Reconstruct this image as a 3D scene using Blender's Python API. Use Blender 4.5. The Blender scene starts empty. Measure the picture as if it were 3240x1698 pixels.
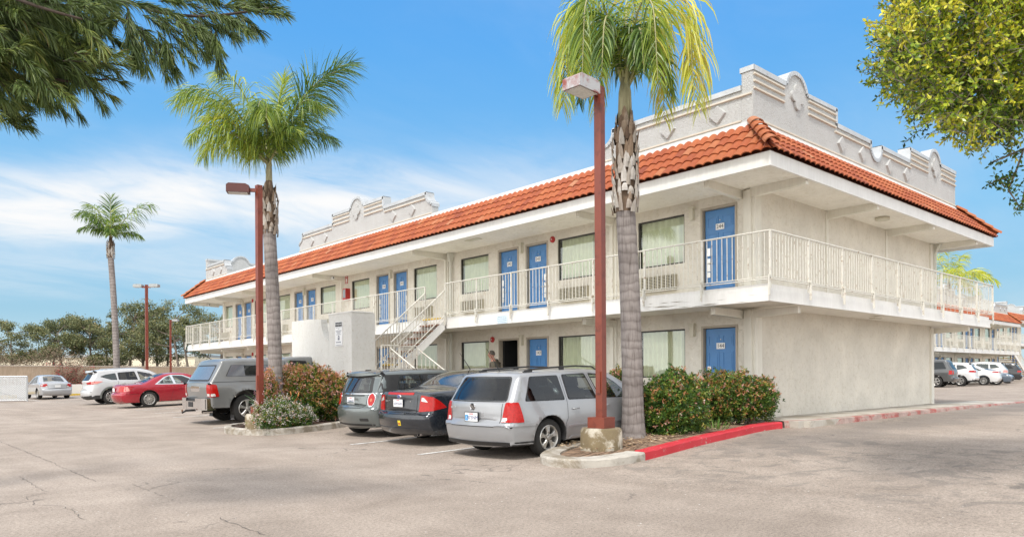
import bpy, bmesh, math, random
import numpy as np
from mathutils import Vector, Matrix
from mathutils.bvhtree import BVHTree
random.seed(7); rng = np.random.default_rng(7)
PI = math.pi
sc = bpy.context.scene
COL = sc.collection

# ------------------------------------------------------------------ camera frame (where the photographer stood)
F, Y0, YAW, ROLL = 723.42, 373.95, .7245, -.00606
CAM = np.array([-12.962, -7.110, 1.35])
FW = np.array([math.sin(YAW), math.cos(YAW), 0]); RT = np.array([math.cos(YAW), -math.sin(YAW), 0]); UP = np.array([0, 0, 1.])
R3 = math.cos(ROLL)*RT + math.sin(ROLL)*UP
U3 = -math.sin(ROLL)*RT + math.cos(ROLL)*UP
def around(r, u, d):
    """metres to the right of / above / ahead of the photographer's eye -> world"""
    return CAM + R3*r + U3*u + FW*d
def gz(x):
    """the lot climbs gently towards the right-hand drive"""
    T = ((-6.2, 0), (-5, .03), (-4, .06), (-2, .12), (-.4, .17), (1, .20), (2.1, .22), (7, .25), (13, .28), (20, .30), (38, .38))
    if x <= T[0][0]: return 0.
    for (a, p), (b, q) in zip(T, T[1:]):
        if x <= b: return p+(q-p)*(x-a)/(b-a)
    return .38

def adj(p):
    x, y = p[0], p[1]; T = ((-5, 0), (-4, .005), (-2, .06), (-.4, .13), (1, .19), (50, .2)); zo = 0
    for (a, q), (b, r) in zip(T, T[1:]):
        if a <= x <= b: zo = q+(r-q)*(x-a)/(b-a)
    X, Y = x, y
    for _ in range(6):
        k = (1.35-gz(X))/(1.35-zo); X, Y = CAM[0]+(x-CAM[0])*k, CAM[1]+(y-CAM[1])*k
    return np.array([X, Y, 0.])
# ------------------------------------------------------------------ node helpers
def lin(r, g, b):
    f = lambda c: (c/255/12.92 if c/255 <= .04045 else ((c/255+.055)/1.055)**2.4)
    return (f(r), f(g), f(b), 1)
class NT:
    def __init__(s, m):
        m.use_nodes = True; s.t = m.node_tree; s.t.nodes.clear()
    def n(s, typ, **kw):
        nd = s.t.nodes.new(typ)
        for k, v in kw.items():
            if k[0] == 'i' and k[1:].isdigit(): nd.inputs[int(k[1:])].default_value = v
            elif k in nd.inputs.keys() if hasattr(nd.inputs, 'keys') else False: nd.inputs[k].default_value = v
            else: setattr(nd, k, v)
        return nd
    def l(s, a, b): s.t.links.new(a, b)
def ramp(nt, fac, stops, interp='LINEAR'):
    r = nt.n('ShaderNodeValToRGB'); cr = r.color_ramp; cr.interpolation = interp
    while len(cr.elements) < len(stops): cr.elements.new(.5)
    for e, (p, c) in zip(cr.elements, stops): e.position = p; e.color = c if len(c) == 4 else (*c, 1)
    nt.l(fac, r.inputs[0]); return r.outputs[0]
def noise(nt, co, scale, detail=4, rough=.55, dist=0):
    n = nt.n('ShaderNodeTexNoise'); n.inputs['Scale'].default_value = scale; n.inputs['Detail'].default_value = detail
    n.inputs['Roughness'].default_value = rough; n.inputs['Distortion'].default_value = dist
    nt.l(co, n.inputs['Vector']); return n.outputs['Fac']
def mixc(nt, fac, a, b, mode='MIX'):
    m = nt.n('ShaderNodeMix', data_type='RGBA', blend_type=mode)
    for k, v in ((0, fac), (6, a), (7, b)):
        if hasattr(v, 'is_output') or isinstance(v, bpy.types.NodeSocket): nt.l(v, m.inputs[k])
        else: m.inputs[k].default_value = v if k == 0 else (v if len(v) == 4 else (*v, 1))
    return m.outputs[2]
def math_(nt, op, a, b=None, c=None):
    m = nt.n('ShaderNodeMath', operation=op)
    for k, v in enumerate((a, b, c)):
        if v is None: continue
        if isinstance(v, bpy.types.NodeSocket): nt.l(v, m.inputs[k])
        else: m.inputs[k].default_value = v
    return m.outputs[0]
def mapping(nt, co, scale=(1, 1, 1), rot=(0, 0, 0)):
    m = nt.n('ShaderNodeMapping'); m.inputs['Scale'].default_value = scale; m.inputs['Rotation'].default_value = rot
    nt.l(co, m.inputs['Vector']); return m.outputs[0]
MATS = {}
def mat(name, base=(.5, .5, .5), rough=.6, metal=0, spec=.5, var=0, vscale=3, bump=0, bscale=60, vcol=None, coat=0,
        streak=0, trans=0, dirt=None, aniso=None, sss=0, bdist=.02):
    """general procedural material: colour noise, streaks, fine bump, optional per-face colour attribute ramp"""
    if name in MATS: return MATS[name]
    m = bpy.data.materials.new(name); nt = NT(m); MATS[name] = m
    out = nt.n('ShaderNodeOutputMaterial'); p = nt.n('ShaderNodeBsdfPrincipled')
    base = tuple(base)[:3]
    p.inputs['Roughness'].default_value = rough; p.inputs['Metallic'].default_value = metal
    p.inputs['Specular IOR Level'].default_value = spec; p.inputs['Coat Weight'].default_value = coat
    p.inputs['Coat Roughness'].default_value = .04
    tc = nt.n('ShaderNodeTexCoord').outputs['Object']
    col = None
    if vcol:
        a = nt.n('ShaderNodeAttribute', attribute_name='v')
        col = ramp(nt, a.outputs['Fac'], vcol)
    if var:
        n = noise(nt, tc, vscale, 5, .6)
        lo = tuple(max(0, c*(1-var)) for c in base); hi = tuple(min(1, c*(1+var*.6)) for c in base)
        c2 = ramp(nt, n, [(.3, lo), (.7, hi)])
        col = c2 if col is None else mixc(nt, .5, col, mixc(nt, 1., col, ramp(nt, n, [(.3, (1-var,)*3), (.7, (1+var*.3,)*3)]), 'MULTIPLY'))
    if streak:
        co = mapping(nt, tc, (9, 9, .7)); n = noise(nt, co, 2.2, 6, .65)
        k = ramp(nt, n, [(.42, (1-streak, 1-streak*1.05, 1-streak*1.2)), (.62, (1, 1, 1))])
        col = mixc(nt, 1., col if col is not None else (*base, 1), k, 'MULTIPLY')
    if dirt:
        n = noise(nt, tc, dirt[1], 8, .7, .4)
        k = ramp(nt, n, [(dirt[2], dirt[0]), (dirt[2]+.12, (1, 1, 1))])
        col = mixc(nt, 1., col if col is not None else (*base, 1), k, 'MULTIPLY')
    if col is None: p.inputs['Base Color'].default_value = (*base, 1)
    else: nt.l(col, p.inputs['Base Color'])
    if bump:
        n = noise(nt, tc, bscale, 5, .65)
        b = nt.n('ShaderNodeBump'); b.inputs['Strength'].default_value = bump; b.inputs['Distance'].default_value = bdist
        nt.l(n, b.inputs['Height']); nt.l(b.outputs[0], p.inputs['Normal'])
    if trans:
        t = nt.n('ShaderNodeBsdfTranslucent'); mx = nt.n('ShaderNodeMixShader'); mx.inputs[0].default_value = trans
        if col is None: t.inputs[0].default_value = (*base, 1)
        else: nt.l(col, t.inputs[0])
        nt.l(p.outputs[0], mx.inputs[1]); nt.l(t.outputs[0], mx.inputs[2]); nt.l(mx.outputs[0], out.inputs[0])
    else: nt.l(p.outputs[0], out.inputs[0])
    return m

# ------------------------------------------------------------------ object helpers
def tag(o, label=None, cat=None, group=None, kind=None):
    if label: o['label'] = label
    if cat: o['category'] = cat
    if group: o['group'] = group
    if kind: o['kind'] = kind
    return o
def empty(name, loc=(0, 0, 0), rz=0, parent=None):
    o = bpy.data.objects.new(name, None); o.empty_display_size = .2; COL.objects.link(o)
    o.location = loc; o.rotation_euler = (0, 0, rz); o.parent = parent; return o
def thing(name, label, cat, loc=(0, 0, 0), rz=0, group=None):
    return tag(empty(name, loc, rz), label, cat, group)
def kids(o): return [c for c in bpy.data.objects if c.parent == o]
def copy_tree(o, parent=None):
    c = o.copy(); COL.objects.link(c); c.parent = parent
    for ch in kids(o): copy_tree(ch, c)
    return c
def link_mesh(name, me, parent=None, mats=(), smooth=False, sharp=None):
    o = bpy.data.objects.new(name, me); COL.objects.link(o); o.parent = parent
    for m in mats: me.materials.append(m)
    if smooth:
        me.polygons.foreach_set('use_smooth', [True]*len(me.polygons))
        if sharp: me.set_sharp_from_angle(angle=math.radians(sharp))
    return o
class MB:
    def __init__(s): s.v = []; s.f = []; s.m = []; s.a = []; s.cm = 0; s.cv = 0.
    def add(s, vs, fs):
        k = len(s.v); s.v.extend([tuple(map(float, p)) for p in vs])
        for f in fs: s.f.append([k+i for i in f]); s.m.append(s.cm); s.a.append(s.cv)
        return s
    def quad(s, a, b, c, d): return s.add([a, b, c, d], [(0, 1, 2, 3)])
    def box(s, a, b):
        (x0, y0, z0), (x1, y1, z1) = a, b
        x0, x1 = sorted((x0, x1)); y0, y1 = sorted((y0, y1)); z0, z1 = sorted((z0, z1))
        return s.add([(x0, y0, z0), (x1, y0, z0), (x1, y1, z0), (x0, y1, z0), (x0, y0, z1), (x1, y0, z1), (x1, y1, z1), (x0, y1, z1)],
                     [(0, 3, 2, 1), (4, 5, 6, 7), (0, 1, 5, 4), (1, 2, 6, 5), (2, 3, 7, 6), (3, 0, 4, 7)])
    def bar(s, p, q, w, h=None, up=(0, 0, 1)):
        """rectangular bar from p to q, w across, h along up"""
        h = h or w; p = Vector(p); q = Vector(q); d = (q-p).normalized(); up = Vector(up)
        if abs(d.dot(up)) > .98: up = Vector((1, 0, 0))
        sd = d.cross(up).normalized(); u = sd.cross(d).normalized()
        c = [a + sd*(i*w/2) + u*(j*h/2) for a in (p, q) for i, j in ((-1, -1), (1, -1), (1, 1), (-1, 1))]
        return s.add(c, [(0, 3, 2, 1), (4, 5, 6, 7), (0, 1, 5, 4), (1, 2, 6, 5), (2, 3, 7, 6), (3, 0, 4, 7)])
    def tube(s, pts, rad, n=8, cap=True):
        pts = [Vector(p) for p in pts]
        if not hasattr(rad, '__len__'): rad = [rad]*len(pts)
        k = len(s.v); prev = None
        for i, p in enumerate(pts):
            d = (pts[min(i+1, len(pts)-1)] - pts[max(i-1, 0)]).normalized()
            a = prev if prev is not None else (Vector((1, 0, 0)) if abs(d.x) < .9 else Vector((0, 1, 0)))
            a = (a - d*a.dot(d)).normalized(); b = d.cross(a); prev = a
            for j in range(n):
                t = 2*PI*j/n; s.v.append(tuple(p + (a*math.cos(t) + b*math.sin(t))*rad[i]))
        for i in range(len(pts)-1):
            for j in range(n):
                s.f.append([k+i*n+j, k+i*n+(j+1) % n, k+(i+1)*n+(j+1) % n, k+(i+1)*n+j]); s.m.append(s.cm); s.a.append(s.cv)
        if cap:
            s.f.append([k+j for j in reversed(range(n))]); s.m.append(s.cm); s.a.append(s.cv)
            e = k+(len(pts)-1)*n; s.f.append([e+j for j in range(n)]); s.m.append(s.cm); s.a.append(s.cv)
        return s
    def prism(s, poly, ext):
        """closed prism: polygon (list of 3D points) swept by vector ext"""
        n = len(poly); e = Vector(ext); P = [Vector(p) for p in poly]
        return s.add(P + [p+e for p in P], [tuple(reversed(range(n))), tuple(range(n, 2*n))] + [(i, (i+1) % n, n+(i+1) % n, n+i) for i in range(n)])
    def lathe(s, prof, n=24, c=(0, 0, 0), axis='z'):
        k = len(s.v)
        for r, h in prof:
            for j in range(n):
                t = 2*PI*j/n; x, y = r*math.cos(t), r*math.sin(t)
                q = {'z': (x, y, h), 'y': (x, h, y), 'x': (h, x, y)}[axis]
                s.v.append((c[0]+q[0], c[1]+q[1], c[2]+q[2]))
        for i in range(len(prof)-1):
            for j in range(n): s.f.append([k+i*n+j, k+i*n+(j+1) % n, k+(i+1)*n+(j+1) % n, k+(i+1)*n+j]); s.m.append(s.cm); s.a.append(s.cv)
        return s
    def build(s, name, mats, parent=None, smooth=False, sharp=None, fix=True, xf=None):
        if not isinstance(mats, (list, tuple)): mats = [mats]
        me = bpy.data.meshes.new(name)
        vs = s.v if xf is None else [xf(*p) for p in s.v]
        me.from_pydata(vs, [], s.f); me.update()
        if fix and len(s.f) < 60000:
            bm = bmesh.new(); bm.from_mesh(me)
            bmesh.ops.recalc_face_normals(bm, faces=bm.faces); bm.to_mesh(me); bm.free()
        me.polygons.foreach_set('material_index', s.m)
        if any(s.a):
            at = me.attributes.new('v', 'FLOAT', 'FACE'); at.data.foreach_set('value', s.a)
        return link_mesh(name, me, parent, mats, smooth, sharp)
def fast_quads(name, V, nper, var, mats, parent=None, smooth=False):
    """V: (N, nper, 3) array of separate polygons; var: (N,) colour attribute"""
    N = len(V); me = bpy.data.meshes.new(name)
    me.vertices.add(N*nper); me.vertices.foreach_set('co', V.astype(np.float32).ravel())
    me.loops.add(N*nper); me.loops.foreach_set('vertex_index', np.arange(N*nper, dtype=np.int32))
    me.polygons.add(N); me.polygons.foreach_set('loop_start', np.arange(0, N*nper, nper, dtype=np.int32))
    me.update(calc_edges=True)
    at = me.attributes.new('v', 'FLOAT', 'FACE'); at.data.foreach_set('value', np.asarray(var, np.float32))
    return link_mesh(name, me, parent, mats, smooth)
def unit(a): return a/np.maximum(1e-9, np.linalg.norm(a, axis=-1, keepdims=True))
def leaves(P, D, L, Wd, fold=0.):
    """diamond leaves: base points P, directions D, lengths L, widths Wd -> (N,4,3)"""
    n = len(P); D = unit(D); R = unit(np.cross(D, unit(rng.normal(size=(n, 3))))); L = np.reshape(L, (-1, 1))*np.ones((n, 1)); Wd = np.reshape(Wd, (-1, 1))*np.ones((n, 1))
    m = P + D*L*.5
    return np.stack([P, m+R*Wd/2, P+D*L, m-R*Wd/2], 1)
def text(s, size, at, xd, yd, m, name, parent, depth=.002, align='CENTER'):
    cu = bpy.data.curves.new(name, 'FONT'); cu.body = s; cu.size = size; cu.align_x = align; cu.align_y = 'CENTER'; cu.extrude = depth; cu.resolution_u = 3
    t = bpy.data.objects.new(name, cu); COL.objects.link(t)
    dg = bpy.context.evaluated_depsgraph_get(); me = bpy.data.meshes.new_from_object(t.evaluated_get(dg))
    bpy.data.objects.remove(t); bpy.data.curves.remove(cu)
    xd = Vector(xd).normalized(); yd = Vector(yd).normalized(); zd = xd.cross(yd)
    M = Matrix((xd, yd, zd)).transposed().to_4x4(); M.translation = Vector(at); me.transform(M)
    me.materials.clear(); o = link_mesh(name, me, parent, [m]); return o

# ------------------------------------------------------------------ materials
WHITE = mat('white_paint', (.80, .79, .765), .55, var=.07, vscale=2, streak=.05, bump=.15, bscale=25)
TRIM = mat('cream_trim', (.76, .735, .66), .6, var=.07, vscale=2, streak=.05, bump=.12, bscale=30)
RAILP = mat('railing_paint', (.66, .64, .575), .45, var=.08, vscale=6, dirt=((.5, .36, .25), 9, .33))
BLUE = mat('blue_door_paint', (.070, .225, .50), .4, var=.08, vscale=4, bump=.05, bscale=40)
PLATE = mat('white_plate', (.8, .8, .8), .4)
INK = mat('black_ink', (.02, .02, .02), .5)
ALU = mat('dark_window_frame', (.03, .028, .025), .4)
METAL = mat('satin_metal', (.6, .6, .58), .3, metal=.9)
ACB = mat('air_conditioner_beige', (.43, .395, .30), .5, var=.06, vscale=8)
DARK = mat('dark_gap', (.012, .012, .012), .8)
CURT = mat('curtain_cloth', (.80, .79, .63), .9, var=.06, vscale=5, trans=.15)
REDM = mat('red_alarm_paint', (.42, .02, .02), .35)
CONC = mat('concrete', (.46, .43, .38), .85, var=.2, vscale=4, bump=.35, bscale=45, dirt=((.55, .5, .43), 2.2, .42))
YEL = mat('yellow_paint', (.75, .52, .06), .6, var=.15, vscale=8, dirt=((.5, .4, .3), 9, .36))
WOODT = mat('worn_wood_tread', (.27, .14, .09), .8, var=.3, vscale=12, bump=.3)
POLE = mat('red_oxide_pole', (.19, .040, .021), .42, var=.16, vscale=1.5, bump=.08, bscale=40, dirt=((.6, .5, .5), 6, .34))
GALV = mat('weathered_grey_metal', (.35, .37, .37), .5, metal=.3, var=.15, vscale=10)
LENS = mat('lamp_lens', (.62, .6, .55), .25, var=.15, vscale=20)
CREAM = mat('lamp_cream', (.60, .57, .47), .5)
RUST = mat('rust_spot', (.30, .14, .05), .9, var=.3, vscale=20)
def stucco(name, base, scale=24, mott=.05):
    m = bpy.data.materials.new(name); nt = NT(m); MATS[name] = m
    out = nt.n('ShaderNodeOutputMaterial'); p = nt.n('ShaderNodeBsdfPrincipled'); p.inputs['Roughness'].default_value = .9
    p.inputs['Specular IOR Level'].default_value = .2
    tc = nt.n('ShaderNodeTexCoord').outputs['Object']
    n1 = noise(nt, tc, 1.1, 6, .6, .3); n2 = noise(nt, tc, scale, 4, .6, .8)
    c = ramp(nt, n1, [(.3, tuple(b*(1-mott*1.6) for b in base)), (.7, tuple(min(1, b*(1+mott)) for b in base))])
    k = ramp(nt, n2, [(.34, (.89, .87, .83)), (.47, (1, 1, 1))])
    c = mixc(nt, .8, c, k, 'MULTIPLY')
    # dirt washing down
    n3 = noise(nt, mapping(nt, tc, (5, 5, .5)), 1.4, 5, .7)
    c = mixc(nt, .22, c, ramp(nt, n3, [(.36, (.86, .835, .79)), (.6, (1, 1, 1))]), 'MULTIPLY')
    nt.l(c, p.inputs['Base Color'])
    b = nt.n('ShaderNodeBump'); b.inputs['Strength'].default_value = .55; b.inputs['Distance'].default_value = .012
    h = math_(nt, 'ADD', ramp_f(nt, n2, .38, .56), math_(nt, 'MULTIPLY', noise(nt, tc, scale*5, 2), .35))
    nt.l(h, b.inputs['Height']); nt.l(b.outputs[0], p.inputs['Normal']); nt.l(p.outputs[0], out.inputs[0])
    return m
def ramp_f(nt, v, a, b):
    m = nt.n('ShaderNodeMapRange', interpolation_type='SMOOTHSTEP'); nt.l(v, m.inputs[0]); m.inputs[1].default_value = a; m.inputs[2].default_value = b
    return m.outputs[0]
STUC = stucco('stucco', (.73, .695, .62), 10, .075)
STUC2 = stucco('parapet_stucco', (.49, .495, .49), 30, .04)
STUC3 = stucco('enclosure_stucco', (.68, .67, .64), 16, .035)
SOFF = stucco('soffit_plaster', (.86, .83, .76), 9, .05)
TILE = mat('clay_tile', (.62, .16, .045), .75, var=.22, vscale=5, bump=.2, bscale=70,
           vcol=[(0, (.17, .036, .016)), (.25, (.255, .054, .018)), (.55, (.34, .079, .022)), (.8, (.38, .11, .034)), (1, (.40, .17, .085))])
def glass_mat():
    m = bpy.data.materials.new('window_glass'); nt = NT(m)
    out = nt.n('ShaderNodeOutputMaterial'); tr = nt.n('ShaderNodeBsdfTransparent'); tr.inputs[0].default_value = (.90, .96, .90, 1)
    gl = nt.n('ShaderNodeBsdfGlossy'); gl.inputs['Roughness'].default_value = .01; gl.inputs[0].default_value = (.95, 1, .97, 1)
    lw = nt.n('ShaderNodeLayerWeight'); lw.inputs[0].default_value = .5
    mx = nt.n('ShaderNodeMixShader'); nt.l(math_(nt, 'MULTIPLY_ADD', math_(nt, 'POWER', lw.outputs['Facing'], 3.5), .8, .12), mx.inputs[0])
    tc = nt.n('ShaderNodeTexCoord').outputs['Object']; b = nt.n('ShaderNodeBump'); b.inputs['Strength'].default_value = .05; b.inputs['Distance'].default_value = .02
    nt.l(noise(nt, tc, 1.2, 2), b.inputs['Height']); nt.l(b.outputs[0], gl.inputs['Normal'])
    nt.l(tr.outputs[0], mx.inputs[1]); nt.l(gl.outputs[0], mx.inputs[2]); nt.l(mx.outputs[0], out.inputs[0]); return m
GLASS = glass_mat()
SKY_TINT=(.45,.5,.5); SKY_K=5.3; FILL_CLOUD=10.; WISP=5.0; SUN_E=1.7; EXPO=.98
# ------------------------------------------------------------------ ground
def asphalt(name):
    m = bpy.data.materials.new(name); nt = NT(m)
    out = nt.n('ShaderNodeOutputMaterial'); p = nt.n('ShaderNodeBsdfPrincipled'); p.inputs['Roughness'].default_value = .92; p.inputs['Specular IOR Level'].default_value = .25
    tc = nt.n('ShaderNodeTexCoord').outputs['Object']
    n1 = noise(nt, tc, .16, 7, .62, .6); n2 = noise(nt, tc, .9, 6, .65, .3); n3 = noise(nt, tc, 30, 4, .8); n4 = noise(nt, tc, 85, 3, .7)
    c = ramp(nt, n1, [(.25, (.305, .262, .222)), (.5, (.36, .312, .268)), (.75, (.415, .365, .318))])
    c = mixc(nt, .8, c, ramp(nt, n2, [(.3, (.72, .70, .68)), (.6, (1.05, 1.04, 1.03))]), 'MULTIPLY')
    c = mixc(nt, .9, c, ramp(nt, n3, [(.32, (.55, .54, .53)), (.5, (1, 1, 1)), (.68, (1.28, 1.26, 1.25))]), 'MULTIPLY')
    c = mixc(nt, .9, c, ramp(nt, n4, [(.33, (.62, .61, .6)), (.6, (1.12, 1.1, 1.1))]), 'MULTIPLY')
    # pale streaks where cars roll, along the drive
    ns = noise(nt, mapping(nt, tc, (1.2, .10, 1), (0, 0, -.35)), 1.0, 5, .6, .5)
    c = mixc(nt, .55, c, ramp(nt, ns, [(.35, (.88, .87, .86)), (.65, (1.10, 1.09, 1.08))]), 'MULTIPLY')
    # older dark asphalt beside the red kerb and drip stains in the bays
    sx = nt.n('ShaderNodeSeparateXYZ'); nt.l(tc, sx.inputs[0])
    nn = math_(nt, 'MULTIPLY', math_(nt, 'SUBTRACT', noise(nt, tc, .7, 5, .65), .5), 2.6)
    d = math_(nt, 'ADD', math_(nt, 'ABSOLUTE', math_(nt, 'ADD', sx.outputs[1], .9)), nn)
    k = math_(nt, 'MULTIPLY', ramp_f(nt, math_(nt, 'MULTIPLY', d, -1.), -1.5, -.2), ramp_f(nt, sx.outputs[0], -3.6, -.5))
    c = mixc(nt, math_(nt, 'MULTIPLY', k, .55), c, (.15, .135, .125, 1))
    v2 = noise(nt, tc, 1.6, 4, .6, 1.5)
    bay = math_(nt, 'MULTIPLY', ramp_f(nt, math_(nt, 'ABSOLUTE', math_(nt, 'ADD', sx.outputs[0], 2.6)), 3.2, 2.2), ramp_f(nt, v2, .5, .62))
    c = mixc(nt, math_(nt, 'MULTIPLY', bay, .42), c, (.13, .12, .11, 1))
    # hairline cracks
    vo = nt.n('ShaderNodeTexVoronoi', feature='DISTANCE_TO_EDGE'); vo.inputs['Scale'].default_value = .42
    wob = nt.n('ShaderNodeVectorMath', operation='ADD'); ncol = nt.n('ShaderNodeTexNoise'); ncol.inputs['Scale'].default_value = 1.6; ncol.inputs['Detail'].default_value = 5; nt.l(tc, ncol.inputs['Vector'])
    nt.l(tc, wob.inputs[0]); nt.l(ncol.outputs['Color'], wob.inputs[1]); nt.l(wob.outputs[0], vo.inputs['Vector'])
    crk = math_(nt, 'MULTIPLY', ramp_f(nt, math_(nt, 'MULTIPLY', vo.outputs[0], -1.), -.012, -.002), ramp_f(nt, noise(nt, tc, .35, 3), .52, .62))
    c = mixc(nt, math_(nt, 'MULTIPLY', crk, .55), c, (.10, .09, .08, 1))
    # specks of litter
    sp = noise(nt, tc, 22, 1, .5); c = mixc(nt, ramp_f(nt, sp, .765, .78), c, (.62, .6, .56, 1))
    nt.l(c, p.inputs['Base Color'])
    b = nt.n('ShaderNodeBump'); b.inputs['Strength'].default_value = .6; b.inputs['Distance'].default_value = .006
    nt.l(math_(nt, 'SUBTRACT', math_(nt, 'ADD', n3, math_(nt, 'MULTIPLY', n4, .6)), math_(nt, 'MULTIPLY', crk, 1.5)), b.inputs['Height']); nt.l(b.outputs[0], p.inputs['Normal'])
    nt.l(p.outputs[0], out.inputs[0]); return m
ASPH = asphalt('weathered_asphalt')
xs = [-900, -200, -60, -20, -8, -6.2, -5, -4, -3, -2, -1.2, -.4, .3, 1, 2.1, 4.5, 7, 10, 13, 16, 20, 26, 32, 38, 70, 150, 400, 900]
mb = MB(); ys = [-900, -100, -30, -10, 0, 10, 20, 40, 70, 150, 900]
for i in range(len(xs)-1):
    for j in range(len(ys)-1):
        mb.quad((xs[i], ys[j], gz(xs[i])), (xs[i+1], ys[j], gz(xs[i+1])), (xs[i+1], ys[j+1], gz(xs[i+1])), (xs[i], ys[j+1], gz(xs[i])))
me = mb.build('parking_lot', ASPH, smooth=True, fix=False); tag(me, 'weathered pinkish grey asphalt of the parking lot', 'parking lot', kind='structure')

# jagged cracks and patched seams in the near asphalt, laid as thin sheets
CRK = mat('crack_shadow_tar', (.12, .105, .095), .9, var=.4, vscale=9)
def un0(sx, sy, z=0.):
    d = FW + R3*((sx/3.1640625-512)/F) - U3*((sy/3.1640625-Y0)/F)
    return CAM + d*((z-CAM[2])/d[2])
mb = MB()
def crack(pts, w):
    P = [Vector(un0(*p)) for p in pts]; out = []
    for a, b in zip(P, P[1:]):
        n = max(2, int((b-a).length/.09))
        for i in range(n): out.append(a.lerp(b, i/n) + Vector((random.uniform(-.02, .02), random.uniform(-.02, .02), 0)))
    out.append(P[-1])
    for i in range(len(out)-1):
        if random.random() < .10: continue
        a, b = out[i], out[i+1]; s = (b-a).cross(Vector((0, 0, 1))).normalized()
        w0, w1 = w*random.uniform(.2, 1), w*random.uniform(.2, 1)
        mb.quad(a-s*w0+Vector((0, 0, .004)), a+s*w0+Vector((0, 0, .004)), b+s*w1+Vector((0, 0, .004)), b-s*w1+Vector((0, 0, .004)))
crack([(0, 1395), (150, 1455), (230, 1490), (310, 1525)], .006)
crack([(150, 1445), (215, 1435), (300, 1430)], .004)
crack([(60, 1505), (150, 1558), (85, 1570), (108, 1595), (205, 1598), (260, 1640)], .005)
crack([(420, 1530), (480, 1555), (555, 1580), (450, 1600)], .0045)
crack([(545, 1652), (600, 1648), (690, 1636), (740, 1655), (840, 1690)], .006)
crack([(1480, 1500), (1620, 1512), (1745, 1530)], .004)
crack([(2900, 1440), (2905, 1480), (2925, 1500)], .006)
o = mb.build('asphalt_cracks', CRK); tag(o, 'thin dark cracks in the near asphalt', 'cracks', kind='structure')

# ------------------------------------------------------------------ painted lines
LINE = mat('worn_white_line', (.70, .69, .66), .8, var=.12, vscale=10, dirt=((.5, .46, .43), 14, .40))
mb = MB()
def line(a, b, w=.10, z=.007):
    a = Vector((*a, 0)); b = Vector((*b, 0)); s = (b-a).cross(Vector((0, 0, 1))).normalized()*w/2
    n = max(2, int((b-a).length/.15))
    for i in range(n):
        p, q = a.lerp(b, i/n), a.lerp(b, (i+1)/n)
        mb.quad(*[(v.x, v.y, gz(v.x)+z) for v in (p-s, q-s, q+s, p+s)])
th = math.radians(20); dv = (math.cos(th), math.sin(th))
for x, y in ((-6.05, 3.10), (-6.0, 5.5), (-6.3, 12.2), (-5.6, 15.1), (-5.6, 17.9), (-5.3, 21.0), (-5.2, 23.9), (-5.0, 26.7), (-5.0, 29.6), (-4.9, 32.4), (-4.9, 35.3)):
    line((x, y), (x+5.2, y+.12))
line((-5.8, 41.5), (-5.95, 48), .09); line((-3.2, 42.4), (-3.3, 48), .09)
o = mb.build('parking_bay_lines', LINE, fix=False); tag(o, 'worn white lines of the parking bays', 'parking lines', kind='structure')

# ------------------------------------------------------------------ kerbed planting islands
SOIL = mat('dry_soil_mulch', (.26, .17, .11), .95, var=.5, vscale=7, bump=1, bscale=40, dirt=((1.5, 1.4, 1.2), 3, .3))
SOIL2 = mat('dark_mulch', (.11, .06, .042), .95, var=.5, vscale=12, bump=1, bscale=50)
def red_kerb_mat():
    m = bpy.data.materials.new('red_kerb_paint'); nt = NT(m)
    out = nt.n('ShaderNodeOutputMaterial'); p = nt.n('ShaderNodeBsdfPrincipled'); p.inputs['Roughness'].default_value = .6
    tc = nt.n('ShaderNodeTexCoord').outputs['Object']; n1 = noise(nt, tc, 9, 8, .75, .5); n2 = noise(nt, tc, 1.2, 3)
    c = ramp(nt, n2, [(.3, (.46, .012, .022)), (.7, (.55, .03, .045))])
    c = mixc(nt, ramp_f(nt, math_(nt, 'ADD', n1, math_(nt, 'MULTIPLY', n2, .15)), .66, .74), c, (.42, .33, .28, 1))
    nt.l(c, p.inputs['Base Color']); nt.l(p.outputs[0], out.inputs[0]); return m
REDK = red_kerb_mat()
def smooth_poly(pts, n=5, closed=True):
    out = []; N = len(pts)
    for i in range(N if closed else N-1):
        p = [np.array(pts[(i+k) % N] if closed else pts[min(max(i+k, 0), N-1)], float) for k in (-1, 0, 1, 2)]
        for k in range(n):
            t = k/n
            out.append(.5*((2*p[1]) + (p[2]-p[0])*t + (2*p[0]-5*p[1]+4*p[2]-p[3])*t*t + (-p[0]+3*p[1]-3*p[2]+p[3])*t**3))
    if not closed: out.append(np.array(pts[-1], float))
    return out
def offset2(pts, d, closed=True):
    out = []; N = len(pts)
    for i in range(N):
        a = pts[(i-1) % N] if (closed or i) else pts[i]; b = pts[(i+1) % N] if (closed or i < N-1) else pts[i]
        t = (b-a)[:2]; t = t/max(1e-9, np.linalg.norm(t)); out.append(pts[i][:2] + np.array([-t[1], t[0]])*d)
    return out
def kerb_mesh(path, m, name, parent, h=.14, w=.16, closed=False, top0=None):
    """kerb along a path (kerb body lies to the left of travel), chipped top edge"""
    mb = MB(); inn = offset2(path, w, closed); bev = offset2(path, .02, closed)
    N = len(path); k = 0; rows = []
    for i in range(N):
        z0 = gz(path[i][0]); t = z0+h+(random.uniform(-.004, .004)); c = random.uniform(0, .012)
        rows.append([(path[i][0], path[i][1], z0-.1), (path[i][0], path[i][1], t-.02-c), (bev[i][0], bev[i][1], t), (inn[i][0], inn[i][1], t), (inn[i][0], inn[i][1], z0-.1)])
    for i in range(N if closed else N-1):
        a, b = rows[i], rows[(i+1) % N]
        for q in range(4): mb.quad(a[q], b[q], b[q+1], a[q+1])
    if not closed:
        mb.add(rows[0], [(0, 1, 2, 3, 4)]); mb.add(rows[-1], [(4, 3, 2, 1, 0)])
    return mb.build(name, m, parent, fix=True)
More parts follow.
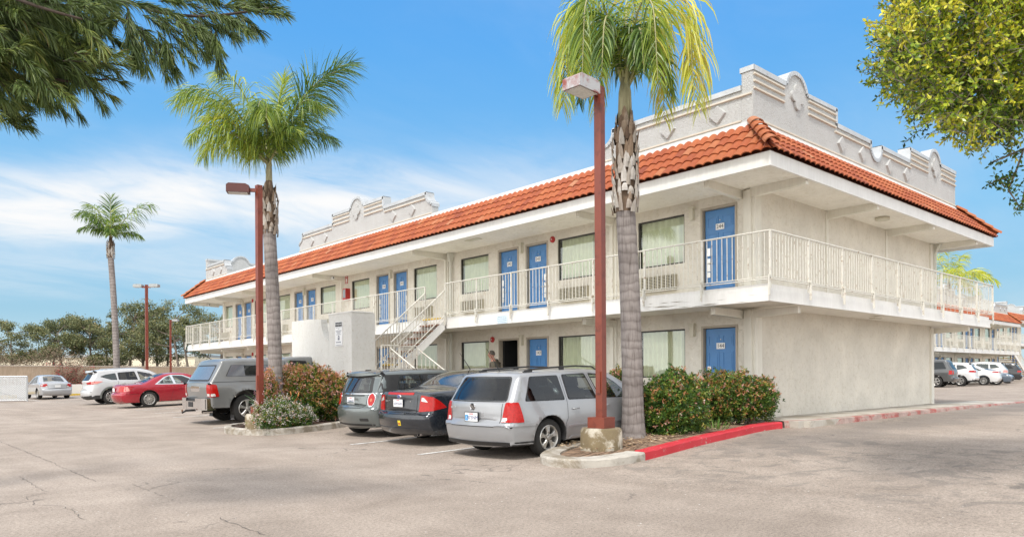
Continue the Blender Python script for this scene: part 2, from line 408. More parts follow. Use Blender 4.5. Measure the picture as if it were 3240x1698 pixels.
# near island: nose at the left, red kerb along the drive, back edge by the silver wagon
isl = thing('kerbed_island', 'kerbed planting island with concrete nose and red painted edge beside the drive', 'planting island', (0, 0, 0))
nose = smooth_poly([(-3.0, 2.10, 0), (-4.0, 1.70, 0), (-4.85, 1.27, 0), (-5.35, .85, 0), (-5.52, .42, 0), (-5.38, .05, 0), (-5.0, -.12, 0), (-4.5, -.15, 0), (-3.98, -.07, 0)], 5, False)
nose = [np.array([-.15, 3.1, 0]), np.array([-1.8, 2.55, 0])] + nose
nose = [adj(p) for p in nose]
kerb_mesh(nose, CONC, 'concrete_kerb', isl, .13, .30)
redp = smooth_poly([(-3.97, -.065, 0), (-3.4, .04, 0), (-2.6, .2, 0), (-1.7, .36, 0), (-.5, .45, 0), (.5, .52, 0), (1.25, .45, 0)], 6, False)
redp = [adj(p) for p in redp]
kerb_mesh(redp, REDK, 'red_kerb', isl, .14, .18)
mb = MB(); inner = offset2(nose, .25, False) + offset2(redp[1:], .12, False) + [np.array([1.35, .7]), np.array([1.35, 1.95]), np.array([-.05, 2.3]), np.array([-.1, 2.9])]
cx = np.mean([p[:2] for p in inner], 0)
for i in range(len(inner)):
    a, b = inner[i], inner[(i+1) % len(inner)]
    for j in range(4):
        f0, f1 = j/4, (j+1)/4
        def q(p, f):
            x, y = cx*(1-f)+p[:2]*f; return (x, y, gz(x)+.09+.07*(1-f)+random.uniform(-.006, .006)*(f < 1))
        mb.quad(q(a, f0), q(b, f0), q(b, f1), q(a, f1))
o = mb.build('soil', SOIL, isl, smooth=True, fix=False)
# left island
is2 = thing('kerbed_island', 'kerbed planting island with flowering shrubs between the grey pickup and the grey hatchback', 'planting island', (0, 0, 0))
n2 = smooth_poly([(-3.2, 12.9, 0), (-4.6, 12.3, 0), (-5.6, 11.75, 0), (-6.35, 11.1, 0), (-6.68, 10.3, 0), (-6.65, 9.6, 0), (-6.35, 9.0, 0), (-5.95, 8.82, 0), (-5.4, 9.02, 0), (-4.75, 9.32, 0), (-3.9, 9.78, 0), (-3.0, 10.2, 0), (-2.2, 10.5, 0)], 5, False)
n2 = [adj(p) for p in n2]
kerb_mesh(n2, CONC, 'concrete_kerb', is2, .15, .16)
mb = MB(); inner = offset2(n2, .13, False); cx = np.mean([p[:2] for p in inner], 0)
for i in range(len(inner)):
    a, b = inner[i], inner[(i+1) % len(inner)]
    for j in range(4):
        f0, f1 = j/4, (j+1)/4
        mb.quad(q(a, f0), q(b, f0), q(b, f1), q(a, f1))
mb.build('soil', SOIL2, is2, smooth=True, fix=False)
# leaf litter lying in the islands
mb2 = []
def litter(n, fn, name, parent, m, size=(.03, .08)):
    P = np.array([fn() for _ in range(n)]); D = rng.normal(size=(n, 3)); D[:, 2] *= .15
    V = leaves(P, D, rng.uniform(*size, n), rng.uniform(.006, .02, n)); return fast_quads(name, V, 4, rng.random(n), [m], parent)
LIT = mat('dry_leaf_litter', (.3, .2, .1), .9, vcol=[(0, (.16, .09, .05)), (.5, (.36, .25, .14)), (1, (.6, .5, .36))])
def f1():
    x = random.uniform(-4.7, .2); y = random.uniform(.15+.1*(x+4.7), 1.7+.25*(x+3)); y = max(.2+max(0, (x+3.9))*.12, y); return (x, y, gz(x)+.165)
o = litter(1500, f1, 'leaf_litter', None, LIT); tag(o, 'dry leaf litter on the soil of the near island', 'leaf litter', kind='stuff')
o = litter(900, lambda: (lambda x: (x, random.uniform(9.2+.42*(x+6), 11.2+.3*(x+5)), gz(x)+.165))(random.uniform(-6.1, -3.2)), 'leaf_litter', None, LIT)
tag(o, 'dry leaf litter on the soil of the left island', 'leaf litter', kind='stuff')

# ------------------------------------------------------------------ walkways
WALK = mat('walkway_concrete', (.47, .44, .39), .85, var=.12, vscale=2, bump=.2, bscale=60, dirt=((.72, .68, .62), 1.6, .42))
mb = MB()
def slab(x0, y0, x1, y1, z): mb.box((x0, y0, -.05), (x1, y1, z))
slab(.0, 1.96, 1.64, 36, .352); slab(1.37, 1.30, 1.64, 1.958, .352)
slab(1.37, .16, 14.0, 1.295, .350)
o = mb.build('walkway', WALK); tag(o, 'concrete walkway round the foot of the motel', 'walkway', kind='structure')
mb = MB()
for x in (3.2, 6.0, 8.9, 11.6): mb.box((x-.006, .17, .351), (x+.006, 1.26, .3545))
o = mb.build('walkway_joints', mat('joint_dirt', (.15, .13, .11), .9)); tag(o, 'dark joints across the concrete walkway', 'joints', kind='structure')
REDF = mat('faded_red_kerb', (.34, .10, .085), .8, var=.3, vscale=5, dirt=((1.15, 2.9, 3.0), 2.2, .47))
kp = [np.array([x, y, 0]) for x, y in ((1.26, .42), (1.7, .2), (2.1, .08), (3, .03), (5, .0), (7.5, -.02), (10, -.06), (12.5, -.12), (14.5, -.18), (16.5, -.2))]
mb = MB(); rows = []
for p_ in kp:
    x = p_[0]; z0 = gz(x); t = .352 if x < 13.5 else .325
    rows.append([(x, p_[1]-.02, z0-.05), (x, p_[1], t-.012), (x, p_[1]+.03, t), (x, p_[1]+.15, t), (x, p_[1]+.15, z0)])
for a, b in zip(rows, rows[1:]):
    for k in range(4): mb.quad(a[k], b[k], b[k+1], a[k+1])
o = mb.build('painted_kerb', REDF); tag(o, 'long faded red kerb along the walkway at the short side of the motel', 'kerb')
mb = MB(); slab(14.0, -.05, 16.5, 1.3, .318); mb.box((1.6, .03, .2), (13.99, .159, .346))
o = mb.build('walkway_apron', WALK); tag(o, 'concrete apron at the end of the walkway', 'walkway', kind='structure')
# ------------------------------------------------------------------ motel
ZW, ST = .353, 2.75
PAIRS = [(8.27, 9.54), (15.56, 16.8), (22.8, 24.02), (30.0, 31.2)]
def profile(length, n=10):
    """mission parapet between 0 and length: returns list of (v, z) along the top, going right"""
def arc(cx, cz, r, a0, a1, n=14): return [(cx+r*math.cos(math.radians(a0+(a1-a0)*i/n)), cz+r*math.sin(math.radians(a0+(a1-a0)*i/n))) for i in range(n+1)]
ZL, ZH, ZT = 7.40, 7.76, 8.10
def para_short(v0, v1):
    w = v1-v0; m = (v0+v1)/2; c1 = v0+1.85; c2 = v1-1.85; r = .52
    return [(v0, ZH), (c1-r, ZH)] + arc(c1, ZT-r, r, 160, 20) + [(c1+r, ZH-.02), (v0+3.85, ZH), (v0+3.85, ZL), (m-.32, ZL), (m-.32, ZL-.1)] + arc(m, ZL-.1, .32, 180, 360) + \
           [(m+.32, ZL), (v1-3.85, ZL), (v1-3.85, ZH), (c2-r, ZH-.02)] + arc(c2, ZT-r, r, 160, 20) + [(c2+r, ZH), (v1, ZH)]
def para_mid(v0, v1):
    m = (v0+v1)/2; r = .52
    return [(v0, 6.98), (v0+.05, 7.05)] + arc(v0+.0, 7.35, .30, 270, 360, 6)[1:] + [(v0+.30, ZL), (m-1.92, ZL), (m-1.92, ZH), (m-r, ZH)] + arc(m, ZT-r, r, 160, 20) + \
           [(m+r, ZH), (m+1.92, ZH), (m+1.92, ZL), (v1-.3, ZL)] + arc(v1, 7.35, .30, 180, 270, 6)[:-1] + [(v1-.05, 7.05), (v1, 6.98)]
def para_end(v0, v1, flip):
    p = [(v0, ZL), (v1-.3, ZL)] + arc(v1, 7.35, .30, 180, 270, 6) + [(v1, 6.98)]
    return p if not flip else [(v0+v1-v, z) for v, z in reversed(p)]
def motel(name, label, xf, LEN, WID, mids, pairs, single0, wins, cols, numbers=None, detail=True, gap=None, group=None, stairs=True, endwall=True):
    """local frame: u inward from the balcony front, v along it, z up"""
    B = thing(name, label, 'motel building', group=group)
    U0, V0 = 1.65, 1.29
    def bld(mb, nm, m, par=B, **k): return mb.build(nm, m, par, xf=xf, **k)
    # ---- walls with openings
    ops = []
    doors = ([(single0, 0)] if single0 else []) + [(c, k) for p in pairs for k, c in enumerate(p)]
    for fl in (0, 1):
        zf = ZW+fl*ST
        for c, k in doors: ops.append((c-.44, c+.44, zf, zf+2.08, 'd'))
        for a, b in wins: ops.append((a, b, zf+.90, zf+2.07, 'w'))
    ve = LEN-V0
    def wall(nm, m, v0, v1, z0, z1, fl):
        mb = MB(); cur = sorted([o for o in ops if o[2] >= z0-.01 and o[3] <= z1+.01])
        vb = sorted(set([v0, v1]+[o[0] for o in cur]+[o[1] for o in cur]))
        for a, b in zip(vb, vb[1:]):
            hit = [o for o in cur if o[0] <= a+1e-6 and o[1] >= b-1e-6]
            if not hit: mb.quad((U0, a, z0), (U0, b, z0), (U0, b, z1), (U0, a, z1)); continue
            o = hit[0]
            if o[2] > z0+.01: mb.quad((U0, a, z0), (U0, b, z0), (U0, b, o[2]), (U0, a, o[2]))
            mb.quad((U0, a, o[3]), (U0, b, o[3]), (U0, b, z1), (U0, a, z1))
            e = U0+.13
            mb.quad((U0, a, o[2]), (e, a, o[2]), (e, a, o[3]), (U0, a, o[3])); mb.quad((U0, b, o[2]), (e, b, o[2]), (e, b, o[3]), (U0, b, o[3]))
            mb.quad((U0, a, o[3]), (U0, b, o[3]), (e, b, o[3]), (e, a, o[3])); mb.quad((U0, a, o[2]), (U0, b, o[2]), (e, b, o[2]), (e, a, o[2]))
        bld(mb, nm, m, fix=False)
    wall('front_wall', STUC, V0, ve, ZW-.3, 2.80, 0); wall('front_wall', STUC, V0, ve, 2.80, 5.44, 1)
    mb = MB(); ur = WID-U0
    mb.quad((U0, V0, 0), (ur, V0, 0), (ur, V0, 5.44), (U0, V0, 5.44)); mb.quad((U0, ve, 0), (ur, ve, 0), (ur, ve, 5.44), (U0, ve, 5.44))
    mb.quad((ur, V0, 0), (ur, ve, 0), (ur, ve, 5.44), (ur, V0, 5.44)); bld(mb, 'end_wall', STUC, fix=False)
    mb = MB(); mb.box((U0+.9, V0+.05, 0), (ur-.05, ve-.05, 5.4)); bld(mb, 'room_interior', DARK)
    # ---- trim boards and pilasters
    mb = MB()
    for fl, (z0, z1) in enumerate(((ZW-.02, 2.74), (3.1, 5.4))):
        B_ = lambda *c: bld(MB().box(c[:3], c[3:]), 'trim_board', TRIM)
        B_(U0-.055, V0-.05, z0, U0+.06, V0+.24, z1); B_(U0-.11, V0+.03, z0, U0-.056, V0+.13, z1)
        B_(U0+.061, V0-.055, z0, U0+.20, V0-.001, z1); B_(U0-.056, ve-.2, z0, U0+.06, ve+.05, z1)
        B_(ur-.16, V0-.055, z0, ur+.05, V0-.001, z1)
        for v in cols:
            bld(MB().box((U0-.035, v-.11, z0), (U0-.001, v+.11, z1)).box((U0-.09, v-.045, z0), (U0-.0352, v+.045, z1)), 'pilaster', TRIM)
    for u in (5.1, 8.8):
        if u < ur-1: bld(MB().box((u-.06, V0-.03, 3.1), (u+.06, V0-.001, 5.4)), 'trim_board', TRIM)
    # ---- decks
    mb = MB(); d = .075
    def ring(mb, o, i, z0, z1):
        """frame between outer inset o and inner inset i"""
        for a, b in (((o, o), (i, LEN-o)), ((WID-i, o), (WID-o, LEN-o)), ((i, o), (WID-i, i)), ((i, LEN-i), (WID-i, LEN-o))):
            mb.box((a[0], a[1], z0), (b[0], b[1], z1))
    mb = MB(); ring(mb, .16, 1.75, 2.80, 3.085); bld(mb, 'balcony_deck', SOFF)
    mb = MB(); ring(mb, .087, .155, 2.754, 2.985); bld(mb, 'deck_fascia', WHITE)
    mb = MB(); ring(mb, .115, .155, 2.988, 3.092); bld(mb, 'deck_edge_board', WHITE)
    # ---- soffit, fascia
    mb = MB(); ring(mb, .06, 1.75, 5.43, 5.50); bld(mb, 'soffit', SOFF)
    mb = MB(); ring(mb, 0, .055, 5.352, 5.63); bld(mb, 'fascia', WHITE)
    mb = MB(); mb.box((.9, .9, 6.35), (WID-.9, LEN-.9, 6.45)); bld(mb, 'roof_deck', GALV)
    # ---- beams
    for nm, zt, zb, vs, us, e in (('roof_beam', 5.428, 5.25, [1.62]+cols+[LEN-3.8, LEN-.35], [1.62, 5.2, 8.9, 12.55], .12), ('floor_beam', 2.752, 2.59, [1.62]+cols+[LEN-4.0, LEN-.9], [1.66, 12.5], .33)):
        for v in vs:
            if v < LEN: bld(MB().prism([(e+.18, v-.06, zt), (e+.18, v-.06, zb+.02), (U0+.05, v-.06, zb-.02), (U0+.05, v-.06, zt)], (0, .12, 0)), nm, TRIM)
        for u in us:
            if u < WID: bld(MB().prism([(u-.06, e-.05, zt), (u-.06, e-.05, zb+.02), (u-.06, V0+.05, zb-.02), (u-.06, V0+.05, zt)], (.12, 0, 0)), nm, TRIM)
    # ---- clay tile skirt
    def tiles(side, wave, full):
        mb = MB(); uA, zA, uB, zB = -.07, 5.632, .80, 6.50; nC = 4
        L = LEN if side in 'lr' else WID; n = int(L/wave); wave = (L+.14)/n
        for c in range(nC):
            f0 = c/nC; f1 = (c+1)/nC+.03
            ua, za = uA+(uB-uA)*f0, zA+(zB-zA)*f0; ub, zb = uA+(uB-uA)*f1, zA+(zB-zA)*f1
            sl = math.atan2(zB-zA, uB-uA); nx, nz = -math.sin(sl), math.cos(sl)
            sub = 6 if full else 3
            for i in range(n):
                mb.cv = min(1, max(.01, random.gauss(.55, .17)))
                for s in range(sub):
                    vs = [-.07+(i+k/sub)*wave for k in (s, s+1)]; hs = []
                    for k in (s, s+1):
                        t = k/sub; hs.append(.043*(math.sin(PI*t)**.8 if t < .999 and t > .001 else 0))
                    lift = .034
                    def P(u, z, v, h):
                        v = min(max(v, u), L-u) if side in 'lsre' else v
                        uu, zz = u+nx*h, z+nz*h
                        return {'l': (uu, v, zz), 's': (v, uu, zz), 'r': (WID-uu, v, zz), 'e': (v, LEN-uu, zz)}[side]
                    a0 = P(ua, za, vs[0], hs[0]+lift); a1 = P(ua, za, vs[1], hs[1]+lift); b0 = P(ub, zb, vs[0], hs[0]+.004); b1 = P(ub, zb, vs[1], hs[1]+.004)
                    c0 = P(ua, za, vs[0], hs[0]+lift-.022); c1 = P(ua, za, vs[1], hs[1]+lift-.022); d0 = P(ub, zb, vs[0], hs[0]-.012); d1 = P(ub, zb, vs[1], hs[1]-.012)
                    if (Vector(a0)-Vector(a1)).length < 1e-4 and (Vector(b0)-Vector(b1)).length < 1e-4: continue
                    mb.quad(a0, a1, b1, b0); mb.quad(c0, c1, a1, a0)
        return bld(mb, 'roof_tiles', TILE, fix=False, smooth=True, sharp=35)
    tiles('l', .215, detail); tiles('s', .215, detail); tiles('e', .43, False); tiles('r', .43, False)
    mb = MB()   # board under the tiles
    for a, b in (((-.0, 0), (.80, .8)),):
        mb.add([(0, 0, 5.631), (WID, 0, 5.631), (WID, LEN, 5.631), (0, LEN, 5.631), (.82, .82, 6.47), (WID-.82, .82, 6.47), (WID-.82, LEN-.82, 6.47), (.82, LEN-.82, 6.47)],
               [(0, 1, 5, 4), (1, 2, 6, 5), (2, 3, 7, 6), (3, 0, 4, 7)])
    bld(mb, 'roof_boarding', mat('roof_felt', (.13, .045, .025), .9), fix=False)
    for (cu, cv, su, sv) in ((0, 0, 1, 1), (WID, 0, -1, 1), (0, LEN, 1, -1), (WID, LEN, -1, -1)):
        mb = MB(); n = 5
        for i in range(n):
            mb.cv = random.uniform(.75, 1)
            f0, f1 = i/n, (i+1)/n+.035
            A = Vector((-.10+.93*f0, -.10+.93*f0, 5.69+.88*f0+.05)); Bv = Vector((-.10+.93*f1, -.10+.93*f1, 5.69+.88*f1+.02))
            sd = Vector((1, -1, 0)).normalized(); upv = Vector((-.48, -.48, .73)).normalized()
            for s in range(8):
                t0, t1 = PI*s/8, PI*(s+1)/8
                def Q(c, t, r): p = c + sd*math.cos(t)*r + upv*math.sin(t)*r*.85; return (cu+su*p.x, cv+sv*p.y, p.z)
                mb.quad(Q(A, t0, .15), Q(A, t1, .15), Q(Bv, t1, .125), Q(Bv, t0, .125)); mb.quad(Q(A, t0, .15), Q(A, t1, .15), Q(A, t1, .128), Q(A, t0, .128))
        bld(mb, 'ridge_tiles', TILE, fix=False, smooth=True, sharp=40)
    # ---- low curb + parapets
    pin = .84
    def strip(mb, i, o, z0, z1):
        for a, b in (((o, o), (i, LEN-o)), ((WID-i, o), (WID-o, LEN-o)), ((i, o), (WID-i, i)), ((i, LEN-i), (WID-i, LEN-o))): mb.box((a[0], a[1], z0), (b[0], b[1], z1))
    mb = MB(); strip(mb, pin+.10, pin-.05, 6.40, 6.60); bld(mb, 'roof_kerb_flashing', WHITE)
    mb = MB(); strip(mb, pin+.16, pin-.02, 6.601, 6.64); bld(mb, 'roof_kerb_cap', GALV if not detail else mat('pale_flashing', (.62, .63, .62), .5, var=.1))
    def parapet(prof, side, dia=(), arcs=(), steps=()):
        T = .26
        def P(v, z, t):  # t: depth inward
            u = pin+t
            return {'l': (u, v, z), 's': (v, u, z), 'r': (WID-u, v, z), 'e': (v, LEN-u, z)}[side]
        mb = MB(); zb = 6.60
        pr = prof
        for (v0, z0), (v1, z1) in zip(pr, pr[1:]):
            if abs(v1-v0) > 1e-5:
                mb.quad(P(v0, zb, 0), P(v1, zb, 0), P(v1, z1, 0), P(v0, z0, 0)); mb.quad(P(v0, zb, T), P(v1, zb, T), P(v1, z1, T), P(v0, z0, T))
            mb.quad(P(v0, z0, 0), P(v1, z1, 0), P(v1, z1, T), P(v0, z0, T))
        for v, z in (pr[0], pr[-1]): mb.quad(P(v, zb, 0), P(v, z, 0), P(v, z, T), P(v, zb, T))
        pa = bld(mb, 'parapet', STUC2, fix=False)
        # metal coping that follows the top, thin fascia lip and mouldings
        mb = MB(); e = .035
        for (v0, z0), (v1, z1) in zip(pr, pr[1:]):
            L = math.hypot(v1-v0, z1-z0)
            if L < 1e-4: continue
            nx, nz = -(z1-z0)/L, (v1-v0)/L; h = .085 if abs(z1-z0) < 1e-4 else .07
            o = .022
            A, Bq = (v0+nx*o, z0+nz*o), (v1+nx*o, z1+nz*o); C, D = (v1-nx*h, z1-nz*h), (v0-nx*h, z0-nz*h)
            mb.quad(P(*A, -e), P(*Bq, -e), P(*C, -e), P(*D, -e)); mb.quad(P(*A, -e), P(*Bq, -e), P(*Bq, T+e), P(*A, T+e)); mb.quad(P(*A, T+e), P(*Bq, T+e), P(*C, T+e), P(*D, T+e))
            mb.quad(P(*D, -e), P(*C, -e), P(*C, .01), P(*D, .01))
        for v, z in (pr[0], pr[-1]): s = -1 if (v, z) == pr[0] else 1; mb.quad(P(v+s*e*.5, z+.022, -e), P(v+s*e*.5, z-.085, -e), P(v+s*e*.5, z-.085, T+e), P(v+s*e*.5, z+.022, T+e))
        bld(mb, 'coping', mat('galvanised_coping', (.50, .52, .53), .45, metal=.25, var=.12, vscale=3, dirt=((.6, .5, .4), 5, .30)), pa, fix=False)
        mb = MB()
        def mould(v0, v1, z, r=.028):
            for a, b in ((0, 1),):
                mb.add([P(v0, z-r, 0), P(v1, z-r, 0), P(v0, z-r*.6, -.04), P(v1, z-r*.6, -.04), P(v0, z+r*.6, -.04), P(v1, z+r*.6, -.04), P(v0, z+r, 0), P(v1, z+r, 0)],
                       [(0, 1, 3, 2), (2, 3, 5, 4), (4, 5, 7, 6), (0, 2, 4, 6), (1, 7, 5, 3)])
        for v0, v1, z in steps: mould(v0, v1, z)
        mould(pr[0][0], pr[-1][0], 6.67)
        bld(mb, 'moulding', mat('moulding_paint', (.60, .55, .47), .8, var=.1), pa)
        for v in dia:
            mb = MB(); mb.add([P(v+a*.19, 6.95+b*.19, -.05) for a, b in ((1, 0), (0, 1), (-1, 0), (0, -1))] + [P(v+a*.215, 6.95+b*.215, 0) for a, b in ((1, 0), (0, 1), (-1, 0), (0, -1))],
                   [(0, 1, 2, 3), (0, 4, 5, 1), (1, 5, 6, 2), (2, 6, 7, 3), (3, 7, 4, 0)]); bld(mb, 'diamond_relief', STUC2, pa)
        for v in arcs:
            mb = MB(); out = []
            for k in range(48):
                t = 2*PI*k/48; r = .165+.115*abs(math.cos(2*t)); out.append((v+r*math.cos(t), ZT-.55+r*1.05*math.sin(t)))
            mb.add([P(a, b, -.055) for a, b in out]+[P(a, b, 0) for a, b in out], [tuple(range(48))]+[(i, (i+1) % 48, 48+(i+1) % 48, 48+i) for i in range(48)])
            bld(mb, 'quatrefoil_relief', STUC2, pa)
        return pa
    def st(v0, v1, m): return [(v0, v1, z) for z in (ZH-.15, ZH-.30, ZH-.45)]
    v0, v1 = pin-.004, WID-pin+.004; c1 = v0+1.85; c2 = v1-1.85; m = (v0+v1)/2
    for sd in 'se':
        parapet(para_short(v0, v1), sd, (v0+4.1+.0, v0+5.3, v1-5.3, v1-4.1), (c1, c2),
                st(v0+.02, c1-.56, 0)+st(c1+.56, v0+3.8, 0)+st(v1-3.8, c2-.56, 0)+st(c2+.56, v1-.02, 0)+[(v0+3.75, m-.40, ZL-.2), (m+.40, v1-3.75, ZL-.2)])
    for sd in 'lr':
        parapet(para_end(pin+.266, 4.95, False), sd, (1.68, 2.99), (), [(pin+.02, 4.6, ZL-.2)])
        parapet(para_end(LEN-4.0, LEN-pin-.266, True), sd, (LEN-2.0, LEN-3.1), (), [(LEN-3.65, LEN-pin-.02, ZL-.2)])
        for a, b in mids:
            c = (a+b)/2
            parapet(para_mid(a, b), sd, (a+1.15, a+2.35, b-1.15, b-2.35), (c,), st(c-1.86, c-.56, 0)+st(c+.56, c+1.86, 0)+[(a+.36, c-1.98, ZL-.2), (c+1.98, b-.36, ZL-.2)])
    # ---- doors
    proto = {}
    def door(c, fl, side, num, opened=False):
        zf = ZW+fl*ST; mb = MB(); u = U0+.07
        P = lambda du, v, z: (u+du, c+v, zf+z)
        mb.box(P(0, -.40, .02), P(.04, .40, 2.03))
        for a, b in ((-.33, -.05), (.05, .33)):
            for z0, z1 in ((.22, .82), (.95, 1.50), (1.62, 1.88)):
                for q0, q1, r0, r1 in ((a, b, z0, z0+.02), (a, b, z1-.02, z1), (a, a+.02, z0+.021, z1-.021), (b-.02, b, z0+.021, z1-.021)):
                    mb.box(P(-.011, q0, r0), P(-.0005, q1, r1))
                mb.box(P(-.008, a+.05, z0+.05), P(-.0005, b-.05, z1-.05))
        if opened:
            # leaf swung inside against the jamb
            mb = MB(); mb.box((U0+.14, c-.41, zf+.02), (U0+.85, c-.37, zf+2.03)); D = bld(mb, 'open_door', BLUE); D['label'] = 'door standing open on a dark room'
        else: D = bld(mb, 'door', BLUE)
        fm = MB(); f = U0-.02
        fm.box((f, c-.475, zf), (f+.14, c-.425, zf+2.10)); fm.box((f, c+.425, zf), (f+.14, c+.475, zf+2.10)); fm.box((f, c-.424, zf+2.045), (f+.14, c+.424, zf+2.10))
        bld(fm, 'door_frame', mat('tan_door_frame', (.42, .37, .30), .6, var=.1), D)
        if opened:
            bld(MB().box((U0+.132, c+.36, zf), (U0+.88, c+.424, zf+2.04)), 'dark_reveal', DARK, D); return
        s = 1 if side == 0 else -1
        if detail:
            hm = MB(); hv = s*.30
            for z0, z1 in ((.98, 1.16), (.62, .92), (.48, .60)): hm.box(P(-.03, hv-.045, z0), P(-.012, hv+.045, z1))
            hm.tube([P(-.03, hv, .80), P(-.07, hv, .80), P(-.07, hv-s*.12, .80)], .011, 6)
            bld(hm, 'handle', METAL, D)
        pm = MB(); pm.box(P(-.022, -.11, 1.56), P(-.0125, .11, 1.70)); npl = bld(pm, 'number_plate', PLATE, D)
        if num:
            text(str(num), .125, xf(*P(-.024, 0, 1.628)), tuple(np.array(xf(0, -1, 0))-np.array(xf(0, 0, 0))), (0, 0, 1), INK, 'room_number', D, .001)
            bld(MB().lathe([(.0, -.018), (.012, -.016), (.012, 0)], 8, P(-.005, 0, 1.78), 'x'), 'peephole', METAL, D)
        else: bld(MB().box(P(-.024, -.07, 1.60), P(-.0225, .07, 1.66)), 'room_number', INK, D)
    nums = numbers or {}
    for fl in (0, 1):
        for i, (c, k) in enumerate(doors):
            side = 0 if (i == 0 and single0) else (1 if k == 0 else 0)
            num = nums.get(round(c, 2)); door(c, fl, side, (num+100*(fl)) if num else None, opened=(detail and fl == 0 and abs(c-9.54) < .01))
    # ---- windows
    for fl in (0, 1):
        z0 = ZW+fl*ST+.90; z1 = z0+1.17
        for (a, b) in wins:
            fm = MB(); u = U0+.06; w = .035
            fm.box((u-.03, a, z0), (u+.03, a+w, z1)); fm.box((u-.03, b-w, z0), (u+.03, b, z1)); fm.box((u-.03, a+w, z0), (u+.03, b-w, z0+w)); fm.box((u-.03, a+w, z1-w), (u+.03, b-w, z1))
            g = MB(); g.quad((u, a+w, z0+w), (u, b-w, z0+w), (u, b-w, z1-w), (u, a+w, z1-w)); G = bld(g, 'window', GLASS)
            bld(fm, 'frame', ALU, G)
            cm = MB(); n = 60; rows = 5 if detail else 2; opn = random.uniform(.02, .10); wv = random.uniform(7, 10)
            n = 60 if detail else 24
            gr = []
            for j in range(rows+1):
                gr.append([(u+.085+.045*math.sin(2*PI*wv*t+.5*math.sin(5*t+fl))*(1-.25*j/rows), a+.02+(b-a-.04)*(opn+(1-opn)*t), z0+(z1-z0)*j/rows) for t in [i/n for i in range(n+1)]])
            for j in range(rows):
                for i in range(n): cm.quad(gr[j][i], gr[j][i+1], gr[j+1][i+1], gr[j+1][i])
            bld(cm, 'curtain', CURT, G, smooth=True, fix=False)
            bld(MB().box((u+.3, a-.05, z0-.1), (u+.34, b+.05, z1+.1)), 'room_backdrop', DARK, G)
    # ---- air conditioners below the windows
    for fl in (0, 1):
        if fl == 0 and not detail: continue
        for (a, b) in wins:
            y0 = a+.22; y1 = min(y0+1.04, b-.05); z0 = ZW+fl*ST+.275; z1 = z0+.375
            A = bld(MB().box((1.535, y0, z0), (U0-.002, y1, z1)).box((1.50, y0+.02, z0-.012), (1.534, y1-.02, z0+.015)), 'air_conditioner', ACB)
            bld(MB().box((1.522, y0+.03, z0+.03), (1.534, y1-.03, z1-.03)), 'dark_grille_back', DARK, A)
            g = MB()
            nh, nv = 9, 14
            for i in range(nh+1): z = z0+.02+(z1-z0-.04)*i/nh; g.box((1.498, y0+.005, z-.0085), (1.521, y1-.005, z+.0085))
            for i in range(nv+1): v = y0+.015+(y1-y0-.03)*i/nv; g.box((1.494, v-.010, z0+.005), (1.4975, v+.010, z1-.005))
            bld(g, 'grille', ACB, A)
    # ---- lamps, alarms
    def lamp(v, fl):
        z = ZW+fl*ST+1.87
        o = bld(MB().box((U0-.10, v-.05, z), (U0-.001, v+.05, z+.25)), 'wall_lamp', CREAM); bld(MB().box((U0-.115, v-.065, z+.251), (U0-.001, v+.065, z+.31)), 'lamp_cap', CREAM, o)
    for fl in (0, 1):
        for v in [(p[0]+p[1])/2 for p in pairs] + ([single0+.69] if single0 else []): lamp(v, fl)
    # ---- railings
    def rail(nm, p, q, posts, ofs, gap_=None, ends=True):
        """railing panel between two plan points; posts at distances"""
        p = Vector(p); q = Vector(q); L = (q-p).length; d = (q-p)/L; out = Vector(ofs)
        for s, e in zip(posts, posts[1:]):
            if gap_ and abs(s-gap_[0]) < .01: continue
            a = p+d*s; b = p+d*e; mb = MB()
            mb.tube([(a.x, a.y, 4.105), (b.x, b.y, 4.105)], .019, 6)
            mb.bar((a.x, a.y, 3.215), (b.x, b.y, 3.215), .02, .016)
            if ofs: mb.tube([(a.x+out.x*.03, a.y+out.y*.03, 3.165), (b.x+out.x*.03, b.y+out.y*.03, 3.165)], .012, 6)
            n = max(3, round((e-s)/.118))
            for i in range(1, n):
                c = a.lerp(b, i/n); mb.bar((c.x, c.y, 3.222), (c.x, c.y, 4.09), .0125, .0125, up=(1, 0, 0))
            bld(mb, 'railing', RAILP)
        for s in (posts if ends else posts[1:-1]):
            c = p+d*s; mb = MB(); mb.bar((c.x, c.y, 3.0), (c.x, c.y, 4.09), .038, .038, up=(1, 0, 0)); c2 = c+out*.045
            mb.bar((c2.x, c2.y, 2.85), (c2.x, c2.y, 3.25), .045, .03, up=(abs(out.y), abs(out.x), 0)); mb.bar((c.x, c.y, 3.19), (c2.x, c2.y, 3.19), .03, .03)
            bld(mb, 'railing_post', RAILP)
    r = .03
    lp = [1.53, 3.03, 4.57, 6.08, 7.55, 9.05]
    nn = max(1, int((LEN-1.5)/1.5))
    if detail: lp = [0, 1.53, 3.03, 4.57, 6.08, 7.55, 9.05, 10.54, 11.62, 13.2, 14.7, 16.22, 17.7, 19.25, 20.7, 22.2, 23.7, 25.15, 26.6, 28.05, 29.5, 30.9, 32.3, 33.5, LEN-.06]
    else: lp = [(LEN-.06)*i/nn for i in range(nn+1)]
    rail('l', (r, r, 0), (r, LEN-r, 0), lp, (-1, 0, 0), gap)
    sp = [0, 1.55, 3.12, 4.68, 6.22, 7.81, 9.30, 10.82, 12.34, WID-.06]
    rail('s', (r, r, 0), (WID-r, r, 0), [s for s in sp if s < WID-.5]+[WID-.06] if sp[-2] < WID-.5 else sp, (0, -1, 0), ends=False)
    nb = 9; rail('r', (WID-r, r, 0), (WID-r, LEN-r, 0), [(LEN-.06)*i/18 for i in range(19)] if detail else [0, LEN-.06], (1, 0, 0))
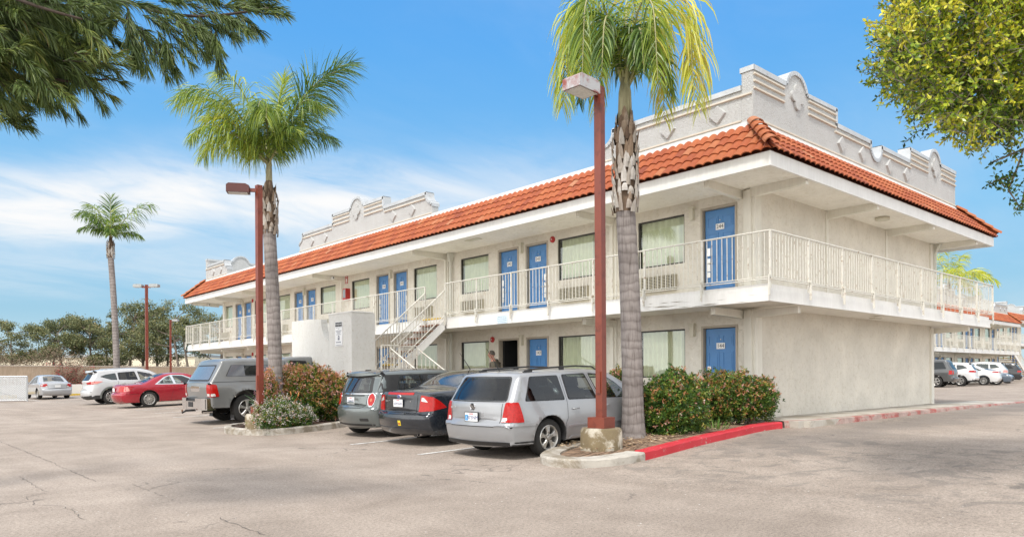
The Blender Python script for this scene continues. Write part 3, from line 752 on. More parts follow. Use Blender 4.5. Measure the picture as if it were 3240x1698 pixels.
    rail('e', (r, LEN-r, 0), (WID-r, LEN-r, 0), [(WID-.06)*i/nb for i in range(nb+1)], (0, 1, 0), ends=False)
    return B, bld
WINS = [(3.13, 4.53), (6.0, 7.41), (10.49, 11.93), (13.29, 14.70), (17.79, 19.19), (20.55, 21.94), (24.97, 26.37), (27.75, 29.15), (32.15, 33.51)]
NUM = {2.19: 144, 8.27: 143, 9.54: 142, 15.56: 141, 16.8: 140, 22.8: 139, 24.02: 138, 30.0: 137, 31.2: 136}
MOT, mbld = motel('motel_building', 'nearest stucco motel with orange clay tile eaves, blue doors and a wrap-around railed balcony', lambda u, v, z: (u, v, z), 34.69, 13.98,
             [(12.4, 22.2)], PAIRS, 2.19, WINS, [5.35, 12.7, 19.93, 27.2], NUM, True, gap=(10.54, 11.62))
# red bells / alarm boxes
def bell(v, z):
    o = mbld(MB().lathe([(.0, -.06), (.05, -.058), (.085, -.04), (.092, -.012), (.092, 0)], 20, (1.649, v, z), 'x'), 'alarm_bell', REDM, smooth=True)
    mbld(MB().lathe([(0, -.068), (.02, -.066), (.02, -.05)], 10, (1.645, v, z), 'x'), 'bell_boss', mat('clear_strobe', (.7, .65, .6), .2), o)
bell(7.6, 5.2); bell(10.3, 2.45); bell(29.36, 5.2); bell(29.4, 2.47)
# downpipe with hopper
DP = mat('downpipe_paint', (.64, .64, .58), .5, streak=.1)
o = mbld(MB().tube([(1.55, 12.36, 2.74), (1.55, 12.36, ZW)], .05, 10), 'downpipe', DP, smooth=True, sharp=40)
mb = MB().tube([(1.55, 12.36, 3.1), (1.55, 12.36, 5.15)], .05, 10); mb.prism([(1.46, 12.28, 5.42), (1.46, 12.28, 5.32), (1.5, 12.31, 5.14), (1.6, 12.31, 5.14), (1.64, 12.28, 5.32), (1.64, 12.28, 5.42)], (0, .16, 0)); mbld(mb, 'downpipe', DP)
mb = MB().tube([(12.45, 1.22, 3.1), (12.45, 1.22, 5.1), (12.45, 1.12, 5.3), (12.45, 1.05, 5.42)], .055, 8); mbld(mb, 'downpipe', DP)
# ceiling lamps
mb = MB().lathe([(0, 5.345), (.17, 5.345), (.19, 5.37), (.19, 5.40), (.155, 5.428)], 8, (7.0, .68, 0), 'z'); mbld(mb, 'ceiling_lamp', CREAM)
mb = MB(); mb.box((6.55, .55, 2.735), (6.62, .72, 2.753)); mb.box((6.2, .56, 2.72), (6.54, .70, 2.752)); mbld(mb, 'ceiling_lamp', CREAM)
mb = MB(); mb.box((.55, 9.7, 5.41), (.75, 10.3, 5.429)); mbld(mb, 'ceiling_lamp', CREAM)
# peeling paint on the deck fascia near the corner, soffit cracks
mb = MB(); random.seed(3)
for k in range(26):
    v = random.uniform(.3, 3.3); z = 2.79+random.random()*.12 if k < 14 else 2.775; L = random.uniform(.12, .5); x = .0855
    mb.add([(x, v, z), (x, v+L*.5, z+random.uniform(-.004, .010)), (x, v+L, z+random.uniform(-.02, .01)), (x, v+L*.5, z-random.uniform(.003, .012))], [(0, 1, 2, 3)])
mbld(mb, 'peeling_paint', mat('bare_wood_grey', (.34, .31, .26), .9), fix=False)
mb = MB()
for s in ((.05, .0), (1.62, 3.08)): mb.box((-.018, s[0]-.0+1.5, 3.0), (-.016, s[0]+1.52, 3.03))
# staircase
STR = thing('staircase', 'white steel staircase with brown wooden treads coming down from the balcony', 'staircase', (0, 0, 0))
y0, y1 = 10.60, 11.60; n = 8; rise = .20; run = .235
mb = MB()
for y in (y0+.03, y1-.03):
    mb.prism([(.02, y-.02, 3.0), (.02, y-.02, 2.72), (-n*run-.05, y-.02, 3.0-n*rise-.30), (-n*run-.05, y-.02, 3.0-n*rise-.02)], (0, .04, 0))
mb.build('stringer', WHITE, STR)
for i in range(n):
    mb = MB(); z = 3.08-rise*(i+1); x = -run*(i+1); mb.box((x-.02, y0+.05, z-.045), (x+.27, y1-.05, z)); mb.build('tread', YEL if i == n-2 else WOODT, STR)
    mb = MB(); mb.bar((x+.02, y0+.055, z-.05), (x+.16, y0+.055, z-.22), .03); mb.build('tread_bracket', RAILP, STR)
mb = MB().box((-.14, y0+.05, 3.04), (-.02, y1-.05, 3.078)); mb.build('top_nosing', YEL, STR)
xl = -n*run; zl = 3.08-n*rise-.0
mb = MB().box((xl-.95, y0-.12, zl-.12), (xl+.75, y0-.001, zl-.03)).box((xl-.95, y0, zl-.12), (xl-.03, y1, zl-.03)); mb.build('landing', CONC, STR); mb = MB().box((xl-.16, y0+.03, zl-.029), (xl-.04, y1-.03, zl-.005)); mb.build('landing_nosing', YEL, STR)
for y in (y0-.02, y1+.02):
    mb = MB(); A = Vector((.0, y, 4.08)); Bv = Vector((xl, y, 4.08-n*rise)); lo = Vector((0, y, 3.32))
    mb.tube([A, (0, y, 3.9), Bv-Vector((0, 0, .18))], .019, 6)
    A2 = Vector((0, y, 3.90)); B2 = Bv-Vector((0, 0, .18)); mb.tube([A2-Vector((0, 0, .75)), B2-Vector((0, 0, .75))], .016, 6)
    m = 18
    for i in range(m+1):
        c = A2.lerp(B2, i/m); mb.bar(c, c-Vector((0, 0, .75)), .015, .015, up=(1, 0, 0))
    mb.build('handrail', RAILP, STR)
# cage railing round the landing and the lower flight towards the near side
def bars(a, b, z0, z1, nb, nm='guard_railing', posts=True):
    mb = MB(); a = Vector((*a, 0)); b = Vector((*b, 0))
    mb.bar((a.x, a.y, z1), (b.x, b.y, z1), .03, .03); mb.bar((a.x, a.y, z0), (b.x, b.y, z0), .03, .03)
    for i in range(nb+1):
        c = a.lerp(b, i/nb); w = .04+random.uniform(-.004, .004) if (i in (0, nb) and posts) else .016; mb.bar((c.x, c.y, z0 if w < .03 else z0-.4), (c.x, c.y, z1), w, w, up=(1, 0, 0))
    mb.build(nm, RAILP, STR)
bars((-2.26, 10.5), (-1.68, 10.5), .62, 2.2, 6); bars((-1.66, 10.49), (-1.08, 10.49), .6, 2.19, 6); bars((-2.5, y1+.05), (-1.9, y1+.05), .75, 2.5, 6)
mb = MB()
for x in (-1.08, -2.0):
    A = Vector((x, 10.45, 2.12)); Bv = Vector((x, 8.6, 1.22)); mb.tube([A, Bv, (x, 8.6, .3)], .019, 6)
    for i in range(1, 9):
        c = A.lerp(Bv, i/9); mb.bar(c, (c.x, c.y, max(.3, c.z-.95)), .015, .015, up=(1, 0, 0))
mb.build('handrail', RAILP, STR)
for i in range(6):
    mb = MB(); y = y0-.05-.27*(i+1); z = zl-.03-.19*(i+1); mb.box((-2.0, y, z-.045), (-1.1, y+.28, z)); mb.build('tread', WOODT, STR)
# stucco enclosure with a curved cut and TOW AWAY sign
EN = thing('stucco_wall', 'tall off-white stucco enclosure wall with a curved cut, beside the staircase', 'wall', (0, 0, 0))
X = -2.95; T = .2
def wallprism(poly, ext, nm='wall_panel'): return MB().prism(poly, ext).build(nm, STUC3, EN)
cut = [(X, 12.28+.40*(1-math.cos(t))*1.0, 2.45+.55*math.sin(t)) for t in [PI/2*i/8 for i in range(9)]]
wallprism([(X, 14.75, 0), (X, 12.28, 0), (X, 12.28, 2.35)] + [(X, 12.33+.42*math.sin(t), 2.42+.60*(1-math.cos(t))) for t in [PI/2*i/8 for i in range(9)]] + [(X, 12.75, 3.02), (X, 13.5, 3.07), (X, 14.75, 3.07)], (T, 0, 0))
wallprism([(X, 12.27, 0), (X, 10.93, 0), (X, 10.93, 3.12), (X, 12.27, 3.12)], (T, 0, 0))
wallprism([(X+.201, 10.93, 0), (-2.20, 10.93, 0), (-2.20, 10.93, 3.12), (X+.201, 10.93, 3.12)], (0, .16, 0))
wallprism([(X+.201, 14.75, 0), (-1.6, 14.75, 0), (-1.6, 14.75, 3.07), (X+.201, 14.75, 3.07)], (0, -.2, 0))
mb = MB().box((X-.015, 10.915, 3.121), (X+T+.015, 12.285, 3.15)); mb.box((X+T+.016, 10.915, 3.121), (-2.265, 11.105, 3.15)); mb.build('cap', WHITE, EN)
# inner white wall seen through the cut
MB().box((-1.95, 11.9, .2), (-1.8, 14.5, 3.0)).build('inner_panel', STUC3, EN)
TS = thing('tow_sign', 'tall white TOW AWAY sign with a tow truck pictogram on the stucco enclosure', 'sign', (X-.008, 11.64, 2.535))
MB().box((-.012, -.21, -.345), (.007, .21, .345)).build('sign_panel', PLATE, TS)
mb = MB().box((-.0135, .02, .215), (-.0125, .195, .335)).box((-.0135, -.195, .215), (-.0125, .012, .335)); mb.build('header_boxes', INK, TS)
text('TOW', .072, (-.015, .108, .275), (0, -1, 0), (0, 0, 1), PLATE, 'lettering', TS, .0005); text('AWAY', .064, (-.015, -.092, .275), (0, -1, 0), (0, 0, 1), PLATE, 'lettering', TS, .0005)
GINK = mat('faded_ink', (.16, .17, .22), .6)
mb = MB()
for z, w in ((.185, .17), (.145, .03), (.10, .17), (.072, .15), (.044, .11), (.016, .07), (-.012, .14), (-.31, .17)):
    v = -w
    while v < w:
        L = random.uniform(.012, .035); mb.box((-.0135, v, z-.007), (-.0125, min(w, v+L), z+.007)); v += L+.007
mb.build('small_print', GINK, TS)
mb = MB(); mb.prism([(-.0135, .055, -.17), (-.0135, -.055, -.17), (-.0135, -.058, -.09), (-.0135, -.03, -.04), (-.0135, .03, -.04), (-.0135, .05, -.09)], (.001, 0, 0)); mb.build('pictogram', GINK, TS)
mb = MB()
for v in (-.03, .015): mb.box((-.0145, v, -.10), (-.0136, v+.02, -.075)); 
mb.box((-.0145, -.05, -.125), (-.0136, .05, -.118)); mb.build('pictogram_detail', PLATE, TS)
mb = MB()
for i, v in enumerate((.14, .115, .09, .055, .03, .005, -.03, -.055, -.08, -.105)): mb.box((-.0135, v-.018, -.25), (-.0125, v, -.215))
mb.build('phone_number', GINK, TS)
# notice on the fascia
NS = thing('notice_sign', 'pale blue parking notice fixed to the balcony edge below door 243', 'sign', (.080, 8.02, 2.865))
MB().box((-.012, -.215, -.105), (.004, .215, .115)).build('sign_panel', mat('pale_blue_panel', (.62, .72, .80), .5), NS)
for i, s in enumerate(('Please Lock Your Car', 'We Are Not Responsible', 'For Damage To Vehicles', 'Or Loss Of Property')):
    text(s, .037, (-.0135, 0, .082-.05*i), (0, -1, 0), (0, 0, 1), mat('blue_grey_ink', (.18, .28, .36), .6), 'lettering', NS, .0004)
# extinguisher cabinet and its sign
FE = thing('extinguisher_cabinet', 'red fire extinguisher cabinet on the upper balcony wall between two windows', 'extinguisher cabinet', (1.649, 19.45, 4.65))
MB().box((-.20, -.13, -.24), (0, .13, .24)).build('cabinet', REDM, FE); MB().box((-.205, -.10, -.14), (-.2005, .10, .20)).build('glass_front', mat('grey_pane', (.3, .32, .33), .15), FE)
FS = thing('extinguisher_sign', 'small red and white fire extinguisher sign high above the red cabinet', 'sign', (1.649, 19.60, 5.27))
MB().box((-.006, -.10, -.155), (0, .10, .155)).build('sign_panel', REDM, FS)
mb = MB().box((-.008, -.05, -.07), (-.0065, .05, .06)); mb.prism([(-.008, -.06, -.09), (-.008, .06, -.09), (-.008, 0, -.14)], (.0015, 0, 0)); mb.build('arrow', PLATE, FS)
text('FIRE', .06, (-.0075, 0, .11), (0, -1, 0), (0, 0, 1), PLATE, 'lettering', FS, .0005)
def camera_(y, lab):
    c = thing('security_camera', lab, 'camera', (1.12, y, 5.33), group='security cameras on the roof beams')
    MB().lathe([(0, -.10), (.05, -.10), (.062, -.085), (.062, .03)], 14, (0, 0, 0), 'y').build('housing', PLATE, c, smooth=True, sharp=40); MB().lathe([(0, -.105), (.03, -.105), (.03, -.1)], 12, (0, 0, 0), 'y').build('lens', INK, c)
camera_(19.82, 'white round security camera on the roof beam beside the fire extinguisher sign'); camera_(34.24, 'white round security camera on the roof beam at the far end of the motel')
yl = tag(MB().lathe([(0, -.03), (.03, -.025), (.04, 0), (.03, .025), (0, .03)], 10, (1.62, 3.2, 1.30), 'z').build('yellow_ball', mat('yellow_rubber', (.8, .55, .03), .5), None, smooth=True), 'small yellow ball on the sill of the window beside door 144', 'ball')

# ------------------------------------------------------------------ motels on the right
B2, b2b = motel('motel_building', 'distant two-storey motel block behind the right-hand cars, its long balcony facing the lot', lambda u, v, z: (67.5-v, 12.0+u, z+.13), 34.69, 13.98,
   [(12.4, 22.2)], PAIRS, 2.19, WINS, [5.35, 12.7, 19.93, 27.2], None, False)
B3, b3b = motel('motel_building', 'farthest motel block on higher ground at the right edge, partly cut off by the frame', lambda u, v, z: (72.5+v, 16.0+u, z+1.5), 20., 13.98,
   [], [(8.27, 9.54), (15.56, 16.8)], 2.19, WINS[:4], [5.35, 12.7], None, False)
b3b(MB().box((.3, .3, -1.6), (13.7, 19.7, .34)), 'foundation', CONC)
st2 = thing('staircase', 'far steel staircase with yellow edged treads at the right edge of the picture', 'staircase', (0, 0, 0))
mb = MB()
for i in range(12):
    x = 70.5+i*.42; z = 3.1-.2*i
    (MB().box((x, 13.4, z-.05), (x+.45, 14.8, z)) if 1 else 0).build('tread', YEL if i % 2 == 0 else WOODT, st2)
mb.bar((70.2, 13.3, 3.3), (76, 13.3, .6), .06, .3); mb.build('stringer', WHITE, st2)
mb = MB(); mb.bar((70.2, 13.25, 4.2), (76, 13.25, 1.5), .05)
for i in range(24): x = 70.2+i*.24; z = 4.2-i*.112; mb.bar((x, 13.25, z), (x, 13.25, z-.85), .025)
mb.build('handrail', RAILP, st2)
# ------------------------------------------------------------------ lamp posts
def lamp_post(label, loc, h, heads, rz, block=True, head_len=.62, hw=.17, group='parking lot lamp posts', patch=False, base_h=.42, ang=0):
    t = thing('lamp_post', label, 'lamp post', loc, rz, group)
    if block:
        MB().lathe([(.33, -.1), (.335, .02), (.33, base_h-.04), (.305, base_h), (0, base_h)], 28, (0, 0, 0), 'z').build('concrete_base', mat('stained_concrete', (.50, .46, .38), .9, var=.25, vscale=5, bump=.5, bscale=30, dirt=((.38, .32, .22), 3.2, .47)), t, smooth=True, sharp=45)
        MB().box((-.155, -.155, base_h+.001), (.155, .155, base_h+.17)).build('base_collar', POLE, t)
    z0 = base_h+.17 if block else 0
    MB().box((-.062, -.062, z0), (.062, .062, h)).build('pole', POLE, t)
    if block: MB().box((-.085, -.035, z0+.38), (-.0625, .035, z0+.72)).build('hand_hole_cover', POLE, t)
    for a in heads:
        c, s = math.cos(a), math.sin(a); M = lambda x, y, z: (x*c-y*s, x*s+y*c, z)
        mb = MB().box((.05, -.03, h-.16), (.22, .03, h-.08)); A = mb.build('arm', POLE, t, xf=M)
        L = head_len; mb = MB(); x0 = .20; w = hw
        pr = [(x0, h-.20), (x0+L, h-.20), (x0+L, h-.04), (x0+L-.05, h), (x0+.08, h), (x0, h-.04)]
        if L > .46: mb.prism([(x, -w, z) for x, z in pr], (0, 2*w, 0))
        H = mb.build('lamp_head', mat('head_painted_shade', (.085, .018, .013), .45, var=.2) if L > .46 and not patch else (mat('peeled_head_paint', (.42, .42, .43), .45, dirt=((.6, .16, .12), 2.6, .44)) if patch else GALV), t, xf=M)  # darker brown of the unpatched head has its shade painted into the colour
        if L <= .46:
            mb = MB().prism([(x0, -.13, h-.12), (x0+L, -.13, h-.12), (x0+L, -.13, h), (x0+L-.05, -.13, h+.03), (x0+.05, -.13, h+.03), (x0, -.13, h)], (0, .26, 0)); mb.build('lamp_head_shell', GALV, t, xf=M)
            MB().box((x0+.03, -.11, h-.135), (x0+L-.03, .11, h-.121)).build('lens', LENS, t, xf=M)
        else: MB().box((x0+.04, -w+.03, h-.212), (x0+L-.04, w-.03, h-.2005)).build('lens', LENS, t, xf=M)
    return t
hd = math.atan2(.6627, -.7488)   # towards picture-left
lamp_post('tall red square lamp post on a round concrete block before the silver estate car', (-4.32, .53, .08), 5.80, [hd+.80-math.radians(8)], math.radians(8), True, .50, patch=True)
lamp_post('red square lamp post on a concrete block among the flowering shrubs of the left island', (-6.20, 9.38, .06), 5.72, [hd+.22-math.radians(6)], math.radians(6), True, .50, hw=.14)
lamp_post('slim red lamp post with two grey heads behind the red coupe', (-2.42, 32.97, 0), 6.05, [hd-.05, hd+PI-.05], 0, False, .45)
lamp_post('far slim red lamp post with one pale head beside the end of the motel', (4.37, 52.33, 0), 5.75, [hd+PI-.1], 0, False, .45)

# ------------------------------------------------------------------ palms
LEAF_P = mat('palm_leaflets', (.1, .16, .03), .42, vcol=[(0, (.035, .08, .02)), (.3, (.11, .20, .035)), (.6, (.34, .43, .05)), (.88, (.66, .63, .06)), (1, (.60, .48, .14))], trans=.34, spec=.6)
RACH = mat('palm_rachis', (.34, .33, .16), .5, var=.2)
def bark_mat(name, a, b, ring=26, scale=1):
    m = bpy.data.materials.new(name); nt = NT(m)
    out = nt.n('ShaderNodeOutputMaterial'); p = nt.n('ShaderNodeBsdfPrincipled'); p.inputs['Roughness'].default_value = .9
    tc = nt.n('ShaderNodeTexCoord').outputs['Object']
    w = nt.n('ShaderNodeTexWave', wave_type='BANDS', bands_direction='Z'); w.inputs['Scale'].default_value = ring; w.inputs['Distortion'].default_value = 5.5; w.inputs['Detail'].default_value = 4; w.inputs['Detail Scale'].default_value = 1.4
    nt.l(tc, w.inputs['Vector'])
    n = noise(nt, mapping(nt, tc, (14, 14, 1.5)), 2, 6, .7); n2 = noise(nt, tc, 1.3, 5, .6, .3)
    c = ramp(nt, n2, [(.3, a), (.7, b)])
    c = mixc(nt, .6, c, ramp(nt, w.outputs['Fac'], [(0, (.60, .57, .55)), (.2, (.96, .95, .94)), (.8, (1.08, 1.08, 1.08))]), 'MULTIPLY')
    c = mixc(nt, .9, c, ramp(nt, n, [(.32, (.55, .52, .50)), (.5, (1, 1, 1)), (.7, (1.15, 1.14, 1.12))]), 'MULTIPLY')
    nt.l(c, p.inputs['Base Color']); b_ = nt.n('ShaderNodeBump'); b_.inputs['Strength'].default_value = .45; b_.inputs['Distance'].default_value = .012
    nt.l(math_(nt, 'ADD', w.outputs['Fac'], math_(nt, 'MULTIPLY', n, .8)), b_.inputs['Height']); nt.l(b_.outputs[0], p.inputs['Normal']); nt.l(p.outputs[0], out.inputs[0]); return m
PBARK = bark_mat('palm_bark', (.18, .157, .148), (.30, .27, .255), 1.9)
BOOT = mat('palm_boot_fibre', (.36, .30, .25), .9, vcol=[(0, (.12, .075, .05)), (.3, (.27, .19, .13)), (.7, (.46, .42, .38)), (1, (.60, .57, .54))], bump=.6, bscale=18, var=.4, vscale=9, streak=.25)
def cw(r, u, d): return RT*r + UP*u + FW*d      # direction: right / up / away from the photographer
def palm(label, base, H, r0, fronds, boots, lean=(0, 0), nl=58, group=None, lw=.028, crownshaft=(.6, .11), lr=.33, fz=.15, arc=(.08, 3.3)):
    t = thing('palm_tree', label, 'palm tree', tuple(base), 0, group)
    mb = MB(); n = 60; pts = []; rad = []
    hb = H-boots
    for i in range(n+1):
        z = (hb+.15)*i/n - .1; f = z/hb
        rr = r0*(1+.35*math.exp(-max(0, z)/.22))*(1-.12*f) * (1+.005*math.sin(z*53+math.sin(z*7)*2)+random.uniform(-.012, .012))
        pts.append((lean[0]*f*f, lean[1]*f*f, z)); rad.append(rr)
    mb.tube(pts, rad, 20); mb.build('trunk', PBARK, t, smooth=True)
    tx, ty = lean
    if boots > 0:
        # old leaf bases: overlapping curled plates round the upper trunk
        V = []; cols = []
        mb = MB(); mb.cv = .15; mb.tube([(tx, ty, hb-.05), (tx, ty, hb+boots*.5), (tx, ty, H), (tx, ty, H+.2)], [r0*.9, r0*.95, r0*.55, .07], 12)
        k = 0; nn = int(boots*85)
        for i in range(nn):
            f = i/nn; z = hb + boots*f - .1; a = i*2.4+random.uniform(-.3, .3); R = r0*(1.02 if f < .7 else 1.02-(f-.7)*1.5)
            L = random.uniform(.14, .30); w = random.uniform(.06, .12)*r0/.18; cz = random.uniform(-.02, .03)
            mb.cv = min(1, max(.02, random.gauss(.62-.6*max(0, f-.45)*1.6, .22)))
            ca, sa = math.cos(a), math.sin(a); row = []
            for j, (ff, rr_, ww) in enumerate(((0, .0, 1), (.35, .015, .95), (.7, .02+cz*.6, .7), (1, .01+cz*1.6, .12))):
                rr2 = R+rr_+.012
                row.append([(tx+ca*rr2-sa*w*ww*s*.5, ty+sa*rr2+ca*w*ww*s*.5, z+L*ff) for s in (-1, 0, 1)])
                row[-1][1] = (row[-1][1][0]+ca*.03*(1-ff), row[-1][1][1]+sa*.03*(1-ff), row[-1][1][2])
            for j in range(3):
                for s in (0, 1): mb.quad(row[j][s], row[j][s+1], row[j+1][s+1], row[j+1][s])
        mb.build('leaf_bases', BOOT, t, fix=False, smooth=True, sharp=50)
    if crownshaft: MB().tube([(tx, ty, H-.1), (tx, ty, H+crownshaft[0]*.6), (tx, ty, H+crownshaft[0])], [crownshaft[1], crownshaft[1]*.85, crownshaft[1]*.45], 12).build('crownshaft', mat('palm_shaft', (.40, .38, .24), .6, streak=.35, var=.2), t, smooth=True)
    rm = MB(); Vs = []; cs = []
    top = np.array([tx, ty, H+fz])
    for (d0, L, droop, hue, *rest) in fronds:
        d = unit(np.array(d0, float)); p = top + np.array([random.uniform(-.05, .05), random.uniform(-.05, .05), random.uniform(-.1, .25)])
        bend = np.array(rest[0]) if rest else np.zeros(3)
        N = 36; path = [p.copy()]; ds = L/N; dirs = [d.copy()]
        for i in range(N):
            f = i/N; d = unit(d + (np.array([0, 0, -droop])*(arc[0]+arc[1]*(f*f if len(arc) == 2 else math.exp(-((f-.55)/.16)**2))) + bend*f)*ds); p = p + d*ds; path.append(p.copy()); dirs.append(d.copy())
        path = np.array(path); dirs = np.array(dirs)
        rm.tube([tuple(q) for q in path], [.026*(1-i/(N+1))**.8+.003 for i in range(N+1)], 5, cap=False)
        m = nl*2
        for s in (-1, 1):
            for i in range(m):
                f = .13+.87*i/m + random.uniform(-.006, .006); f = min(.999, f); k = f*N; k0 = int(k); q = path[k0]*(1-(k-k0))+path[min(N, k0+1)]*(k-k0); dd = dirs[k0]
                side = np.cross(dd, np.array([0, 0, 1.])); ns_ = np.linalg.norm(side); side = side/ns_ if ns_ > .15 else unit(np.cross(dd, FW))
                upv = np.cross(side, dd)
                el = random.choice((-.45, .0, .45)) + random.uniform(-.2, .2)
                ld = unit(dd*(.35+.75*f) + side*s*(1.0-.25*f)*math.cos(el) + upv*math.sin(el))
                ll = L*lr*(math.sin(PI*(.12+.80*f))**.7)*random.uniform(.8, 1.1)
                w = lw*random.uniform(.7, 1.15)*(.6+.4*math.sin(PI*f)); cur = q; segs = [(q, w*.5)]; g = droop*random.uniform(.55, 1.25)
                for j in range(4):
                    ld = unit(ld + np.array([0, 0, -g*2.3])*(ll/4)*(1+j*.6)); cur = cur+ld*ll/4; segs.append((cur, w*(1, .9, .55, .08)[j]))
                perp = unit(np.cross(ld, unit(rng.normal(size=3)))); hv = min(1, max(.01, hue+random.gauss(0, .13)))
                for j in range(4):
                    (a, wa), (b, wb) = segs[j], segs[j+1]
                    Vs.append([a-perp*wa/2, a+perp*wa/2, b+perp*wb/2, b-perp*wb/2]); cs.append(hv)
    rm.build('frond_stems', RACH, t, fix=False, smooth=True)
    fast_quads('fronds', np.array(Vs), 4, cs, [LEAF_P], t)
    return t
# left palm (tall, wind-swept crown)
def FR(r, u, d): return cw(r, u, d)
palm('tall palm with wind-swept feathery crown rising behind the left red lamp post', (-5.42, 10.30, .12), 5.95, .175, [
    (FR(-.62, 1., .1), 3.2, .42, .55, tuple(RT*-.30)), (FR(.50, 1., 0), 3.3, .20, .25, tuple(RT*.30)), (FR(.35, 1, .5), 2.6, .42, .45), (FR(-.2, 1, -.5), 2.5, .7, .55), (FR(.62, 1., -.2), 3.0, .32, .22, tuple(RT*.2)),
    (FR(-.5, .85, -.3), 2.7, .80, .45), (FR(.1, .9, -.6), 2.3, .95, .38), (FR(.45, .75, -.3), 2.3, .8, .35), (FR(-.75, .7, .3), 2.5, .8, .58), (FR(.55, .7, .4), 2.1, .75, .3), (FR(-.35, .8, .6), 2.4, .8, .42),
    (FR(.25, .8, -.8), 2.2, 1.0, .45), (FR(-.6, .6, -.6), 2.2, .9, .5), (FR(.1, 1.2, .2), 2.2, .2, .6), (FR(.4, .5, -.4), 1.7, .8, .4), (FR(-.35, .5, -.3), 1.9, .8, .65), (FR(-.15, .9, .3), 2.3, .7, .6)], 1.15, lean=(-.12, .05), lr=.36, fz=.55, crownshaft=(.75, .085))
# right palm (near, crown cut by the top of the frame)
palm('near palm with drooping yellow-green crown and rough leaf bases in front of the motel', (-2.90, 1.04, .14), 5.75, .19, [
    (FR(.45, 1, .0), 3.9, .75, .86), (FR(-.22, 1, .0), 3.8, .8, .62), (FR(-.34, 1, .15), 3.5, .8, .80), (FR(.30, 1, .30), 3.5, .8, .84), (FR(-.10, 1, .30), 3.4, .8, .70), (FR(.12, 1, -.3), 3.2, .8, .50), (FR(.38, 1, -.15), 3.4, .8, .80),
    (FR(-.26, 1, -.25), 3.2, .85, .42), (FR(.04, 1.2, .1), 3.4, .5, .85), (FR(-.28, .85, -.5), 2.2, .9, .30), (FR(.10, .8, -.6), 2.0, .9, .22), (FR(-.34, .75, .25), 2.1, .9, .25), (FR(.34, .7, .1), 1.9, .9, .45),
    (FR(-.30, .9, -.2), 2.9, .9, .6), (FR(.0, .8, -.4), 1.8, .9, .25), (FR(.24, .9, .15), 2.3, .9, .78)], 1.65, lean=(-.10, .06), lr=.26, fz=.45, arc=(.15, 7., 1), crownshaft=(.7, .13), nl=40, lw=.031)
palm('slender palm with small crown far left beyond the parked cars', (-3.06, 36.21, 0), 8.7, .165, [
    (FR(.02, 1, 0), 2.3, .12, .3), (FR(-.5, 1, .2), 2.6, .5, .38), (FR(.6, .9, 0), 3.1, .45, .35), (FR(-.6, .8, 0), 2.3, .75, .32), (FR(.4, .9, -.4), 1.7, .8, .45), (FR(-.3, .8, -.5), 1.8, .85, .3),
    (FR(.7, .3, .3), 1.7, .8, .3), (FR(-.5, .3, -.3), 1.6, .9, .28), (FR(.3, .3, -.6), 1.5, 1., .3), (FR(.1, .7, .7), 1.6, .8, .3)], .9, crownshaft=(.5, .08), nl=30, lw=.05, lean=(-.25, .1), lr=.38)
palm('far palm with pale sunlit crown seen under the eaves at the right', (66.5+3.5, 17.4+1.4, 0.3), 10.0, .2, [
    (FR(a, b, c), 4.6, .28, .72) for a, b, c in ((-.9, .6, 0), (.9, .5, 0), (0, 1, 0), (.5, .9, .3), (-.5, .9, -.3), (.6, .2, -.5), (-.6, .2, .5), (.2, .3, -.9), (-.3, .4, -.8), (.9, .1, .3), (-.95, .15, 0))], 1.0, nl=26, lw=.09)
palm('palm tuft just showing above the roof behind the middle parapet', (22.0, 33.0, 0.2), 10.0, .2, [
    (FR(a, b, c), 2.2, .45, .3) for a, b, c in ((-.9, .6, 0), (.9, .5, 0), (0, 1, 0), (.5, .9, .3), (-.5, .9, -.3), (.6, .2, -.5), (-.6, .2, .5), (.2, .3, -.9))], 0, nl=22, lw=.07)

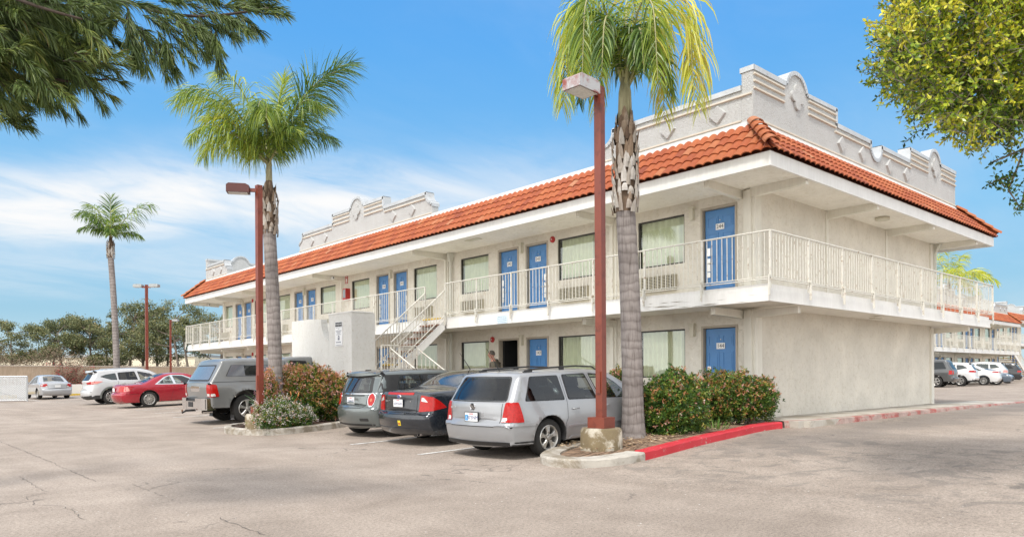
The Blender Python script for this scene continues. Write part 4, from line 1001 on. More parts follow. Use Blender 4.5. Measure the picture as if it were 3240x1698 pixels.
# ------------------------------------------------------------------ shrubs
LEAF_S = mat('shrub_leaves', (.06, .1, .03), .35, vcol=[(0, (.022, .06, .014)), (.3, (.07, .15, .028)), (.55, (.17, .27, .04)), (.66, (.30, .30, .05)), (.82, (.46, .20, .07)), (.93, (.55, .24, .14)), (1, (.75, .45, .42))], trans=.22, spec=.5)
PETAL = mat('shrub_flowers', (.8, .7, .7), .6, vcol=[(0, (.85, .80, .78)), (.5, (.85, .66, .68)), (1, (.80, .35, .48))], trans=.2)
STEMM = mat('shrub_stem', (.10, .065, .045), .9, var=.3)
def shrub(label, loc, blobs, n, red=.5, leaf=.055, flowers=0, fl_col=.3, group=None, name='shrub', cat='shrub', stem_h=.45):
    t = thing(name, label, cat, tuple(loc), 0, group)
    Ps = []; Ds = []; vs = []
    tot = sum(b[3]*b[4]*b[5] for b in blobs)
    for bx, by, bz, rx, ry, rz in blobs:
        m = int(n*(rx*ry*rz)/tot); d = unit(rng.normal(size=(m, 3))); rad = rng.random(m)**.33*(.78+.22*rng.random(m)); rad = np.where(rng.random(m) < .55, rng.uniform(.86, 1.06, m), rad)
        ph = rng.random(3)*6; rad = rad*(1+.15*np.sin(d[:, 0]*6+ph[0])*np.sin(d[:, 1]*5+ph[1])+.10*np.sin(d[:, 2]*8+ph[2])*np.cos(d[:, 0]*9+ph[1])+.05*np.sin(d[:, 1]*17+ph[0])*np.sin(d[:, 0]*15))
        P = d*rad[:, None]*np.array([rx, ry, rz])+np.array([bx, by, bz]); keep = P[:, 2] > .06; P, d, rad = P[keep], d[keep], rad[keep]
        P = P + unit(D_ if False else d)*((rng.random(len(P)) < .06)*rng.uniform(.02, .16, len(P)))[:, None] + np.array([0, 0, 1])*((rng.random(len(P)) < .05)*rng.uniform(.0, .12, len(P)))[:, None]
        clump = np.sin(P[:, 0]*11+ph[0])*np.sin(P[:, 1]*12+ph[1])*np.sin(P[:, 2]*13+ph[2])
        Ps.append(P); Ds.append(d)
        redp = np.clip(red*(.35+.65*(d[:, 2]+.6))*(rad > .84), 0, 1)
        v = np.where(rng.random(len(P)) < redp, rng.uniform(.66, 1., len(P)), rng.uniform(.0, .62, len(P))+clump*.1)
        vs.append(np.clip(v, .01, 1))
    P = np.concatenate(Ps); D = np.concatenate(Ds); v = np.concatenate(vs)
    out = []; cv = []
    for k in range(6):   # rosette of leaves per twig tip
        j = unit(D*.55+unit(rng.normal(size=P.shape))*.9+np.array([0, 0, .25])); out.append(leaves(P+rng.normal(size=P.shape)*.012, j, leaf*rng.uniform(.7, 1.25, len(P)), leaf*.42*rng.uniform(.8, 1.2, len(P)))); cv.append(np.clip(v+rng.normal(size=len(P))*.05, .01, 1))
    fast_quads('foliage', np.concatenate(out), 4, np.concatenate(cv), [LEAF_S], t)
    mb = MB()
    for k in range(9):
        bx, by, bz, rx, ry, rz = random.choice(blobs); a = random.uniform(0, 2*PI)
        mb.tube([(bx*.5, by*.5, -.05), (bx*.8+rx*.2*math.cos(a), by*.8+ry*.2*math.sin(a), bz*.6), (bx+rx*.6*math.cos(a), by+ry*.6*math.sin(a), bz+rz*.3)], [.025, .016, .006], 5)
    mb.build('stems', STEMM, t)
    if flowers:
        idx = rng.choice(len(P), flowers); ok = (D[idx, 2] > -.3); idx = idx[ok]; Q = P[idx]+D[idx]*.04; out = []; cv = []; out2 = []
        for k in range(10):
            o = Q+rng.normal(size=Q.shape)*.028; j = unit(rng.normal(size=Q.shape)+D[idx]); out.append(leaves(o, j, np.full(len(Q), .022), np.full(len(Q), .016))); cv.append(np.clip(fl_col+rng.normal(size=len(Q))*.18, .01, 1))
        fast_quads('flowers', np.concatenate(out), 4, np.concatenate(cv), [PETAL], t)
    return t
shrub('dense green shrub with bronze tips immediately right of the large near palm trunk', (-1.75, .98, .13), [(0, 0, .60, .62, .5, .60), (-.30, -.05, .48, .42, .38, .48), (.35, .1, .68, .42, .42, .50)], 11000, .20, .055)
shrub('rounded bronze-tipped shrub at the right end of the near island, before door 144', (.50, 1.12, .2), [(0, 0, .68, .68, .40, .46), (.42, -.32, .62, .42, .34, .42), (-.4, .2, .62, .45, .40, .48)], 10000, .36, .052)
shrub('bronze and green shrub tucked behind the near palm trunk beside the silver wagon', (-2.30, 1.78, .15), [(0, 0, .66, .42, .36, .58), (-.2, .12, .45, .35, .3, .42)], 4500, .34, .05)
shrub('big rounded shrub of orange-bronze leaves and pink flowers by the stucco enclosure', (-4.40, 10.35, .15), [(0, 0, .72, .80, .62, .66), (.50, -.30, .62, .50, .45, .58), (-.45, .40, .85, .55, .6, .55), (-.1, .1, 1.18, .5, .4, .28)], 14000, .62, .05, 150, .75)
shrub('tall thin pink-flowered shrub between the grey pickup and the left lamp post', (-5.74, 9.98, .12), [(0, 0, .75, .20, .24, .60), (.05, .12, .45, .25, .26, .42)], 3200, .8, .045, 220, .85)
shrub('low white-flowered shrub spilling over the kerb at the foot of the left lamp post', (-5.88, 9.12, .10), [(0, 0, .33, .50, .33, .34), (.55, .12, .25, .42, .3, .26), (-.25, -.15, .22, .30, .22, .24)], 5200, .14, .038, 900, .18)
# strap leaves
def strap(label, loc, n, L, w, name='strap_leaf_plant', cat='plant', hue=(.2, .6), spikes=0):
    t = thing(name, label, cat, tuple(loc)); V = []; cs = []
    for i in range(n):
        a = rng.random()*2*PI; el = rng.uniform(.75, 1.4); d = np.array([math.cos(a)*math.cos(el), math.sin(a)*math.cos(el), math.sin(el)]); l = L*rng.uniform(.6, 1.15); p = np.array([math.cos(a), math.sin(a), 0])*rng.uniform(.02, .16)
        sd = np.array([-math.sin(a), math.cos(a), 0]); h = rng.uniform(*hue); k = 7; q = [(p.copy(), w*.35)]
        for j in range(k):
            d = unit(d+np.array([math.cos(a)*.1, math.sin(a)*.1, -.30])*(l/k)*(.5+j*.35)); p = p+d*l/k; q.append((p.copy(), w*math.sin(PI*(.22+.76*(j+1)/k))+.002))
        for j in range(k):
            (a0, w0), (b0, w1) = q[j], q[j+1]; V.append([a0-sd*w0/2, a0+sd*w0/2, b0+sd*w1/2, b0-sd*w1/2]); cs.append(h)
    fast_quads('leaves', np.array(V), 4, cs, [mat('strap_leaf', (.06, .16, .04), .35, vcol=[(0, (.02, .07, .02)), (.5, (.06, .18, .035)), (1, (.20, .32, .06))], trans=.25)], t, smooth=True)
    if spikes:
        mb = MB()
        for i in range(spikes):
            x, y = random.uniform(-.3, .3), random.uniform(-.3, .3); mb.tube([(x*.4, y*.4, 0), (x, y, .6), (x*1.3, y*1.3, .74+random.uniform(-.1, .08))], [.008, .006, .004], 4)
            for k in range(4): mb.bar((x*1.3, y*1.3, .72), (x*1.3+random.uniform(-.1, .1), y*1.3+random.uniform(-.1, .1), .84), .018, .006)
        mb.build('flower_stalks', mat('orange_bract', (.62, .25, .08), .6), t)
    return t
strap('bird of paradise clump with broad strap leaves behind the white-flowered shrub', (-5.50, 9.85, .13), 46, 1.05, .085, 'bird_of_paradise', spikes=2)
strap('narrow strap-leaf clump at the edge of the big orange shrub', (-5.05, 9.65, .13), 40, .62, .03, 'agapanthus')
strap('small bright green grass tuft under the rounded shrub of the near island', (-.72, .78, .16), 60, .34, .014, 'grass_tuft', 'plant', (.6, 1))

# ------------------------------------------------------------------ distant trees beyond the wall
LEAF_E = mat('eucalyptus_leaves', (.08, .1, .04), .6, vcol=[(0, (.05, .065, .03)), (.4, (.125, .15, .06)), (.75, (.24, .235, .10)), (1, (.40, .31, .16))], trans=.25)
EB = mat('grey_tree_bark', (.16, .13, .105), .9, var=.3)
def tree(label, loc, H, spread, n, hue=.5, seed=0, low=.35, group='trees beyond the tan wall', stems=1, leaf=.22):
    rs = random.Random(seed); t = thing('eucalyptus_tree', label, 'tree', tuple(loc), 0, group); mb = MB(); tips = []
    for s in range(stems):
        bx, by = (rs.uniform(-.6, .6), rs.uniform(-.6, .6)) if stems > 1 else (0, 0); p = Vector((bx, by, -.2)); tx, ty = bx+rs.uniform(-.8, .8), by+rs.uniform(-.8, .8)
        trunk = [p, Vector((bx+(tx-bx)*.3, by+(ty-by)*.3, H*.3)), Vector((bx+(tx-bx)*.7, by+(ty-by)*.7, H*.6)), Vector((tx, ty, H*.88))]; mb.tube(trunk, [.02*H+.03, .016*H, .011*H, .03], 7)
        for k in range(int(13/stems)+2):
            f = rs.uniform(low, .98); z = H*f*.9; c = Vector((bx+(tx-bx)*f, by+(ty-by)*f, z)); a = rs.uniform(0, 2*PI); l = spread*rs.uniform(.45, 1.)*(1.15-.75*abs(f-.62))
            e = c+Vector((math.cos(a)*l, math.sin(a)*l, H*rs.uniform(.04, .17))); mid = (c+e)/2+Vector((0, 0, rs.uniform(-.2, .3))); mb.tube([c, mid, e], [.008*H, .005*H, .012], 5); tips.append((e, rs.uniform(.5, 1.))); tips.append((mid*.4+e*.6+Vector((rs.uniform(-.6, .6), rs.uniform(-.6, .6), rs.uniform(0, .7))), rs.uniform(.35, .8)))
            for q in range(2):
                e2 = e+Vector((rs.uniform(-1, 1), rs.uniform(-1, 1), rs.uniform(-.5, .9)))*.16*H*.6; mb.tube([mid, e2], [.02, .01], 4); tips.append((e2, rs.uniform(.35, .75)))
    mb.build('trunk', EB, t)
    Ps = []; vs = []; m = n//len(tips)
    for e, sc_ in tips:
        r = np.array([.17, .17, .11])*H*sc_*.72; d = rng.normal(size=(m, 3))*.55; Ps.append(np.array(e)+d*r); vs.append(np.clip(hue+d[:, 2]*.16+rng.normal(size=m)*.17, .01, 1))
    P = np.concatenate(Ps); v = np.concatenate(vs); D = rng.normal(size=P.shape)+np.array([0, 0, -.5]); V = leaves(P, D, leaf*rng.uniform(.7, 1.4, len(P)), leaf*.38*rng.uniform(.7, 1.3, len(P)))
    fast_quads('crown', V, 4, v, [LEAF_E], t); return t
TR = [(-70, 73, 6.7, 'dark spreading tree at the far left end of the row'), (40, 71, 6.1, 'rounded grey-green tree second from the left end of the row'), (165, 72, 6.8, 'taller ragged tree standing left of the bougainvillea'),
      (225, 69, 5.9, 'wide olive-green tree directly above the bougainvillea'), (290, 70, 7.0, 'open tree with a visible straight trunk left of the slender palm'), (345, 74, 6.4, 'dense small tree right behind the slender palm'), (405, 70, 8.1, 'broad dark tree between the slender palm and the two-headed lamp'),
      (470, 71, 8.2, 'airy tree with thin pale stems behind the two-headed lamp'), (520, 75, 7.4, 'thin-crowned tree just left of the far single-headed lamp'), (590, 66, 6.9, 'tall tree with spreading crown meeting the far corner of the motel roof'), (700, 74, 8.4, 'tree half hidden behind the far end of the motel')]
for i, (sx, d, H, lab) in enumerate(TR):
    p = around((sx/3.1640625-512)/F*d, 0, d); tree(lab, (p[0], p[1], .3), H, H*.38, 6500 if i != 9 else 8000, .42+.1*math.sin(i*2.1), 40+i, low=.30 if i != 9 else .5, stems=2 if i in (3, 7, 8, 9) else 1)
# scrub along the wall
def scrub(label, a, b, n, hmax, hue, name='scrub', leaf=.16, kind='stuff'):
    P = np.array([np.array(a)*(1-f)+np.array(b)*f for f in rng.random(n)]); ph = P[:, 0]*.9
    P[:, 2] = rng.random(n)**.8*hmax*(.55+.45*np.abs(np.sin(ph)*np.sin(ph*.37+1))); P[:, :2] += rng.normal(size=(n, 2))*.7
    o = fast_quads(name, leaves(P, rng.normal(size=P.shape), leaf*rng.uniform(.7, 1.3, n), leaf*.3*rng.uniform(.6, 1.4, n)), 4, np.clip(hue+rng.normal(size=n)*.2, .01, 1), [mat('dry_scrub_leaves', (.2, .15, .1), .9, vcol=[(0, (.06, .05, .035)), (.5, (.19, .14, .095)), (1, (.36, .27, .19))])]); tag(o, label, 'scrub', kind=kind)
pA = around(-(512+60)/F*63, 0, 63); pB = around(-(512-75)/F*63, 0, 63); scrub('tangle of dry grey-brown scrub above the left part of the tan wall', (*pA[:2], 0), (*pB[:2], 0), 14000, 5.2, .45)
pA = around(-(512-75)/F*66, 0, 66); pB = around(-(512-200)/F*72, 0, 72); scrub('low scrub beyond the tan wall behind the lamp posts', (*pA[:2], 0), (*pB[:2], 0), 9000, 3.3, .5)

# ------------------------------------------------------------------ far walls, gate
TANW = mat('tan_block_wall', (.52, .40, .29), .9, var=.14, vscale=.6, streak=.22, bump=.3, bscale=12)
a = np.array([-6.05, 56.2]); b = np.array([8.05, 60.6]); d = (b-a)/np.linalg.norm(b-a); A = a-d*45; Bq = a+d*62; nrm = np.array([-d[1], d[0]])
w = MB().prism([(A[0], A[1], -.2), (Bq[0], Bq[1], -.2), (Bq[0]+nrm[0]*.25, Bq[1]+nrm[1]*.25, -.2), (A[0]+nrm[0]*.25, A[1]+nrm[1]*.25, -.2)], (0, 0, 2.38)).build('boundary_wall', TANW)
tag(w, 'long tan block wall across the back of the lot at the left', 'wall')
cp = MB().prism([(A[0]-nrm[0]*.03, A[1]-nrm[1]*.03, 2.181), (Bq[0]-nrm[0]*.03, Bq[1]-nrm[1]*.03, 2.181), (Bq[0]+nrm[0]*.28, Bq[1]+nrm[1]*.28, 2.181), (A[0]+nrm[0]*.28, A[1]+nrm[1]*.28, 2.181)], (0, 0, .07)).build('wall_cap', mat('wall_cap_concrete', (.55, .48, .40), .9, var=.1), w)
# pale building strip beyond
pA = around(-(512+40)/F*118, 0, 118); pB = around(-(512-195)/F*118, 0, 118)
e = unit(np.array([pB[0]-pA[0], pB[1]-pA[1]])); nn_ = np.array([-e[1], e[0]])
fb = thing('far_building', 'long low cream building glimpsed between the tree trunks', 'building')
MB().prism([(pA[0], pA[1], 0), (pB[0], pB[1], 0), (pB[0]+nn_[0]*12, pB[1]+nn_[1]*12, 0), (pA[0]+nn_[0]*12, pA[1]+nn_[1]*12, 0)], (0, 0, 4.6)).build('wall', mat('far_cream_wall', (.66, .60, .46), .9, var=.1, vscale=.2), fb)
MB().prism([(pA[0]-nn_[0]*.3, pA[1]-nn_[1]*.3, 4.601), (pB[0]-nn_[0]*.3, pB[1]-nn_[1]*.3, 4.601), (pB[0]+nn_[0]*12, pB[1]+nn_[1]*12, 4.601), (pA[0]+nn_[0]*12, pA[1]+nn_[1]*12, 4.601)], (0, 0, .45)).build('roof', GALV, fb)
# white low wall with yellow kerb stones
a = un0(330/3.375, 900+1200*.2963); b = un0(262, 1254)
lw_ = MB().prism([(-9.5, 49.5, 0), (-1.2, 50.8, 0), (-1.2, 51.0, 0), (-9.5, 49.7, 0)], (0, 0, .86)).build('low_wall', mat('white_block_wall', (.74, .73, .71), .8, var=.06, vscale=1)); tag(lw_, 'low white wall behind the white sedan', 'wall')
for x0, x1, lab in ((-8.2, -5.9, 'short yellow kerb stone left of the white sedan'), (-3.1, -1.2, 'short yellow kerb stone between the white sedan and the white SUV')):
    y = 48.9+(x0+9.5)*.155; o = MB().prism([(x0, y, -.02), (x1, y+.35, -.02), (x1, y+.62, -.02), (x0, y+.27, -.02)], (0, 0, .24)).build('kerb_stone', YEL); tag(o, lab, 'kerb stone', group='yellow kerb stones')
# slatted chain-link gate at the left edge
G = thing('chain_link_gate', 'white slatted chain-link gate panel at the left edge of the lot', 'gate', (0, 0, 0))
ga = np.array([-6.35, 41.9]); gb = np.array([-10.6, 43.5]); gp = np.array([-8.22, 42.6])
WSL = mat('white_slats', (.78, .79, .80), .6, var=.04)
def gate_panel(p, q):
    mb = MB(); z0, z1 = .06, 1.42
    for z in (z0, z1): mb.tube([(p[0], p[1], z), (q[0], q[1], z)], .03, 6)
    for c in (p, q): mb.tube([(c[0], c[1], 0), (c[0], c[1], z1+.02)], .035, 6)
    mb.tube([(p[0], p[1], z0), (q[0], q[1], z1*.55)], .014, 5); mb.build('gate_frame', mat('galvanised_tube', (.55, .56, .57), .4, metal=.5), G)
    u = (q-p)/np.linalg.norm(q-p); nrm2 = np.array([-u[1], u[0]]); L = np.linalg.norm(q-p); s = MB(); k = 0.
    while k < L-.02:
        c = p+u*k; c2 = p+u*min(L, k+.055); s.add([(c[0], c[1], z0), (c2[0], c2[1], z0), (c2[0], c2[1], z1), (c[0], c[1], z1)], [(0, 1, 2, 3)]); k += .066
    s.build('slats', WSL, G, fix=False)
    mb = MB(); n = int(L/.12)
    for i in range(-12, n+1):
        for sg in (1, -1):
            x0_ = max(0, i*.12); 
            pts = []
            for k in range(13):
                xx = i*.12+k*.12; zz = z0+(k*.113 if sg > 0 else (z1-z0)-k*.113)
                if 0 <= xx <= L: pts.append((p[0]+u[0]*xx-nrm2[0]*-.02, p[1]+u[1]*xx-nrm2[1]*-.02, zz))
            if len(pts) > 1: mb.tube([(a_, b_-.03, c_) for a_, b_, c_ in (pts[0], pts[-1])], .006, 3, cap=False)
    mb.build('wire_mesh', GALV, G, fix=False)
gate_panel(ga, gp); gate_panel(gp, gb)
# bougainvillea on the tan wall
t = thing('bougainvillea', 'sprawling bare-stemmed bougainvillea with crimson bracts against the tan wall', 'shrub', (0, 0, 0))
c0 = around((205/3.164-512)/F*55.5, 0, 55.5); mb = MB(); P = []; v = []
for k in range(150):
    r = random.uniform(-2.6, 3.2); base = c0+RT*(r*.35); h = random.uniform(.8, 2.9)*(1-.12*abs(r)); tip = c0+RT*r+UP*(h-c0[2])+FW*random.uniform(-.4, .3); base[2] = 0
    mid = (base+tip)/2+UP*random.uniform(.1, .5); mb.tube([base, mid, tip], [.02, .014, .006], 4, cap=False)
    for q in range(45):
        f = random.random(); c = mid*(1-f)+tip*f if random.random() < .8 else base*(1-f)+mid*f; P.append(c+rng.normal(size=3)*.13); v.append(min(1, max(.01, random.gauss(.85 if (r < -.6 or random.random() < .16) else .2, .12))))
mb.build('stems', mat('bare_stems', (.22, .13, .10), .9), t)
P = np.array(P); fast_quads('bracts', leaves(P, rng.normal(size=P.shape), .11*rng.uniform(.6, 1.3, len(P)), .06*rng.uniform(.6, 1.3, len(P))), 4, v, [mat('bracts_and_leaves', (.3, .1, .1), .7, vcol=[(0, (.14, .10, .06)), (.4, (.28, .18, .12)), (.65, (.42, .10, .09)), (1, (.62, .02, .07))], trans=.3)], t)

# ------------------------------------------------------------------ overhanging pine (top left)
NEED = mat('pine_needles', (.03, .05, .02), .5, vcol=[(0, (.04, .07, .022)), (.5, (.125, .18, .045)), (.8, (.26, .29, .06)), (1, (.28, .20, .08))], trans=.25, spec=.4)
TWIG = mat('pine_twig', (.055, .038, .028), .9, var=.3)
t = thing('pine_tree', 'overhanging pine with long drooping needles filling the top left corner', 'pine tree', tuple(around(-7.6, -1.35, 6.6)))
org = around(-7.6, -1.35, 6.6)
def img(sx, sy, d): return around((sx/3.1640625-512)/F*d, -(sy/3.1640625-Y0)/F*d, d)
mb = MB(); mb.tube([Vector((0, 0, -.2)), Vector((.1, .05, 2.5)), Vector((.0, .2, 5.5)), Vector((.15, .1, 9.5))], [.30, .26, .2, .08], 14); mb.build('trunk', bark_mat('pine_bark', (.12, .075, .05), (.2, .13, .09), 3.), t, smooth=True)
tw = MB(); NP = []; ND = []; NV = []
def bough(pts, rad=.03):
    P = [Vector(np.array(p)-org) for p in smooth_poly([np.array(p) for p in pts], 6, False)]; tw.tube(P, [.6*rad*(1-.8*i/len(P))+.004 for i in range(len(P))], 6); return P
def tuft_line(p0, dr, L, n, hue, needle=.17, dens=7):
    """twig bristling with needles from p0 along dr"""
    d = unit(np.array(dr, float)); p = np.array(p0, float); step = L/n
    for i in range(n):
        d = unit(d+np.array([0, 0, -.10])*step*3+rng.normal(size=3)*.06); q = p+d*step; tw.tube([Vector(p-org), Vector(q-org)], [.006, .004], 3, cap=False)
        for k in range(dens):
            nd = unit(d*1.0+unit(rng.normal(size=3))*.62+np.array([0, 0, -.12])); NP.append(p+(q-p)*rng.random()); ND.append(nd*needle*rng.uniform(.7, 1.15)); NV.append(hue+rng.normal()*.16)
        p = q
    for k in range(dens*2):
        nd = unit(d*1.2+unit(rng.normal(size=3))*.55); NP.append(p); ND.append(nd*needle*rng.uniform(.8, 1.2)); NV.append(hue+rng.normal()*.16)
# limbs in (picture x, y, distance)
L1 = bough([img(-420, -150, 6.3), img(-100, -60, 6.2), img(300, -30, 6.1), img(470, 30, 6.0), img(600, 50, 6.0), img(720, 45, 5.9), img(850, 25, 5.9)], .030)
L2 = bough([img(-420, -120, 6.3), img(-150, 0, 6.4), img(60, 110, 6.4), img(200, 180, 6.3), img(320, 215, 6.3)], .035)
L3 = bough([img(-420, 0, 6.0), img(-150, 120, 5.9), img(60, 210, 5.9), img(200, 255, 5.9), img(340, 250, 5.9)], .03)
L4 = bough([img(-420, -180, 5.6), img(-100, -60, 5.5), img(120, 20, 5.4), img(260, 60, 5.4)], .03)
L5 = bough([img(-420, 220, 6.2), img(-150, 300, 6.2), img(20, 350, 6.2)], .02)
L6 = bough([img(300, -60, 6.1), img(400, 20, 6.2), img(400, 70, 6.2), img(430, 100, 6.2)], .02)
tufts = [((400, 60), (1, .35)), ((430, 95), (.6, 1)), ((440, 100), (1, .6)), ((480, 110), (.35, 1)), ((520, 120), (.7, 1)), ((560, 140), (.8, .7)), ((450, 150), (.3, 1)), ((500, 160), (.6, .8)), ((560, 50), (1, .6)), ((620, 60), (1, .7)), ((640, 90), (.8, 1)), ((680, 80), (1, .45)),
         ((700, 60), (1, .2)), ((740, 40), (1, -.15)), ((780, 40), (1, .05)), ((800, 20), (1, -.2)), ((660, 100), (.5, 1)), ((700, 110), (.2, 1)), ((720, 70), (.8, .5)), ((600, 20), (1, -.1)), ((650, 10), (1, .2)), ((540, 20), (1, .1)), ((470, 20), (1, .3)), ((700, 130), (.1, 1)), ((600, 110), (.9, .5)),
         ((380, 40), (-.8, .8)), ((360, 70), (-.5, 1)), ((420, 60), (.2, 1)), ((480, 60), (.9, .4)), ((520, 70), (.8, .7)), ((760, 50), (.7, .4)), ((560, 150), (.3, .9)), ((470, 140), (-.3, 1)), ((390, 90), (-.9, .5)), ((750, 20), (1, -.5)), ((820, 30), (1, .2)), ((580, 80), (1, .5)), ((640, 40), (1, .4))]
for (x, y), (dx, dy) in tufts:
    for rep in range(2):
        dd = 6.05+random.uniform(-.3, .3); p = img(x-25+random.uniform(-14, 14), y-18+random.uniform(-14, 14), dd); tuft_line(p, R3*dx-U3*dy+FW*random.uniform(-.4, .4), random.uniform(.14, .27), 5, .32, .115, 13)
n = 0
while n < 430:
    x, y = random.uniform(-260, 335), random.uniform(-160, 292)
    lim = 292-.0016*max(0, x-110)**2
    if y > lim or (x > 300 and y < 60 and random.random() < .5) or (40 < x < 95 and 80 < y < 115): continue
    n += 1; dd = random.uniform(5.5, 7.2); dx = random.uniform(.2, 1.1); dy = random.uniform(-.1, .75)
    tuft_line(img(x-60, y-30, dd), R3*dx-U3*dy+FW*random.uniform(-.6, .6), random.uniform(.22, .42), 7, random.choice((.18, .34, .55)), .125, 14)
for k in range(12): tuft_line(img(random.uniform(-40, 10), random.uniform(325, 385), 6.2), R3*1-U3*random.uniform(-.3, .6), .22, 4, .4, .11, 9)
tw.build('branches', TWIG, t, fix=False, smooth=True)
P = np.array(NP)-org; D = np.array(ND); R = unit(np.cross(D, unit(rng.normal(size=D.shape)))); wv = .0034; sag = P+D*.55+np.array([0, 0, .004]); T = P+D+np.array([0, 0, -.02])
V = np.concatenate([np.stack([P-R*wv, P+R*wv, sag+R*wv, sag-R*wv], 1), np.stack([sag-R*wv, sag+R*wv, T+R*wv*.3, T-R*wv*.3], 1)]); v = np.clip(np.tile(NV, 2), .01, 1)
fast_quads('needles', V, 4, v, [NEED], t)

# ------------------------------------------------------------------ overhanging fig (top right)
LEAF_F = mat('fig_leaves', (.08, .13, .03), .32, vcol=[(0, (.012, .035, .006)), (.25, (.05, .11, .012)), (.55, (.20, .30, .02)), (.8, (.42, .48, .03)), (1, (.65, .60, .05))], trans=.18, spec=.5)
org = around(8.3, -1.2, 8.0); t = thing('fig_tree', 'overhanging broadleaf tree with yellow-green leaves filling the top right corner', 'tree', tuple(org))
MB().tube([Vector((0, 0, -.3)), Vector((-.1, 0, 1.8)), Vector((.1, .2, 3.4)), Vector((.2, .1, 5.0))], [.36, .28, .24, .16], 14).build('trunk', EB, t, smooth=True)
bm_ = MB(); LP = []; LD = []; LV = []
def fimg(sx, sy, d): return img(sx, sy, d)-org
limb = [[(3480, 200, 8.0), (3250, 180, 7.8), (3050, 150, 7.6), (2900, 120, 7.5)], [(3480, 260, 8), (3280, 330, 7.8), (3120, 330, 7.6), (3000, 300, 7.5)], [(3480, 150, 8), (3300, 40, 8), (3100, -20, 7.9)], [(3500, 300, 7.8), (3300, 360, 7.5), (3225, 385, 7.3), (3150, 340, 7.3)]]
for l in limb: bm_.tube([Vector((.1, .15, 3.2)), Vector((.1, .1, 4.1))]+[Vector(fimg(*q)) for q in l], [.13, .12, .07, .045, .028, .012][:len(l)+2], 7)
poly = [(2830, -120), (2850, -20), (2838, 20), (2835, 80), (2805, 130), (2790, 165), (2760, 205), (2790, 245), (2850, 290), (2900, 320), (2990, 375), (3040, 425), (3110, 445), (3180, 430), (3225, 380), (3340, 360), (3520, 300), (3800, 260), (4250, 60), (4300, -260), (3900, -420), (3300, -380), (2950, -260)]
def inside(x, y):
    c = False; j = len(poly)-1
    for i in range(len(poly)):
        if (poly[i][1] > y) != (poly[j][1] > y) and x < (poly[j][0]-poly[i][0])*(y-poly[i][1])/(poly[j][1]-poly[i][1])+poly[i][0]: c = not c
        j = i
    return c
cl = 0
while cl < 1500:
    x, y = (random.uniform(2785, 3450), random.uniform(-190, 425)) if cl < 1000 else (random.uniform(2900, 4250), random.uniform(-400, 300))
    if not inside(x, y) or (2985 < x < 3040 and 280 < y < 300): continue
    cl += 1; d = random.uniform(6.6, 8.8); c = fimg(x, y, d); out = unit(c-fimg(3200, 60, 7.8)); L = random.uniform(.16, .34); m = 3+int(L*10)
    br = random.uniform(.25, .85)+.22*math.sin(x*.02)*math.sin(y*.03) + (.1 if y < 200 else -.12)
    for s in range(4):
        dr = unit(out*.7+rng.normal(size=3)*.7+np.array([0, 0, .25])); q = c+rng.normal(size=3)*.05; bm_.tube([Vector(q), Vector(q+dr*L)], [.005, .002], 3, cap=False)
        for k in range(m*3):
            f = rng.random(); LP.append(q+dr*L*f); LD.append(unit(dr*.6+unit(rng.normal(size=3)))); LV.append(br+rng.normal()*.15+f*.15)
# hanging twig at lower right
for pts in ([(3330, 430), (3240, 470), (3215, 540), (3180, 590), (3150, 560)], [(3215, 540), (3190, 600), (3225, 650)], [(3330, 430), (3260, 460), (3170, 500), (3140, 510)], [(3330, 420), (3250, 560), (3235, 640), (3210, 665)], [(3190, 560), (3150, 570), (3135, 580)]):
    P_ = [fimg(x, y, 7.2) for x, y in pts]; bm_.tube([Vector(p) for p in P_], [.010]*(len(P_)-1)+[.004], 5)
    for a_, b_ in zip(P_[(1 if pts[0][0] == 3330 else 0):], P_[(2 if pts[0][0] == 3330 else 1):]):
        for k in range(26):
            f = rng.random(); q = a_*(1-f)+b_*f+rng.normal(size=3)*.03; LP.append(q); LD.append(unit(rng.normal(size=3)+np.array([0, 0, -.3]))); LV.append(.22+rng.normal()*.1)
bm_.build('branches', EB, t, fix=False)
P = np.array(LP); n = len(P); fast_quads('foliage', leaves(P, np.array(LD), rng.uniform(.040, .070, n), rng.uniform(.018, .030, n)), 4, np.clip(LV, .01, 1), [LEAF_F], t)
# ------------------------------------------------------------------ vehicles
def paint(name, c, flake=.0, rough=.28):
    m = bpy.data.materials.new(name); nt = NT(m); out = nt.n('ShaderNodeOutputMaterial'); p = nt.n('ShaderNodeBsdfPrincipled')
    tc = nt.n('ShaderNodeTexCoord').outputs['Object']; n = noise(nt, tc, 2.5, 5, .6); 
    sx = nt.n('ShaderNodeSeparateXYZ'); nt.l(tc, sx.inputs[0])
    dust = math_(nt, 'MULTIPLY', ramp_f(nt, math_(nt, 'MULTIPLY', sx.outputs[2], -1), -.55, -.15), ramp_f(nt, noise(nt, tc, 7, 6, .7), .3, .7))
    c1 = ramp(nt, n, [(.3, tuple(v*.95 for v in c)), (.7, tuple(min(1, v*1.04) for v in c))])
    c2 = mixc(nt, math_(nt, 'MULTIPLY', dust, .12), c1, (.30, .26, .22, 1)); nt.l(c2, p.inputs['Base Color'])
    p.inputs['Metallic'].default_value = flake; p.inputs['Roughness'].default_value = rough; p.inputs['Coat Weight'].default_value = .8; p.inputs['Coat Roughness'].default_value = .05
    # the inside of the shell is dark trim
    ge = nt.n('ShaderNodeNewGeometry'); dk = nt.n('ShaderNodeBsdfDiffuse'); dk.inputs[0].default_value = (.03, .03, .032, 1); mx = nt.n('ShaderNodeMixShader')
    nt.l(ge.outputs['Backfacing'], mx.inputs[0]); nt.l(p.outputs[0], mx.inputs[1]); nt.l(dk.outputs[0], mx.inputs[2]); nt.l(mx.outputs[0], out.inputs[0]); return m
